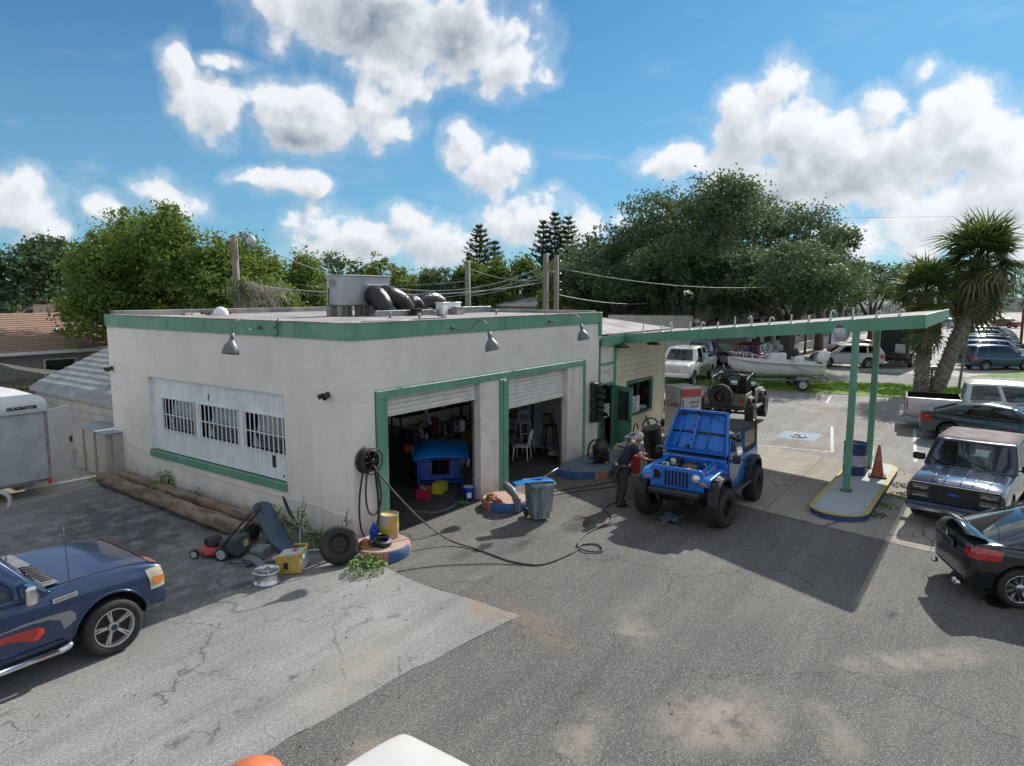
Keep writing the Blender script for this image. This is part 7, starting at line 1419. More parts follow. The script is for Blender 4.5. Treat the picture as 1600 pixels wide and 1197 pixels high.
for i, (x, y, c, lb) in enumerate(((112, -2.5, (.55, .55, .55), 'white car far down the lot drive'), (128, -5.0, (.4, .42, .45), 'silver car at the far end of the lot'), (150, -1.5, (.5, .5, .5), 'pale car furthest away in the lot'), (118, -9.5, (.15, .02, .02), 'dark red car far away behind the parked row'))): car('distant_car', lb, (x, y, 0), 120-20*i, paint('distant_paint_%s' % ('white', 'silver', 'pale', 'darkred')[i], c), 'sedan', far=True, lev=1, wins=[(.1, .8)])
# ---- box trucks
def box_truck(name, label, loc, hd, front=True):
    t = empty(name, loc, hd, label, 'box truck'); M_bt2 = mat('cream_truck_paint', (.60, .56, .47), (.54, .5, .42), .45, sc=3, dirt=.2)
    b = MB(); b.bx((-5.6, -1.2, 1.0), (.3, 1.2, 3.5), .04); b.obj('cargo_box', M_bt2, t)
    if front:
        b = MB(); b.prism([(.45, .7), (2.0, .7), (2.0, 1.55), (1.75, 1.75), (1.35, 2.75), (.45, 2.85)], -1.05, 1.05, lambda u, v, w_: (u, w_, v)); b.obj('cab', M_bt2, t)
        b = MB(); b.prism([(2.0, .6), (3.2, .6), (3.25, 1.2), (3.05, 1.45), (2.0, 1.6)], -.85, .85, lambda u, v, w_: (u, w_, v)); b.obj('hood', M_bt2, t)
        for s in (-1, 1): b = MB(); b.prism([(.75, 1.6), (1.6, 1.6), (1.3, 2.5), (.75, 2.5)], s*1.052, s*1.06, lambda u, v, w_: (u, w_, v)); b.obj('side_window', M_oglass, t); b = MB(); b.box((1.7, s*1.3, 1.9), (.1, .2, .4), 0, .03); b.obj('side_mirror', M_black, t); b = MB(); b.cyl((-.3, s*.8, .6), (1.0, s*.8, .6), .3, n=14); b.obj('fuel_tank', M_alloy, t)
        b = MB(); b.add([(1.79, -.95, 1.78), (1.79, .95, 1.78), (1.40, .9, 2.68), (1.40, -.9, 2.68)], [(0, 1, 2, 3)]); b.obj('windshield', M_oglass, t); b = MB(); b.box((.75, -1.055, 1.25), (.5, .004, .16)); b.obj('door_print', M_ink, t)
        b = MB(); b.box((.6, 0, 3.1), (.5, 1.9, .35), 0, .1); b.obj('roof_fairing', M_white, t)
    for x in ((-4.2, 2.5) if front else (-4.2, 1)):
        for s in (-1, 1): wheel(t, (x, s*.98, .48), s, .48, .28, .28, 6, 1, M_wht2, 'steel')
    b = MB(); b.bx((-5.6, -.5, .7), (2.0, .5, 1.0)); b.obj('chassis', M_black, t)
    if not front:
        b = MB(); b.bx((-5.62, -1.1, 1.05), (-5.605, 1.1, 3.4)); b.obj('open_rear', M_inter, t); b = MB(); b.bx((-6.3, -1.2, .75), (-5.65, 1.2, .95), .02); b.bx((-5.75, -1.2, .4), (-5.62, 1.2, .75), .02); b.obj('lift_gate', mat('black_steel', (.025, .027, .03), rough=.5), t)
        for y in np.linspace(-.8, .8, 7): b = MB(); b.box((-5.765, y, .48), (.01, .14, .05)); b.obj('reflector', M_redp if int(y*10) % 2 else M_white, t)
        b = MB(); b.box((-5.7, -.6, 1.35), (.2, .6, .6), 0, .03); b.obj('load', M_wht2, t)
box_truck('box_truck', 'cream box truck with long bonnet parked by the beige building', (38.7, 8.6, 0), -62, True); box_truck('box_truck', 'box truck with black lift gate seen from behind through the palm skirt', (49.8, -4.35, 0), -6, False)
# ---- boat on trailer
bo = empty('motor_boat', (29.2, -.15, .55), 118, 'white centre console boat with bow rail resting on a road trailer', 'boat'); M_gel = mat('white_gelcoat', (.74, .73, .71), (.66, .65, .63), .3, sc=3, dirt=.2, dirtc=(.4, .38, .3))
st_ = [(-2.3, .95, .12, .75), (-1.8, 1.0, .06, .80), (-.6, 1.0, .03, .86), (.6, .93, .04, .9), (1.5, .68, .14, .96), (2.1, .34, .36, 1.04), (2.45, .04, .72, 1.10)]
rows_ = [[(x, hw_*a, zb+(zt-zb)*c_) for a, c_ in ((0, 0), (.55, .16), (.85, .35), (.93, .7), (1, 1), (1.04, 1.0), (1.02, 1.05), (.82, 1.05), (.8, .6), (0, .55))] for (x, hw_, zb, zt) in st_]
for s in (1, -1): b = MB(); b.grid([[(x, s*y, z) for x, y, z in r_] for r_ in rows_]); b.obj('hull_side', M_gel, bo)
b = MB(); b.add([(-2.3, -.95, .75), (-2.3, .95, .75), (-2.3, .8, .2), (-2.3, 0, .12), (-2.3, -.8, .2)], [(0, 1, 2, 3, 4)]); b.obj('transom', M_gel, bo)
for s in (1, -1): b = MB(); b.tube([(-2.3, s*.99, .74), (-.6, s*1.04, .85), (.6, s*.97, .9), (1.5, s*.71, .96), (2.1, s*.36, 1.04), (2.45, 0, 1.10)], .03, 6); b.obj('rub_rail', M_wht2, bo)
b = MB(); b.bx((-.5, -.38, .5), (.3, .38, 1.35), .06); b.obj('console', M_gel, bo); b = MB(); b.grid([[(.30, y, 1.33), (.20, y, 1.75)] for y in (-.36, 0, .36)]); b.obj('windscreen', mat('smoked_acrylic', (.35, .36, .36), rough=.15), bo); b = MB(); b.box((-.15, 0, 1.62), (.35, .66, .3), 0, .04); b.obj('helm_pod', M_gpan, bo)
b = MB(); b.box((-1.15, 0, .95), (.5, .9, .5), 0, .08); b.obj('leaning_seat', M_gel, bo); b = MB(); b.sphere((-1.0, 0, 1.35), .3, 12, 8, sq=(.7, 1.1, .8)); b.obj('seat_cushion', M_black, bo)
b = MB(); b.sphere((-2.45, 0, 1.15), .3, 12, 8, sq=(1.1, .8, 1.1)); b.box((-2.5, 0, .55), (.2, .25, .9), 0, .05); b.obj('outboard_motor', M_gel, bo)
for s in (1, -1):
    b = MB(); b.tube(bez([(1.0, s*.84, .94), (1.05, s*.82, 1.24), (1.7, s*.6, 1.3), (2.2, s*.3, 1.36), (2.42, 0, 1.38)], 4), .018, 6)
    for (x, y, z) in ((1.35, .74, .95), (1.75, .56, 1.0), (2.1, .36, 1.04)): b.tube([(x, s*y, z), (x, s*y, z+.32)], .015, 6)
    b.obj('bow_rail', M_chrome, bo)
b = MB(); b.tube(bez([(-2.2, 1.05, .8), (-1.6, 1.1, .5), (-1.0, 1.1, .62), (-.6, 1.1, .72), (-1.5, 1.08, .4)], 5), .012, 5); b.obj('side_print', M_metal, bo); b = MB(); b.tube(bez([(-2.2, -1.05, .8), (-1.6, -1.1, .5), (-1.0, -1.1, .62), (-.6, -1.1, .72)], 5), .012, 5); b.obj('side_print', M_metal, bo)
bt_ = empty('boat_trailer', (29.2, -.15, 0), 118, 'grey boat trailer under the white boat', 'trailer')
for s in (1, -1): b = MB(); b.tube([(-2.4, s*.75, .5), (1.2, s*.7, .5), (3.2, 0, .45)], .05, 6); b.obj('frame_rail', M_metal, bt_); wheel(bt_, (-1.2, s*1.05, .31), s, .31, .19, .2, 5, 1, M_wht2, 'steel'); b = MB(); b.prism([(-1.6, .55), (-1.5, .72), (-.9, .72), (-.8, .55)], s*.93, s*1.18, lambda u, v, w_: (u, w_, v)); b.obj('mudguard', M_gpan, bt_)
b = MB(); b.bx((-1.25, -1.0, .28), (-1.15, 1.0, .36)); b.obj('axle', M_black, bt_); b = MB(); b.tube([(3.2, 0, .45), (3.2, 0, 0)], .04, 6); b.obj('jack_stand', M_metal, bt_); b = MB(); b.tube([(2.3, 0, .45), (2.7, 0, 1.2)], .04, 6); b.obj('bow_post', M_metal, bt_)
# ---------------------------------------------------------------- off-road vehicles, flat fendered
def jeep(name, label, loc, hd, P, blue=True):
    t = empty(name, loc, hd, label, 'off-road car')
    Z = .62                                     # underside of tub
    def pr(nm, poly, y0_, y1_, m, par=None, ch=0): b = MB(); b.prism(poly, y0_, y1_, lambda u, v, w_: (u, w_, v)); o = b.obj(nm, m, par or t); md = o.modifiers.new('b', 'BEVEL'); md.width = .018; md.segments = 2; md.limit_method = 'ANGLE'; return o
    W2 = .76
    # tub sides
    for s in (-1, 1):
        pr('tub_side', [(-.65+.0, Z), (.72, Z), (.72, 1.16), (.62, 1.22), (-.02, 1.22), (-.02, .80), (-.55, .80), (-.68, 1.24), (-1.75, 1.24), (-1.75, Z+.12), (-1.62, Z+.10), (-1.55, 1.02), (-.80, 1.02), (-.70, Z)] if not blue else [(-.68, Z), (.72, Z), (.72, 1.18), (.6, 1.24), (-1.75, 1.24), (-1.75, Z+.12), (-1.62, Z+.10), (-1.55, 1.02), (-.82, 1.02)], s*W2-.03*s, s*W2, P)
        # front fender top and hood side
        pr('fender', [(.70, 1.04), (.84, 1.17), (1.72, 1.13), (1.78, 1.04), (1.78, .98), (1.70, 1.07), (.9, 1.10), (.72, .9)], s*.50, s*W2, P)
        pr('hood_side', [(.60, Z+.2), (.66, 1.33), (1.60, 1.26), (1.66, 1.12), (1.66, .95), (.9, .9)], s*.50, s*.535, P)
        # flares
        for (xc_, zc_) in ((1.185, .48), (-1.185, .48)):
            pts_o = []
            for (a, r_) in ((8, .55), (30, .60), (52, .66), (75, .64), (105, .64), (128, .66), (150, .60), (172, .55)): pts_o.append((xc_+r_*math.cos(R(a)), zc_+r_*math.sin(R(a))))
            pts_i = [(xc_+(u-xc_)*.92, zc_+(v-zc_)*.92) for u, v in pts_o]; b = MB()
            for i in range(len(pts_o)-1):
                a0, a1, c0, c1 = pts_o[i], pts_o[i+1], pts_i[i], pts_i[i+1]; yo, yi = s*(W2+.15), s*(W2-.06)
                b.add([(a0[0], yi, a0[1]+.02), (a1[0], yi, a1[1]+.02), (a1[0], yo, a1[1]-.03), (a0[0], yo, a0[1]-.03), (c0[0], yo, c0[1]-.05), (c1[0], yo, c1[1]-.05), (c0[0], yi, c0[1]), (c1[0], yi, c1[1])], [(0, 1, 2, 3), (3, 2, 5, 4), (4, 5, 7, 6)])
            b.obj('wheel_flare', mat('black_flare_plastic', (.022, .024, .027), (.035, .037, .04), .7, sc=5), t)
            # corrugation on the flare
            for a in (40, 62, 118, 140): b = MB(); b.box((xc_+.65*math.cos(R(a)), s*(W2+.06), zc_+.645*math.sin(R(a))), (.03, .16, .03), 0, .008); b.obj('flare_rib', M_black, t)
        b = MB(); b.box((.0, s*(W2+.10), Z-.02), (1.2, .22, .07), 0, .03); b.obj('side_step', M_black, t)
        if blue:
            pr('door', [(-.62, .86), (-.45, .72), (.58, .72), (.58, 1.235), (-.62, 1.235)], s*(W2+.001), s*(W2+.02), P)
            b = MB(); yy = s*(W2+.0); fr = [(-.58, 1.25), (.52, 1.25), (.30, 1.80), (-.52, 1.80)]
            b.tube([(u, yy-s*.0-s*(v-1.25)*.12, v) for u, v in fr], .025, 6, closed=True, smooth=False); b.obj('door_window_frame', P, t)
            b = MB(); b.add([(u, yy-s*(v-1.25)*.12, v) for u, v in fr], [(0, 1, 2, 3)]); b.obj('door_window', M_cglass2, t)
            mirror(t, .50, s*(W2+.02), 1.34, s, M_black, (.10, .18, .20)); b = MB(); b.box((-.48, s*(W2+.035), 1.12), (.12, .03, .04), 0, .008); b.obj('door_handle', M_black, t)
    if blue:
        ribs = []
        # pale torn splash on the side
        M_spl = mat('pale_torn_decal', (.42, .40, .45), (.30, .29, .36), .4, sc=5)
        for s in (-1, 1):
            yy = s*(W2+.024); b = MB(); b.prism([(.57, 1.06), (.42, .80), (.25, .76), (.12, .84), (-.05, .78), (-.18, .95), (-.50, 1.10), (-.2, 1.12), (-.45, 1.20), (.1, 1.17), (.57, 1.21)], yy-s*.001, yy+s*.003, lambda u, v, w_: (u, w_, v)); b.obj('splash_decal', M_spl, t)
            yy = s*(W2+.004); b = MB(); b.prism([(-.70, 1.20), (-1.0, 1.12), (-1.3, 1.18), (-1.73, 1.14), (-1.73, 1.225), (-.70, 1.225)], yy, yy+s*.003, lambda u, v, w_: (u, w_, v)); b.obj('splash_decal', M_spl, t)
            yy = s*(.5356); b = MB(); b.prism([(.70, 1.24), (1.2, 1.18), (1.5, 1.22), (1.3, 1.10), (.9, 1.06), (.72, 1.1)], yy, yy+s*.003, lambda u, v, w_: (u, w_, v)); b.obj('splash_decal', M_spl, t)
    # floor, rear, cowl
    b = MB(); b.bx((-1.72, -W2+.03, Z+.04), (.7, W2-.03, Z+.10)); b.bx((-1.2, -W2+.04, Z+.1), (-.75, W2-.04, 1.02)) if False else None; b.obj('floor_pan', M_inter, t)
    b = MB(); b.bx((-1.78, -W2, Z+.1), (-1.745, W2, 1.24), .01); b.obj('tailgate', P, t); b = MB(); b.bx((.60, -W2+.02, Z+.1), (.72, W2-.02, 1.32), .02); b.obj('cowl', P, t)
    # grille with seven slots
    gy = [(-.60, .80), (.60, .80), (.62, .95), (.60, 1.22), (.52, 1.285), (-.52, 1.285), (-.60, 1.22), (-.62, .95)]
    b = MB(); b.prism(gy, 1.66, 1.72, lambda u, v, w_: (w_, u, v)); o = b.obj('grille_panel', P, t); md = o.modifiers.new('b', 'BEVEL'); md.width = .015; md.limit_method = 'ANGLE'
    for k_ in range(7): b = MB(); b.box((1.722, -.24+.08*k_, 1.04), (.014, .048, .33), 0, .006); b.obj('grille_slot', M_seam, t); 
    for k_ in range(8): b = MB(); b.box((1.728, -.28+.08*k_, 1.04), (.010, .026, .35), 0, .004); b.obj('grille_slat', P, t)
    for s in (-1, 1):
        Mx = Matrix.Translation((1.72, s*.44, 1.10)) @ Matrix.Rotation(R(90), 4, 'Y')
        b = MB(); b.lathe([(.115, -.01), (.12, .03), (.10, .035)], 22, Mx); b.obj('headlight_ring', P if blue else M_black, t)
        if not (blue and s == -1): b = MB(); b.lathe([(.0, .06), (.06, .052), (.10, .03), (.105, .01)], 20, Mx); b.obj('headlight', mat('jeep_headlight', (.75, .76, .74), rough=.12, metal=.5, coat=1), t)
        else: b = MB(); b.lathe([(.0, .02), (.105, .022)], 20, Mx); b.obj('headlight_socket', M_seam, t)
        b = MB(); b.box((1.785, s*.62, 1.03), (.02, .13, .055), 0, .01); b.obj('turn_signal', M_amber, t); b = MB(); b.box((1.77, s*.63, 1.03), (.03, .24, .16), 0, .012); b.obj('fender_front', P, t)
    b = MB(); b.box((1.86, 0, .76), (.16, 1.15, .13), 0, .03); b.obj('front_bumper', M_black, t)
    for s in (-1, 1): b = MB(); b.box((1.90, s*.35, .70), (.08, .05, .12), 0, .01); b.obj('tow_hook', M_black, t); b = MB(); b.bx((-1.75, s*.38-.03, .55), (1.8, s*.38+.03, .66)); b.obj('frame_rail', M_black, t)
    b = MB(); b.cyl((1.185, -.75, .45), (1.185, .75, .45), .045, n=10); b.sphere((1.185, .15, .45), .13, 12, 8); b.tube([(1.35, -.6, .42), (1.35, .6, .46)], .022, 6); b.cyl((-1.185, -.75, .45), (-1.185, .75, .45), .045, n=10); b.sphere((-1.185, 0, .45), .14, 12, 8); b.obj('axles', M_black, t)
    rw = .42
    for x in (1.185, -1.185):
        for s in (-1, 1): wheel(t, (x, s*.84, rw), s, rw, .20, .31, 8, 1, M_blackrim if blue else mat('pale_steel_rim', (.4, .39, .37), rough=.4, metal=.6), 'alloy' if blue else 'steel', knobs=24, steer=(-8 if blue else 0) if x > 0 else 0)
    # windscreen frame
    wf = [(-.70, 1.30), (.70, 1.30), (.64, 1.84), (-.64, 1.84)]
    b = MB(); b.tube([(.62-(v-1.30)*.52, u, v) for u, v in wf], .032, 6, closed=True, smooth=False); b.obj('windscreen_frame', P if blue else M_black, t)
    b = MB(); b.add([(.62-(v-1.30)*.52, u, v) for u, v in wf], [(0, 1, 2, 3)]); b.obj('windscreen', M_cglass2, t)
    for s in (-1, 1):
        b = MB(); b.box((-.25, s*.36, 1.30), (.16, .46, .62), 0, .07, Matrix.Rotation(R(-12), 4, 'Y')); b.box((-.34, s*.36, 1.66), (.12, .28, .2), 0, .05); b.box((.0, s*.36, 1.02), (.5, .46, .18), 0, .06); b.obj('seat', M_black, t)
    b = MB(); b.bx((.40, -.68, 1.1), (.6, .68, 1.3), .03); b.obj('dashboard', M_black, t); b = MB(); b.tube([(.28, .36+.17*math.cos(a), 1.28+.15*math.sin(a)) for a in np.linspace(0, 2*PI, 19)[:-1]], .014, 6, closed=True); b.obj('steering_wheel', M_black, t)
    M_bar = M_black
    b = MB()
    for s in (-1, 1):
        b.tube([(-.42, s*.66, .9), (-.42, s*.62, 1.78), (.38, s*.60, 1.83)], .028, 7); b.tube([(-.42, s*.62, 1.78), (-1.1, s*.64, 1.74), (-1.6, s*.68, 1.2)], .028, 7)
    b.tube([(-.42, -.62, 1.78), (-.42, .62, 1.78)], .028, 7); b.tube([(.38, -.60, 1.83), (.38, .60, 1.83)], .026, 7)
    b.obj('roll_bar', M_bar, t)
    if blue:
        M_soft = mat('black_soft_top', (.022, .023, .025), (.038, .039, .042), .75, sc=3, bump=.006, bsc=8)
        b = MB(); b.grid([[(x, y*W2, z-.05*abs(y)**2.5) for y in (-.97, -.9, -.6, -.2, .2, .6, .9, .97)] for (x, z) in ((.40, 1.86), (.1, 1.90), (-.45, 1.92), (-.55, 1.91), (-1.1, 1.90), (-1.62, 1.87), (-1.72, 1.80))]); o = b.obj('soft_top', M_soft, t); s_ = o.modifiers.new('s', 'SOLIDIFY'); s_.thickness = .02
        for s in (-1, 1):
            y1 = s*W2; b = MB(); 
            def sy(z): return s*(W2-.02-(z-1.24)*.03)
            P4 = [(-.56, 1.25), (-1.76, 1.25), (-1.72, 1.84), (-.54, 1.86)]; I4 = [(-.74, 1.36), (-1.56, 1.36), (-1.54, 1.72), (-.72, 1.74)]
            vs = [(u, sy(v), v) for u, v in P4+I4]; b.add(vs, [(0, 1, 5, 4), (1, 2, 6, 5), (2, 3, 7, 6), (3, 0, 4, 7)]); o = b.obj('soft_side', M_soft, t); s_ = o.modifiers.new('s', 'SOLIDIFY'); s_.thickness = .012
            b = MB(); b.add([(u, sy(v)-s*.002, v) for u, v in I4], [(0, 1, 2, 3)]); b.obj('plastic_window', glass_mat('hazy_window', (.45, .47, .50), .12), t)
        b = MB(); b.grid([[(-1.77, y*W2*.97, 1.25), (-1.73, y*W2*.97, 1.85)] for y in (-1, 0, 1)]); b.obj('soft_rear', M_soft, t)
        # hood standing open against the windscreen
        hx, hz, ln, an = .60, 1.40, 1.02, 62; ca, sa = math.cos(R(an)), math.sin(R(an))
        def hp(u, y, dd): return (hx-u*ca*1.0-dd*sa, y, hz+u*sa-dd*ca) if False else (hx-u*ca+dd*(-sa), y, hz+u*sa-dd*ca*(-1)*0-dd*0)
        def HP(u, y, d_): return (hx-u*ca+d_*sa, y, hz+u*sa+d_*ca)
        M_hood = mat('blue_hood_underside', (.010, .135, .52), (.016, .155, .56), .4, sc=2.5, coat=.25, dirt=.35, dirtc=(.01, .05, .2))
        wd = lambda u: .74-.16*u/ln
        b = MB(); b.grid([[HP(u, y*wd(u), 0) for y in (-1, -.5, 0, .5, 1)] for u in np.linspace(0, ln, 6)]); o = b.obj('hood', M_hood, t); s_ = o.modifiers.new('s', 'SOLIDIFY'); s_.thickness = .02; s_.offset = -1
        for s in (-1, 1): b = MB(); b.tube([HP(0, s*wd(0), .03), HP(ln, s*wd(ln), .03)], .035, 4, smooth=False); b.obj('hood_rim', M_hood, t)
        for u in (.02, ln-.02): b = MB(); b.tube([HP(u, -wd(u), .03), HP(u, wd(u), .03)], .035, 4, smooth=False); b.obj('hood_rim', M_hood, t)
        for y in (-.42, .22): b = MB(); b.tube([HP(.1, y*1.1, .02), HP(ln-.1, y*.95, .02)], .02, 6); b.obj('stamped_ridge', M_hood, t)
        b = MB(); b.tube([HP(.08, -.10, .02), HP(ln-.1, -.06, .02)], .06, 4, smooth=False); st = b.obj('centre_stiffener', M_hood, t)
        for k_ in range(11): b = MB(); c_ = HP(.12+.085*k_, -.10+.003*k_+(.03 if k_ % 2 else -.03), .062); b.box(c_, (.03, .035, .03), 0, .008); b.obj('stiffener_hole', M_seam, st)
        b = MB(); b.tube([HP(ln-.14, -.46, .05), HP(ln-.10, -.3, .06), HP(ln-.12, .3, .06), HP(ln-.2, .44, .05)], .014, 6); b.obj('hood_cable', M_black, t)
        b = MB(); b.box(HP(ln-.1, -.5, .06), (.08, .1, .06), 0, .01); b.box(HP(.12, -.18, .07), (.1, .08, .06), 0, .01); b.obj('hood_latch', M_black, t)
        # engine bay
        b = MB(); b.bx((.7, -.5, Z+.1), (1.65, .5, Z+.2)); b.obj('bay_floor', M_seam, t)
        b = MB(); b.box((1.15, .05, 1.08), (.6, .28, .26), 0, .04); b.obj('engine_block', M_metal, t); b = MB(); b.box((1.15, .05, 1.23), (.56, .2, .06), 0, .03); b.obj('rocker_cover', M_black, t)
        b = MB(); b.lathe([(0, .05), (.13, .05), (.15, .0), (.15, -.06)], 20, Matrix.Translation((1.38, -.02+.18, 1.24))); b.obj('air_cleaner', mat('copper_brown', (.16, .07, .045), rough=.6), t)
        b = MB(); b.lathe([(0, .1), (.07, .1), (.085, .06), (.085, -.1)], 16, Matrix.Translation((1.45, -.36, 0)) @ Matrix.Translation((0, 0, 1.2))); b.obj('fluid_bottle', mat('milky_plastic', (.55, .58, .42), rough=.5), t)
        b = MB(); b.box((1.0, -.36, 1.22), (.2, .12, .14), 30, .03); b.obj('relay_box', mat('cream_part', (.5, .5, .42), rough=.5), t); b = MB(); b.box((.85, -.33, 1.18), (.26, .22, .2), 0, .02); b.obj('battery', M_black, t)
        for k_ in range(9): b = MB(); p0 = Vector((rr.uniform(.75, 1.55), rr.uniform(-.42, .42), 1.2)); p1 = p0+Vector((rr.uniform(-.4, .4), rr.uniform(-.3, .3), rr.uniform(-.05, .08))); b.tube(bez([p0, (p0+p1)/2+Vector((0, 0, .08)), p1], 5), rr.uniform(.01, .025), 6); b.obj('engine_hose', [M_black, M_metal, M_black, M_bt][k_ % 4], t)
        b = MB(); b.tube([(1.63, -.5, 1.26), (1.63, .5, 1.26)], .02, 6); b.obj('radiator_support', P, t)
        b = MB(); b.box((1.15, .64, 1.155), (.9, .2, .016), 0, .006); b.obj('bright_fender_top', M_bfl, t) if False else None
    else:
        b = MB(); text('windscreen_lettering', 'MUDDER', M_wht2, .13, t, face((.62-.46*.52+.01, .1, 1.765), (0, -1, 0), (-.52, 0, 1)))
        # spare wheel and tail
        sp = bpy.data.objects.new('spare_wheel', rim_mesh(.20, .28, 8, 1, M_blackrim, 'steel')); COL.objects.link(sp); sp.parent = t; sp.location = (-1.98, .12, 1.16); sp.rotation_euler = (0, 0, R(-90)); link('tyre', tyre_mesh(.42, .20, .28, 24), sp)
        b = MB(); b.cyl((-2.1, .12, 1.10), (-2.16, .12, 1.08), .05, n=10); b.obj('brake_lamp', M_redl, t)
        for s in (-1, 1): b = MB(); b.cyl((-1.77, s*.62, 1.02), (-1.83, s*.62, 1.02), .07, n=14); b.obj('tail_light', M_redl, t)
        b = MB(); b.box((-1.9, 0, .72), (.16, 1.4, .12), 0, .02); b.obj('rear_bumper', M_black, t); b = MB(); b.bx((.66, -.5, 1.24), (1.66, .5, 1.32), .05); b.obj('hood', P, t)
        for s in (-1, 1): b = MB(); b.sphere((-1.0, s*.3, 1.88), .05, 8, 6); b.obj('roof_lamp', M_black, t)
    return t
PBJ = mat('vivid_blue_paint', (.010, .145, .56), (.014, .16, .58), .28, .1, sc=2, coat=.6, dirt=.35, dirtc=(.07, .15, .36))
jp = jeep('open_hood_jeep', 'blue soft top off-road car with its hood propped open', (6.74, -4.55, 0), 181, PBJ, True)
b = MB(); b.prism([(.70, 1.06), (.84, 1.20), (1.72, 1.16), (1.79, 1.06), (1.79, .99), (1.70, 1.08)], -.505-.27, -.505, lambda u, v, w_: (u, w_, v)); o = b.obj('light_blue_fender', mat('new_light_blue_panel', (.01, .19, .58), rough=.3, coat=.5), jp)
o.location = (.0, 0, .004)
PGJ = mat('grey_jeep_paint', (.17, .17, .155), (.13, .13, .12), .45, .1, sc=3, coat=.2, dirt=.3, dirtc=(.12, .1, .08))
jeep('topless_jeep', 'grey topless off-road car with spare wheel on its tailgate', (18.0, -1.65, .12), 6, PGJ, False)
b = MB(); b.grid([[(5.05+.09*i, -4.55+.08*j, .03+.05*math.sin(i*2.3+j*1.7)) for i in range(7)] for j in range(6)]); tag(b.obj('foil_scrap', mat('silver_blue_foil', (.5, .58, .7), (.3, .38, .5), .25, .6, sc=9)), 'crumpled silver blue sheet on the ground under the open hood car', 'foil')
# ---------------------------------------------------------------- trees
def leaf_mat(name, c, c2, tr=.35, ty=(.25, .32, .03)):
    m = bpy.data.materials.new(name); m.use_nodes = True; T = NT(m.node_tree); T.n.clear()
    geo = T.node('ShaderNodeTexCoord').outputs['Object']
    f = T.noise(geo, .55, 3, .6); f2 = T.noise(geo, 6, 2, .6)
    base = T.mix(T.step(f, .35, .65), c, c2); base = T.mix(T.m('MULTIPLY', T.step(f2, .5, .75), .4), base, tuple(min(1, x*1.7) for x in c2))
    d = T.node('ShaderNodeBsdfPrincipled'); T.put(d.inputs['Base Color'], base); d.inputs['Roughness'].default_value = .62; d.inputs['Specular IOR Level'].default_value = .22
    t = T.node('ShaderNodeBsdfTranslucent'); T.put(t.inputs[0], T.mix(.5, base, ty))
    mx = T.node('ShaderNodeMixShader'); mx.inputs[0].default_value = tr; T.l.new(d.outputs[0], mx.inputs[1]); T.l.new(t.outputs[0], mx.inputs[2])
    o = T.node('ShaderNodeOutputMaterial'); T.l.new(mx.outputs[0], o.inputs[0]); return m
M_lf1 = leaf_mat('laurel_leaf', (.095, .155, .032), (.165, .235, .06)); M_lf2 = leaf_mat('oak_leaf', (.075, .118, .058), (.12, .17, .088), .35, (.14, .20, .07)); M_lf3 = leaf_mat('light_tree_leaf', (.14, .195, .05), (.21, .25, .09)); M_lf4 = leaf_mat('dark_tree_leaf', (.065, .115, .055), (.105, .165, .085), .35, (.13, .20, .07))
M_bark = mat('grey_brown_bark', (.13, .105, .085), (.07, .056, .046), .9, sc=5, detail=6, bump=.02, stretch=(1, 1, .3))
def leaf_mesh(blobs, n, size, rng, shell=.45, clump=26, cl=.35):
    """leaf quads gathered into clumps spread through the blobs' outer volume"""
    vol = np.array([b[3]*b[4]*b[5] for b in blobs])**.72; pr = vol/vol.sum(); nc = max(1, n//clump)
    idx = rng.choice(len(blobs), nc, p=pr); B = np.array(blobs)[idx]
    d = rng.normal(0, 1, (nc, 3)); d /= np.linalg.norm(d, axis=1)[:, None]; d[:, 2] = np.where(d[:, 2] < -.35, -d[:, 2]*.7, d[:, 2])
    r = 1-shell*rng.power(1.6, nc)*rng.uniform(0, 1, nc); r *= rng.uniform(.90, 1.10, nc)
    C = B[:, :3]+d*r[:, None]*B[:, 3:6]
    cs = cl*rng.uniform(.55, 1.5, nc)
    P = np.repeat(C, clump, 0)+rng.normal(0, .5, (nc*clump, 3))*np.repeat(cs, clump)[:, None]*np.array([1, 1, .7])
    N = np.repeat(d, clump, 0)*.6+rng.normal(0, .75, P.shape)+np.array([0, 0, .25]); N /= np.linalg.norm(N, axis=1)[:, None]
    A = np.cross(N, rng.normal(0, 1, P.shape)); A /= np.linalg.norm(A, axis=1)[:, None]; Bv = np.cross(N, A)
    s = size*rng.uniform(.55, 1.35, len(P))[:, None]
    V = np.stack([P-A*s, P+Bv*s*.55, P+A*s, P-Bv*s*.55], 1).reshape(-1, 3)
    return V
def add_quads(name, V, m, parent):
    n = len(V)//4; me = bpy.data.meshes.new(name); me.vertices.add(len(V)); me.vertices.foreach_set('co', V.astype(np.float32).ravel())
    me.loops.add(n*4); me.loops.foreach_set('vertex_index', np.arange(n*4, dtype=np.int32)); me.polygons.add(n); me.polygons.foreach_set('loop_start', np.arange(0, n*4, 4, dtype=np.int32)); me.polygons.foreach_set('loop_total', np.full(n, 4, dtype=np.int32)); me.update(); me.validate(); me.materials.append(m)
    return link(name, me, parent)
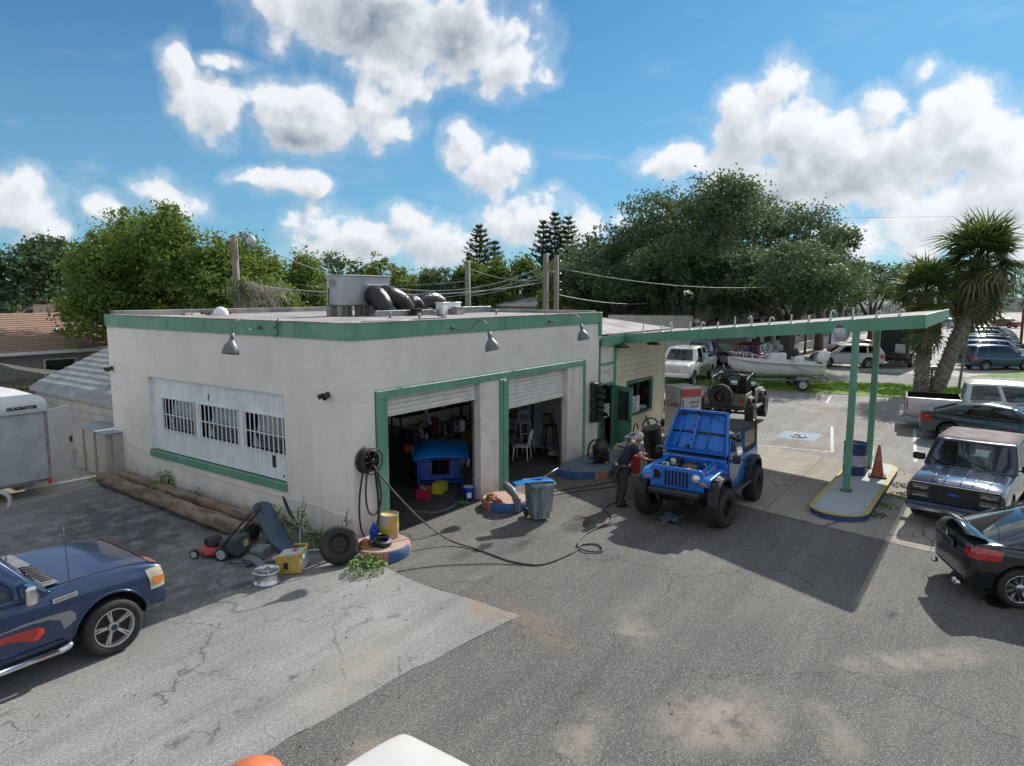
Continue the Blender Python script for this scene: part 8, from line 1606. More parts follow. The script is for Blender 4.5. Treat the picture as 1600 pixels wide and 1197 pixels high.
def tree(label, x, y, top, rx, n=9000, size=.16, m=None, seed=1, low=.25, ry=None, lobes=11, trunk=.35, name='leafy_tree', cl=.5, group=None, forks=5, clump=22, shell=.5, hsq=1.0):
    rng = np.random.default_rng(seed); t = empty(name, (x, y, 0), 0, label, 'tree', group); ry = ry or rx
    zc = top*(1+low)/2; rz = top*(1-low)/2; bl = [(0, 0, zc, rx*.72, ry*.72, rz*.74)]
    for i in range(lobes):
        a = 2*PI*i/lobes*1.618*3; e = rng.uniform(-.55, .95); rr_ = rng.uniform(.28, .46); c = math.cos(e)
        bl.append((rx*.72*c*math.cos(a), ry*.72*c*math.sin(a), zc+rz*.74*math.sin(e)*hsq, rx*rr_, ry*rr_, rz*rr_*1.05))
    add_quads('crown', leaf_mesh(bl, n, size, rng, shell=shell, clump=clump, cl=cl), m or M_lf1, t)
    b = MB(); z0_ = top*low*1.1; b.tube([(0, 0, 0), (.05, 0, z0_*.5), (0, .05, z0_)], [trunk*1.25, trunk, trunk*.9], 10)
    for i in range(forks):
        q = bl[1+i % lobes]; e = Vector(q[:3]); b.tube(bez([(0, 0, z0_*.8), (e.x*.35, e.y*.35, z0_+(e.z-z0_)*.45), (e.x*.8, e.y*.8, e.z), (e.x*1.1, e.y*1.1, e.z+q[5]*.5)], 4), [trunk*.62*(1-.85*k/12) for k in range(13)], 7)
    b.obj('trunk', M_bark, t); return t
# left side: big laurel trees behind the garage
gl = 'laurel trees behind the garage'
tree('tall bushy laurel tree at the left above the brown roofed house', 7.4, 24.0, 9.0, 2.9, 24000, .10, M_lf1, 1, .02, name='laurel_tree', group=gl, lobes=15, cl=.42)
tree('broad laurel tree in the middle of the left group with a peaked top', 9.0, 21.6, 9.0, 3.1, 26000, .10, M_lf1, 2, .02, name='laurel_tree', group=gl, lobes=15, cl=.42)
tree('bushy laurel tree just behind the pole with hanging vines', 9.9, 18.0, 8.2, 2.5, 22000, .095, M_lf1, 3, .02, name='laurel_tree', group=gl, lobes=14, cl=.4)
tree('lower round laurel tree at the right end of the left group', 12.3, 18.6, 7.0, 2.0, 13000, .095, M_lf1, 4, .02, name='laurel_tree', group=gl, lobes=10, cl=.4)
tree('tall laurel treetop poking between the left trees', 7.6, 26.0, 9.5, 2.2, 9000, .10, M_lf1, 5, .15, name='laurel_tree', group=gl, lobes=9, cl=.4)
tree('grey green spreading tree at the far left edge behind the houses', 10.5, 47.0, 9.2, 5.0, 12000, .18, M_lf4, 6, .1, name='far_tree', cl=.6)
tree('grey green tree cut by the left picture edge', 4.5, 50.0, 10.2, 5.2, 9000, .2, M_lf4, 7, .1, name='far_tree', cl=.6)
tree('small yellow green tree between the far left trees and the laurels', 12.0, 38.5, 5.6, 2.6, 5000, .14, M_lf3, 8, .05, name='far_tree')
# oaks to the right
tree('great spreading oak with an airy domed crown rising behind the canopy', 47.0, 9.3, 14.6, 8.6, 46000, .14, M_lf2, 11, .20, name='oak_tree', lobes=19, trunk=.6, cl=.75, forks=12, shell=.62, clump=15)
tree('dense oak whose dark forked trunk stands beside the red estate', 38.9, 1.75, 8.2, 6.8, 30000, .12, M_lf2, 12, .34, name='oak_tree', lobes=15, trunk=.42, cl=.5, ry=5.6, forks=7)
tree('round dense oak left of the canopy middle in front of the great oak', 39.5, 8.8, 8.8, 5.2, 28000, .12, M_lf4, 13, .16, name='oak_tree', lobes=13, cl=.5, trunk=.3)
tree('broad lower oak between the shop roof and the canopy', 40.0, 15.2, 8.4, 5.0, 22000, .13, M_lf4, 14, .12, name='oak_tree', lobes=13, cl=.55)
tree('oak with a jagged top at the left shoulder of the great oak', 47.5, 18.0, 11.4, 5.4, 12000, .18, M_lf2, 15, .15, name='oak_tree', lobes=13, cl=.6)
tree('oak limb and crown rising at the right shoulder of the great oak', 57.5, 3.6, 10.8, 3.3, 7000, .17, M_lf2, 16, .35, name='oak_tree', lobes=9, cl=.6)
tree('dense oak right of the canopy post above the colonnade', 50.0, 4.2, 8.8, 5.4, 22000, .14, M_lf4, 17, .32, name='oak_tree', lobes=12, cl=.55, trunk=.28)
tree('dark tree filling behind the left palm', 72.0, 1.5, 8.5, 5.2, 7000, .2, M_lf4, 18, .2, name='oak_tree', lobes=9, cl=.6)
for i, (x, y, tp, r_, lb) in enumerate(((52.5, 3.6, 5.6, 1.1, 'small dark street tree on the walkway by the colonnade'), (58.5, 3.9, 5.6, 1.1, 'second small street tree along the colonnade'), (66, 4.3, 5.8, 1.1, 'third small street tree further down the colonnade'), (76, 4.8, 6, 1.2, 'furthest small street tree down the colonnade'))): tree(lb, x, y, tp, r_, 1500, .13, M_lf4, 40+i, .34, name='street_tree', trunk=.09, lobes=6, cl=.3, forks=2, group='small trees along the colonnade')
# tree line behind the roof
TL = [(33.0, 38.3, 8.6, 3.2, M_lf4, 'dark pointed tree just right of the rooftop air conditioner'), (35.6, 35.3, 8.4, 2.8, M_lf3, 'pale yellow green tree behind the roof ducts'), (38.3, 34.8, 8.0, 2.8, M_lf3, 'yellow green tree in the middle of the back tree line'), (38.4, 31.2, 8.4, 2.6, M_lf4, 'dark green tree behind the short wooden pole'), (41.3, 29.5, 8.0, 2.8, M_lf1, 'green tree below the small pine'), (43.4, 27.5, 8.9, 2.7, M_lf1, 'bright green tree between the pines'), (45.8, 24.6, 8.2, 2.8, M_lf4, 'dark tree behind the twin poles'), (42.5, 20.3, 7.6, 3.0, M_lf1, 'mid green tree right of the twin poles'), (38.0, 17.6, 6.4, 2.6, M_lf3, 'light green tree low beside the oak'), (29.5, 37.4, 5.4, 2.8, M_lf3, 'low yellow green thicket left of the air conditioner'), (27.0, 36.5, 4.9, 2.8, M_lf3, 'low pale green thicket behind the roof edge'), (31.5, 41.8, 6.5, 3.0, M_lf4, 'low dark tree far left of the air conditioner')]
for i, (x, y, tp, r_, m, lb) in enumerate(TL): tree(lb, x, y, tp, r_, 7000, .15, m, 60+i, .03, name='hedge_tree', lobes=10, cl=.45, group='trees in the line behind the roof')
rng = np.random.default_rng(3); bl = [(x, y, 2.6, 5, 5, 4.2+1.2*math.sin(x)) for x, y in zip(np.linspace(20, 75, 18), np.linspace(72, 26, 18))]+[(x, y, 2.5, 7, 6, 4.5) for x, y in zip(np.linspace(-30, 20, 8), np.linspace(78, 72, 8))]+[(x, y, 3.5, 9, 9, 5.5) for x, y in ((100, 26), (130, 24), (170, 20), (215, 10), (235, -10), (215, -32), (180, -50))]
tag(add_quads('far_wood', leaf_mesh(bl, 52000, .3, rng, shell=.5, cl=.8), M_lf4, None), 'far dark belt of trees along the horizon', 'wood', kind='stuff')
# norfolk pines
M_pine = leaf_mat('pine_needle', (.022, .045, .025), (.035, .062, .034), .15)
def pine(label, x, y, top, r_, seed, tiers=17, h0=.3):
    rng = np.random.default_rng(seed); t = empty('norfolk_pine', (x, y, 0), rng.uniform(0, 60), label, 'pine tree', 'tall pines behind the tree line'); b = MB(); b.tube([(0, 0, 0), (0, 0, top)], [.28, .04], 8); b.obj('trunk', M_bark, t); V = []
    for k in range(tiers):
        f = k/(tiers-1); z = top*(h0+(1-h0)*f*.98); L_ = r_*(1-f)**.75*rng.uniform(.85, 1.1)+.25
        for j in range(6):
            a = 2*PI*(j+.5*(k % 2))/6+rng.normal(0, .1); m_ = int(16*L_)+8
            s = rng.uniform(.08, 1, m_); px_, py_, pz_ = np.cos(a)*L_*s, np.sin(a)*L_*s, z+.32*L_*s**2-.0*s
            for q in range(m_):
                c = np.array([px_[q], py_[q], pz_[q]])+rng.normal(0, .07, 3); u = np.array([np.cos(a+rng.normal(0, .8)), np.sin(a+rng.normal(0, .8)), .8+rng.normal(0, .3)]); u /= np.linalg.norm(u); v = np.cross(u, rng.normal(0, 1, 3)); v /= np.linalg.norm(v); V += [c-v*.06, c+u*.36-v*.02, c+u*.36+v*.02, c+v*.06]
    add_quads('crown', np.array(V), M_pine, t)
pine('tall single pine left of the tree line middle', 50.0, 36.5, 12.2, 3.0, 1); pine('shorter pine beside the tall single one', 52.5, 36.4, 10.6, 2.3, 2, 13); pine('left pine of the dense trio behind the twin poles', 58.3, 33.8, 13.2, 2.4, 3); pine('tallest middle pine of the trio behind the twin poles', 59.2, 32.8, 14.1, 2.6, 4, 19); pine('right pine of the trio behind the twin poles', 60.3, 31.7, 13.7, 2.9, 5, 18)
# palms
M_frond = leaf_mat('palm_frond', (.05, .085, .035), (.08, .12, .05), .3); M_dead = leaf_mat('dead_palm_frond', (.15, .115, .08), (.20, .155, .11), .2); M_frondy = leaf_mat('yellowing_palm_frond', (.16, .17, .05), (.20, .19, .07), .35)
M_boot = mat('palm_boot_bark', (.27, .235, .20), (.15, .125, .10), .9, sc=6, dirt=.3, dirtc=(.08, .06, .05))
def frond_mesh(m, seed, L_=1.25, droop=.3, segs=22):
    rng = np.random.default_rng(seed); b = MB(); b.tube([(0, 0, 0), (.45, 0, .10), (.8, 0, .10)], [.025, .018, .012], 4)
    for i in range(segs):
        a = R(-115+230*i/(segs-1)); l = L_*.78*(1-.25*abs(a)/2)*rng.uniform(.85, 1.1); w_ = .034; c, s = math.cos(a), math.sin(a); o = Vector((.72, 0, .10)); d = Vector((c, s, 0)); n = Vector((-s, c, 0)); z1, z2 = -.10*l+rng.normal(0, .04), -droop*l+rng.normal(0, .1)
        p1 = o+d*l*.55+Vector((0, 0, z1)); p2 = o+d*l*.95+Vector((0, 0, z2)); b.add([o-n*.01, o+n*.01, p1+n*w_, p1-n*w_, p2], [(0, 1, 2, 3), (3, 2, 4)])
    return b.mesh('frond', m, False)
FR = [frond_mesh(M_frond, 1), frond_mesh(M_frond, 2, 1.4, .2), frond_mesh(M_frondy, 3, 1.3, .35), frond_mesh(M_dead, 4, 1.05, .7, 18), frond_mesh(M_frond, 5, 1.3, .5)]
def palm(label, x, y, base, path, r_, seed, n=78, sc=1.0, skirt=16):
    rng = random.Random(seed); t = empty('cabbage_palm', (x, y, 0), 0, label, 'palm tree'); P_ = bez(path, 8); b = MB(); b.tube(P_, [r_*(1.15-.2*i/len(P_)) for i in range(len(P_))], 12); tk = b.obj('trunk', M_boot, t)
    b = MB(); L_ = len(P_); z = 0; k = 0
    nb = 300
    for k in range(nb):
        f = k/nb; i = min(L_-2, int(f*(L_-1))); p = P_[i].lerp(P_[i+1], f*(L_-1)-i); a = k*2.399; d = Vector((math.cos(a), math.sin(a), 0)); nrm = Vector((-d.y, d.x, 0)); q = p+d*r_*.92; up = Vector((0, 0, 1)); h = rng.uniform(.14, .28); o = rng.uniform(.10, .20)
        b.add([q-nrm*.07, q+nrm*.07, q+d*o+nrm*.03+up*h, q+d*o-nrm*.03+up*h, q-d*.03+up*h*.8], [(0, 1, 2, 3), (0, 3, 4), (1, 4, 2), (2, 4, 3)])
    tag(b.obj('boots', M_boot, t, clean=False), kind='stuff')
    top = P_[-1]
    for k in range(skirt):
        a = k*2.399+rng.uniform(-.3, .3); o = link('frond', FR[3 if k % 4 else 4], t, top+Vector((.12*math.cos(a), .12*math.sin(a), -.35-rng.uniform(0, .9)))); o.rotation_euler = Euler((rng.uniform(-.5, .5), R(rng.uniform(58, 84)), a), 'XYZ'); s = sc*rng.uniform(.8, 1.15); o.scale = (s, s, s)
    for k in range(n):
        f = (k+.5)/n; a = k*2.399+rng.uniform(-.2, .2); el = 82-128*f**1.05+rng.uniform(-14, 14); me = FR[rng.choice((0, 1, 0, 1, 4))] if f < .55 else FR[rng.choice((0, 4, 4, 2, 2))] if f < .82 else FR[rng.choice((3, 3, 4, 2))]
        o = link('frond', me, t, top+Vector((0, 0, .15-.5*f))); o.rotation_euler = Euler((rng.uniform(-.3, .3), -R(el), a), 'XYZ'); s = sc*rng.uniform(.72, 1.1); o.scale = (s, s, s)
palm('shorter straight palm with a thick dead frond skirt by the mailbox', 32.0, -6.75, 0, [(0, 0, 0), (.05, .02, 2), (-.1, .05, 3.8), (-.15, .1, 5.0)], .30, 1, 54, 1.28, skirt=30)
palm('taller leaning palm at the right with wide fan crown', 32.3, -7.4, 0, [(0, 0, 0), (.5, -.55, 2.2), (.9, -1.1, 4.3), (1.2, -1.25, 5.6), (1.3, -1.35, 6.6)], .32, 2, 76, 1.62, skirt=20)
palm('palm cut by the right picture edge', 37.5, -12.1, 0, [(0, 0, 0), (0, 0, 3), (.1, 0, 5.6)], .3, 3, 70, 1.3)
# ---------------------------------------------------------------- poles and wires
M_pole = mat('grey_utility_pole', (.27, .235, .20), (.17, .145, .12), .85, sc=6, stretch=(3, 3, .3), bump=.004)
def upole(label, x, y, h, r_, arm=None, lean=0):
    t = empty('utility_pole', (x, y, 0), 0, label, 'utility pole'); b = MB(); b.tube([(0, 0, 0), (lean, 0, h)], [r_*1.2, r_*.85], 12); b.obj('pole', M_pole, t)
    return t
p1 = upole('wooden light pole with hanging vines rising behind the shop roof', 5.35, 12.0, 7.06, .13)
b = MB(); b.tube(bez([(0, 0, 6.95), (.3, -.25, 7.05), (.42, -.36, 7.0)], 4), .03, 6); b.obj('lamp_arm', M_metal, p1); b = MB(); b.lathe([(.05, 0), (.09, -.05), (.16, -.12), (.17, -.2), (.14, -.32), (0, -.34)], 14, Matrix.Translation((.42, -.36, 7.05))); b.obj('lamp_head', M_wht2, p1)
rng = np.random.default_rng(9); V = []
for i in range(420):
    s = rng.uniform(0, 1)**1.5; a0 = np.array([5.35+.9*s, 12.0-1.3*s, 5.35-.25*s])+rng.normal(0, .13, 3); l = rng.uniform(.2, .9)*(1-.4*s); e = a0+np.array([rng.normal(.1, .22), rng.normal(-.1, .22), -l]); n_ = np.array([.008, .006, 0]); V += [a0-n_, a0+n_, e+n_, e-n_]
tag(add_quads('dry_vine', np.array(V), mat('dry_vine_grey', (.32, .28, .24), (.2, .17, .14), .9), None), 'mass of dry grey vine hanging from the pole wires', 'vine')
rngv = np.random.default_rng(5); tag(add_quads('climbing_ivy', leaf_mesh([(5.35, 12.0, 4.6, .25, .25, .9), (5.5, 11.9, 5.3, .3, .3, .3)], 500, .06, rngv), M_lf3, None), 'green climbing leaves on the wooden light pole', 'vine')
upole('short wooden pole behind the white roof boxes', 16.2, 10.4, 6.5, .14)
p2 = upole('left pole of the twin utility poles behind the shop roof', 19.9, 8.5, 6.95, .15, lean=.02)
p3 = upole('right pole of the twin utility poles behind the shop roof', 20.35, 8.15, 6.9, .13)
for z_ in (6.6, 6.0, 5.6, 5.2): b = MB(); b.box((.16, -.1, z_), (.16, .12, .06), 0, .01); b.obj('bracket', M_metal, p3)
def wire(label, a, c, sag, r_=.018): 
    a, c = Vector(a), Vector(c); pts = [a.lerp(c, i/20)-Vector((0, 0, sag*4*(i/20)*(1-i/20))) for i in range(21)]; b = MB(); b.tube(pts, r_, 5); tag(b.obj('overhead_wire', mat('grey_wire', (.16, .16, .17), (.3, .3, .3), .5)), label, 'wire', 'overhead wires behind the shop')
wire('wire from the light pole down behind the air conditioner', (5.6, 11.8, 6.9), (19.9, 8.5, 6.4), 1.5); wire('wire sagging from the light pole to the twin poles', (5.4, 11.95, 5.35), (19.9, 8.5, 5.6), .5, .03)
wire('second wire from the vines to the twin poles', (5.4, 11.95, 5.45), (20.0, 8.4, 6.1), 1.0); wire('wire from the short pole to the twin poles upper', (16.2, 10.4, 6.2), (19.9, 8.5, 5.7), .25, .015); wire('wire from the short pole to the twin poles lower', (16.2, 10.4, 4.9), (19.9, 8.5, 5.9), .15, .02)
wire('wire leaving the twin poles to the right', (20.3, 8.15, 6.3), (38, -2, 6.0), .8, .015); wire('lower wire leaving the twin poles to the right', (20.3, 8.15, 5.0), (33, 9, 4.4), .2, .02); wire('far wire leaving the short pole to the left trees', (16.2, 10.4, 5.6), (8, 22, 6.2), .5, .015)
wire('thin wire crossing the clouds above the palm', (60, 20, 13), (75, -30, 12.5), .6, .02)
# street furniture by the palms
t = empty('mail_box', (33.0, -7.1, 0), -60, 'grey kerbside mailbox on a wooden post between the palms', 'mailbox'); b = MB(); b.box((0, 0, .5), (.1, .1, 1.05), 0, .008); b.obj('post', M_wood, t); b = MB(); b.prism([(-.13, 0), (.13, 0), (.13, .14), (.08, .22), (-.08, .22), (-.13, .14)], -.25, .25, lambda u, v, w_: (w_, u, 1.03+v)); b.obj('box', M_metal, t); b = MB(); b.box((0, .14, 1.2), (.04, .01, .12)); b.obj('flag', M_rust, t)
t = empty('leaning_post', (35.2, -8.35, 0), 0, 'thin leaning wooden post right of the palms', 'post'); b = MB(); b.tube([(-.25, .1, 0), (.12, -.1, 3.3)], [.07, .06], 8); b.obj('shaft', M_pole, t); b = MB(); b.box((.12, -.12, 3.1), (.02, .18, .4), 0, .004); b.obj('small_plate', M_rust, t)
# ---------------------------------------------------------------- buildings across the street
M_beige = mat('beige_stucco', (.42, .36, .28), (.36, .31, .25), .85, sc=1.2, dirt=.2); M_offw = mat('offwhite_stucco', (.60, .60, .58), (.52, .52, .5), .8, sc=1)
hb = empty('beige_building', (0, 0, 0), 0, 'long low beige building across the street behind the trucks', 'building')
b = MB(); b.bx((41.5, 9.2, 0), (60, 30, 3.9)); b.obj('wall', M_beige, hb); b = MB(); b.bx((41.2, 8.9, 3.9), (60.3, 30.3, 4.15), .03); b.obj('roof_edge', M_offw, hb); b = MB(); b.add([(41.4, 9.0, 4.15), (60.2, 9.0, 4.15), (60.2, 30, 4.15), (41.4, 30, 4.15), (50, 20, 6.4)], [(0, 1, 4), (1, 2, 4), (2, 3, 4), (3, 0, 4)]); b.obj('roof', M_roofm, hb)
for y in (10.5, 13.5, 17): b = MB(); b.bx((41.44, y, .8 if y > 11 else .05), (41.5, y+1.4, 2.6)); o = b.obj('window', M_dark, hb); b = MB(); b.bx((41.42, y-.08, 2.6), (41.5, y+1.48, 2.7)); b.obj('lintel', M_offw, o)
cb = empty('colonnade_building', (0, 0, 0), 0, 'long off white building with a row of columns and display windows', 'building')
b = MB(); b.bx((46.5, 6.6, 0), (200, 20, 4.4)); b.obj('wall', M_offw, cb); b = MB(); b.bx((46.2, 4.9, 3.6), (200, 6.6, 4.5), .03); b.obj('porch_roof', M_offw, cb); b = MB(); b.bx((46.2, 4.6, 3.3), (200, 4.9, 3.75), .02); b.obj('porch_beam', M_offw, cb); b = MB(); b.bx((46.3, 4.5, 0), (200, 4.75, .75), .01); b.obj('low_wall', M_offw, cb)
for i in range(26): x = 47+i*3.4; b = MB(); b.bx((x-.16, 4.62, .75), (x+.16, 4.88, 3.32), .01); b.obj('column', M_offw, cb); b = MB(); b.bx((x+.7, 6.55, .9), (x+2.7, 6.6, 3.0)); o = b.obj('window', M_dark, cb); b = MB(); b.bx((x+.62, 6.53, .82), (x+2.78, 6.58, .9)); b.obj('sill', M_offw, o); b = MB(); b.bx((x+.7, 6.53, 1.4), (x+1.5, 6.545, 2.2)); b.obj('poster', [M_white, M_yel, M_redp][i % 3], o)
wl = empty('storefront_sign_wall', (0, 0, 0), 0, 'pale storefront wall with white signs behind the parked row', 'building')
b = MB(); b.bx((56, -16.5, 0), (110, -12.9, 3.1), .02); b.obj('wall', mat('pale_blue_grey_wall', (.42, .48, .50), (.38, .43, .45), .7, sc=1), wl); b = MB(); b.bx((55.8, -16.6, 3.1), (110, -12.8, 3.3), .02); b.obj('coping', mat('teal_coping', (.2, .32, .32), rough=.6), wl)
sgn = empty('store_sign', (66, -12.75, 0), 0, 'white store sign board above an orange banner at the right edge', 'sign')
b = MB(); b.bx((-.1, -2.6, 3.3), (.1, .2, 4.5), .02); b.obj('panel', M_white, sgn); b = MB(); b.bx((-.1, -2.6, 4.55), (.1, -.0, 5.1), .02); b.obj('banner', mat('orange_banner', (.55, .16, .03), rough=.6), sgn); b = MB(); b.bx((-.1, -2.6, 5.1), (.1, .15, 7.2), .02); b.obj('upper_panel', M_white, sgn)
text('lettering', 'AUTO BODY', M_bj, .45, sgn, face((-.11, -.9, 3.9), (0, -1, 0), (0, 0, 1))); b = MB(); b.cyl((-.12, -.3, 5.6), (-.11, -.3, 5.6), .22, n=16); b.obj('red_dot', M_redl, sgn)
fb = empty('far_store', (0, 0, 0), 0, 'far low white building closing the view down the lot', 'building'); b = MB(); b.bx((150, 2, 0), (156, 22, 3.4), .02); b.bx((235, -22, 0), (250, 14, 4)); b.obj('wall', M_offw, fb)
for i, (x, y) in enumerate(((78, -11.3), (84, -11.4))): b = MB(); b.tube([(x, y, 0), (x, y, 3.6)], .12, 8); tag(b.obj('dark_post', M_rust), ['nearer dark post between the parked row and signs', 'further dark post between the parked row and signs'][i], 'post')
# ---------------------------------------------------------------- the man leaning over the fender
def skin_mesh(name, joints, edges, m, parent, level=2, root=0):
    """joints: list of (point, (rx, ry)); skin modifier grown over the edges, applied"""
    me = bpy.data.meshes.new(name); me.from_pydata([j[0] for j in joints], edges, []); o = bpy.data.objects.new(name, me); COL.objects.link(o)
    s = o.modifiers.new('skin', 'SKIN'); s.use_smooth_shade = True; s.branch_smoothing = .6
    me.skin_vertices  # layer is made by the modifier
    if not me.skin_vertices: bm = bmesh.new(); bm.from_mesh(me); bm.verts.layers.skin.verify(); bm.to_mesh(me); bm.free()
    for i, j in enumerate(joints): sv = me.skin_vertices[0].data[i]; sv.radius = j[1] if isinstance(j[1], tuple) else (j[1], j[1]); sv.use_root = (i == root)
    u = o.modifiers.new('u', 'SUBSURF'); u.levels = u.render_levels = level
    bpy.context.view_layer.update(); out = bpy.data.meshes.new_from_object(o.evaluated_get(bpy.context.evaluated_depsgraph_get())); bpy.data.objects.remove(o); out.name = name
    out.materials.clear(); out.materials.append(m)
    for p in out.polygons: p.use_smooth = True; p.material_index = 0
    return link(name, out, parent)
M_skin = mat('tanned_skin', (.42, .22, .15), (.36, .17, .11), .55, sc=9); M_hair = mat('white_hair', (.55, .53, .50), (.42, .40, .38), .7, sc=30); M_polo = mat('navy_polo', (.010, .014, .032), (.016, .02, .042), .85, sc=12, bump=.003); M_jean = mat('grey_work_trousers', (.035, .035, .037), (.055, .053, .053), .85, sc=9, bump=.004); M_shoe = mat('black_shoe', (.012, .012, .012), rough=.6)
# he stands at the car's far front corner, body turned towards +X, bending over the fender; local +x is where he faces
man = empty('person', (5.62, -2.98, 0), -38, 'white haired person in navy polo and grey trousers leaning over the open engine bay', 'person')
J = [((0, 0, .94), (.155, .14)),            # 0 pelvis
     ((.05, 0, 1.10), (.150, .13)), ((.16, 0, 1.28), (.165, .14)), ((.27, 0, 1.40), (.155, .125)), ((.345, 0, 1.47), (.060, .060)), ((.39, 0, 1.53), (.055, .055)),  # spine, chest, neck
     ((0, .10, .88), (.10, .10)), ((.05, .11, .50), (.066, .066)), ((-.02, .12, .12), (.045, .045)), ((.09, .13, .05), (.04, .035)),                      # left leg
     ((0, -.10, .88), (.10, .10)), ((.02, -.12, .50), (.066, .066)), ((-.10, -.13, .12), (.045, .045)), ((.01, -.14, .05), (.04, .035)),
     ((.27, .19, 1.40), (.068, .068)), ((.44, .27, 1.20), (.045, .045)), ((.66, .24, 1.17), (.034, .030)),
     ((.27, -.19, 1.40), (.068, .068)), ((.38, -.30, 1.18), (.045, .045)), ((.58, -.22, 1.12), (.034, .030))]
E_ = [(0, 1), (1, 2), (2, 3), (3, 4), (4, 5), (0, 6), (6, 7), (7, 8), (8, 9), (0, 10), (10, 11), (11, 12), (12, 13), (3, 14), (14, 15), (15, 16), (3, 17), (17, 18), (18, 19)]
body = skin_mesh('body', J, E_, M_skin, man)
# clothes: slightly larger shells along the same joints
def cloth(name, idx, m, grow, extra=None, ed=None):
    js = [(J[i][0], (J[i][1][0]+grow, J[i][1][1]+grow)) for i in idx]; mp = {v: k for k, v in enumerate(idx)}; es = [(mp[a], mp[b]) for a, b in E_ if a in mp and b in mp]
    for (p, r_, to) in (extra or []): js.append((p, r_)); es.append((mp[to], len(js)-1))
    return skin_mesh(name, js, es, m, man)
cloth('polo_shirt', [0, 1, 2, 3, 14, 17], M_polo, .022, [((.36, .235, 1.295), (.074, .074), 14), ((.33, -.25, 1.285), (.074, .074), 17), ((.33, 0, 1.455), (.082, .082), 3)])
cloth('trousers', [0, 6, 7, 8, 10, 11, 12], M_jean, .026, [((-.02, .12, .06), (.075, .075), 8), ((-.10, -.13, .06), (.075, .075), 12)])
for (x, y) in ((.04, .125), (-.04, -.135)): b = MB(); b.sphere((x, y, .05), .06, 12, 8, sq=(2.5, .9, .85)); b.obj('shoe', M_shoe, man)
b = MB(); b.tube([(.02+.168*math.cos(a), .155*math.sin(a), .985+.02*math.cos(a)) for a in np.linspace(0, 2*PI, 25)[:-1]], .013, 6, closed=True); b.obj('belt', M_black, man)
# head, tilted down
hd = bpy.data.objects.new('head', None)
HM = Matrix.Translation((.43, 0, 1.615)) @ Matrix.Rotation(R(42), 4, 'Y') @ Matrix.Rotation(R(-10), 4, 'Z')
b = MB(HM); b.sphere((0, 0, .0), .105, 20, 14, sq=(.95, .78, 1.08)); b.sphere((.035, 0, -.06), .066, 14, 10, sq=(.95, .82, .85))
b.add([(.092, -.012, .012), (.092, .012, .012), (.125, .014, -.028), (.125, -.014, -.028), (.095, 0, -.035)], [(0, 1, 2, 3), (3, 2, 4), (0, 3, 4), (1, 4, 2)], True)
for s in (-1, 1): b.sphere((-.005, s*.083, -.005), .026, 8, 6, sq=(.6, .35, 1))
h_ = b.obj('head', M_skin, man)
b = MB(HM)
for s in (-1, 1): b.sphere((.088, s*.032, .018), .012, 8, 6)
b.obj('eyes', mat('eye_white_dark', (.12, .1, .1), rough=.3), h_); b = MB(HM); b.box((.092, 0, -.062), (.008, .045, .008), 0, .002); b.obj('mouth', mat('lip', (.30, .10, .08), rough=.5), h_)
b = MB(HM); b.sphere((-.020, 0, .020), .112, 20, 14, sq=(.96, .83, 1.0)); b.sphere((-.05, 0, -.03), .08, 14, 10, sq=(.8, 1.0, .9)); 
rngh = random.Random(4)
for k in range(420):
    a = rngh.uniform(0, 2*PI); e = rngh.uniform(-.1, 1.4); d = Vector((math.cos(e)*math.cos(a), math.cos(e)*math.sin(a), math.sin(e)))
    if d.x > .72 and d.z < .75: continue
    c = Vector((-.020, 0, .020))+Vector((d.x*.107, d.y*.093, d.z*.112)); u = (d.orthogonal()*.8+d*.55+Vector((-.4, 0, -.3))).normalized(); n_ = d.cross(u).normalized(); b.add([c-n_*.008, c+n_*.008, c+u*.028], [(0, 1, 2)])
b.obj('hair', M_hair, man)
# hands: palm plus five chains each
def hand(w, d, up_, side, grip):
    w, d, up_ = Vector(w), Vector(d).normalized(), Vector(up_).normalized(); sd = d.cross(up_).normalized()*side; js = [(tuple(w), (.027, .020)), (tuple(w+d*.05), (.038, .016)), (tuple(w+d*.085), (.040, .014))]; es = [(0, 1), (1, 2)]
    for k, (o, ln) in enumerate(((-.028, .068), (-.010, .078), (.009, .073), (.027, .058))):
        b0 = w+d*.085+sd*o; q = len(js); p1 = b0+d*ln*.4-up_*grip*ln*.15; p2 = p1+d*ln*.33-up_*grip*ln*.45; p3 = p2+d*ln*.15-up_*grip*ln*.45
        js += [(tuple(b0), (.0095, .0095)), (tuple(p1), (.0088, .0088)), (tuple(p2), (.008, .008)), (tuple(p3), (.0065, .0065))]; es += [(2, q), (q, q+1), (q+1, q+2), (q+2, q+3)]
    q = len(js); t0 = w+d*.03-sd*.03; js += [(tuple(t0), (.013, .012)), (tuple(t0+d*.03-sd*.02-up_*.01), (.011, .011)), (tuple(t0+d*.055-sd*.022-up_*.025), (.009, .009))]; es += [(1, q), (q, q+1), (q+1, q+2)]
    skin_mesh('hand', js, es, M_skin, man, 1)
hand((.665, .24, 1.17), (1, -.1, -.15), (0, 0, 1), 1, 1.0); hand((.585, -.22, 1.12), (1, .25, -.05), (.0, 0, 1), -1, 1.1)
b = MB(); b.box((.70, -.20, 1.085), (.13, .07, .035), 12, .012); tag(b.obj('cloth_pad', M_black, man), None)
man.children[-1].name = 'held_tool'
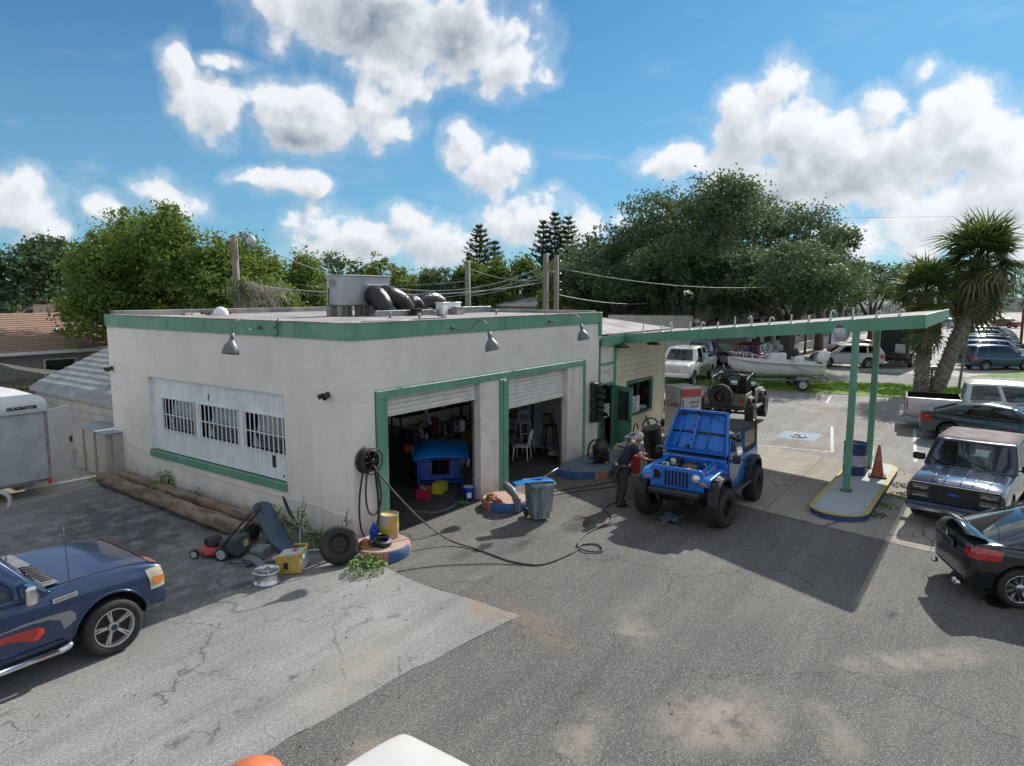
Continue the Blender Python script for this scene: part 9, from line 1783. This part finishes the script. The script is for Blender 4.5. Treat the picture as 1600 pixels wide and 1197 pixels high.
# far figure on foot in the lot
fp = empty('person', (101, -3.6, 0), 20, 'distant person in blue standing in the far lot drive', 'person')
Jf = [((0, 0, .95), (.15, .11)), ((0, 0, 1.2), (.16, .12)), ((0, 0, 1.42), (.16, .1)), ((0, 0, 1.54), (.06, .06)), ((0, 0, 1.66), (.095, .09)), ((0, .09, .5), (.075, .075)), ((.03, .1, .06), (.05, .05)), ((0, -.09, .5), (.075, .075)), ((-.03, -.1, .06), (.05, .05)), ((0, .24, 1.2), (.045, .045)), ((.05, .25, .95), (.035, .035)), ((0, -.24, 1.2), (.045, .045)), ((.05, -.25, .95), (.035, .035))]
skin_mesh('body', Jf, [(0, 1), (1, 2), (2, 3), (3, 4), (0, 5), (5, 6), (0, 7), (7, 8), (2, 9), (9, 10), (2, 11), (11, 12)], mat('faded_blue_clothes', (.10, .16, .28), rough=.8), fp, 1)

# dry leaves, pebbles and grit scattered on the paving
rl = np.random.default_rng(21); n = 420; P_ = np.stack([rl.uniform(-7, 7, n), rl.uniform(-9.5, 1.0, n), np.full(n, .012)], 1); k = rl.uniform(0, 1, n) < .45; P_[k, 0] = rl.uniform(-2.6, 0, k.sum()); P_[k, 1] = rl.uniform(-1.6, 8.5, k.sum())
q = rl.uniform(.008, .028, n)[:, None]; a = rl.uniform(0, 2*PI, n); U = np.stack([np.cos(a), np.sin(a), rl.uniform(-.2, .4, n)], 1); W = np.stack([-np.sin(a), np.cos(a), rl.uniform(-.2, .3, n)], 1)
keep = ~((P_[:, 1] > 0) & (P_[:, 0] > -.1)); P_, U, W, q = P_[keep], U[keep], W[keep], q[keep]
tag(add_quads('leaf_litter', np.stack([P_-U*q, P_+W*q*.6, P_+U*q, P_-W*q*.6], 1).reshape(-1, 3), mat('dry_leaf', (.16, .07, .03), (.05, .035, .025), .8, sc=2), None), 'dry brown leaves and grit scattered over the paving', 'litter', kind='stuff')
for i in range(16):
    b = MB(); x = -.9-rr.uniform(0, .9); y = .2+rr.uniform(0, 2.3); m_, nm_ = [(M_black, 'black'), (M_metal, 'grey metal'), (M_teal, 'dark teal'), (M_wht2, 'white'), (M_rust, 'rusty')][i % 5]
    b.box((x, y, .04), (rr.uniform(.05, .3), rr.uniform(.03, .12), rr.uniform(.02, .07)), rr.uniform(0, 180), .008); tag(b.obj('car_scrap', m_), nm_+' scrap lying among the car parts by the side wall', 'scrap', 'small scraps by the side wall')
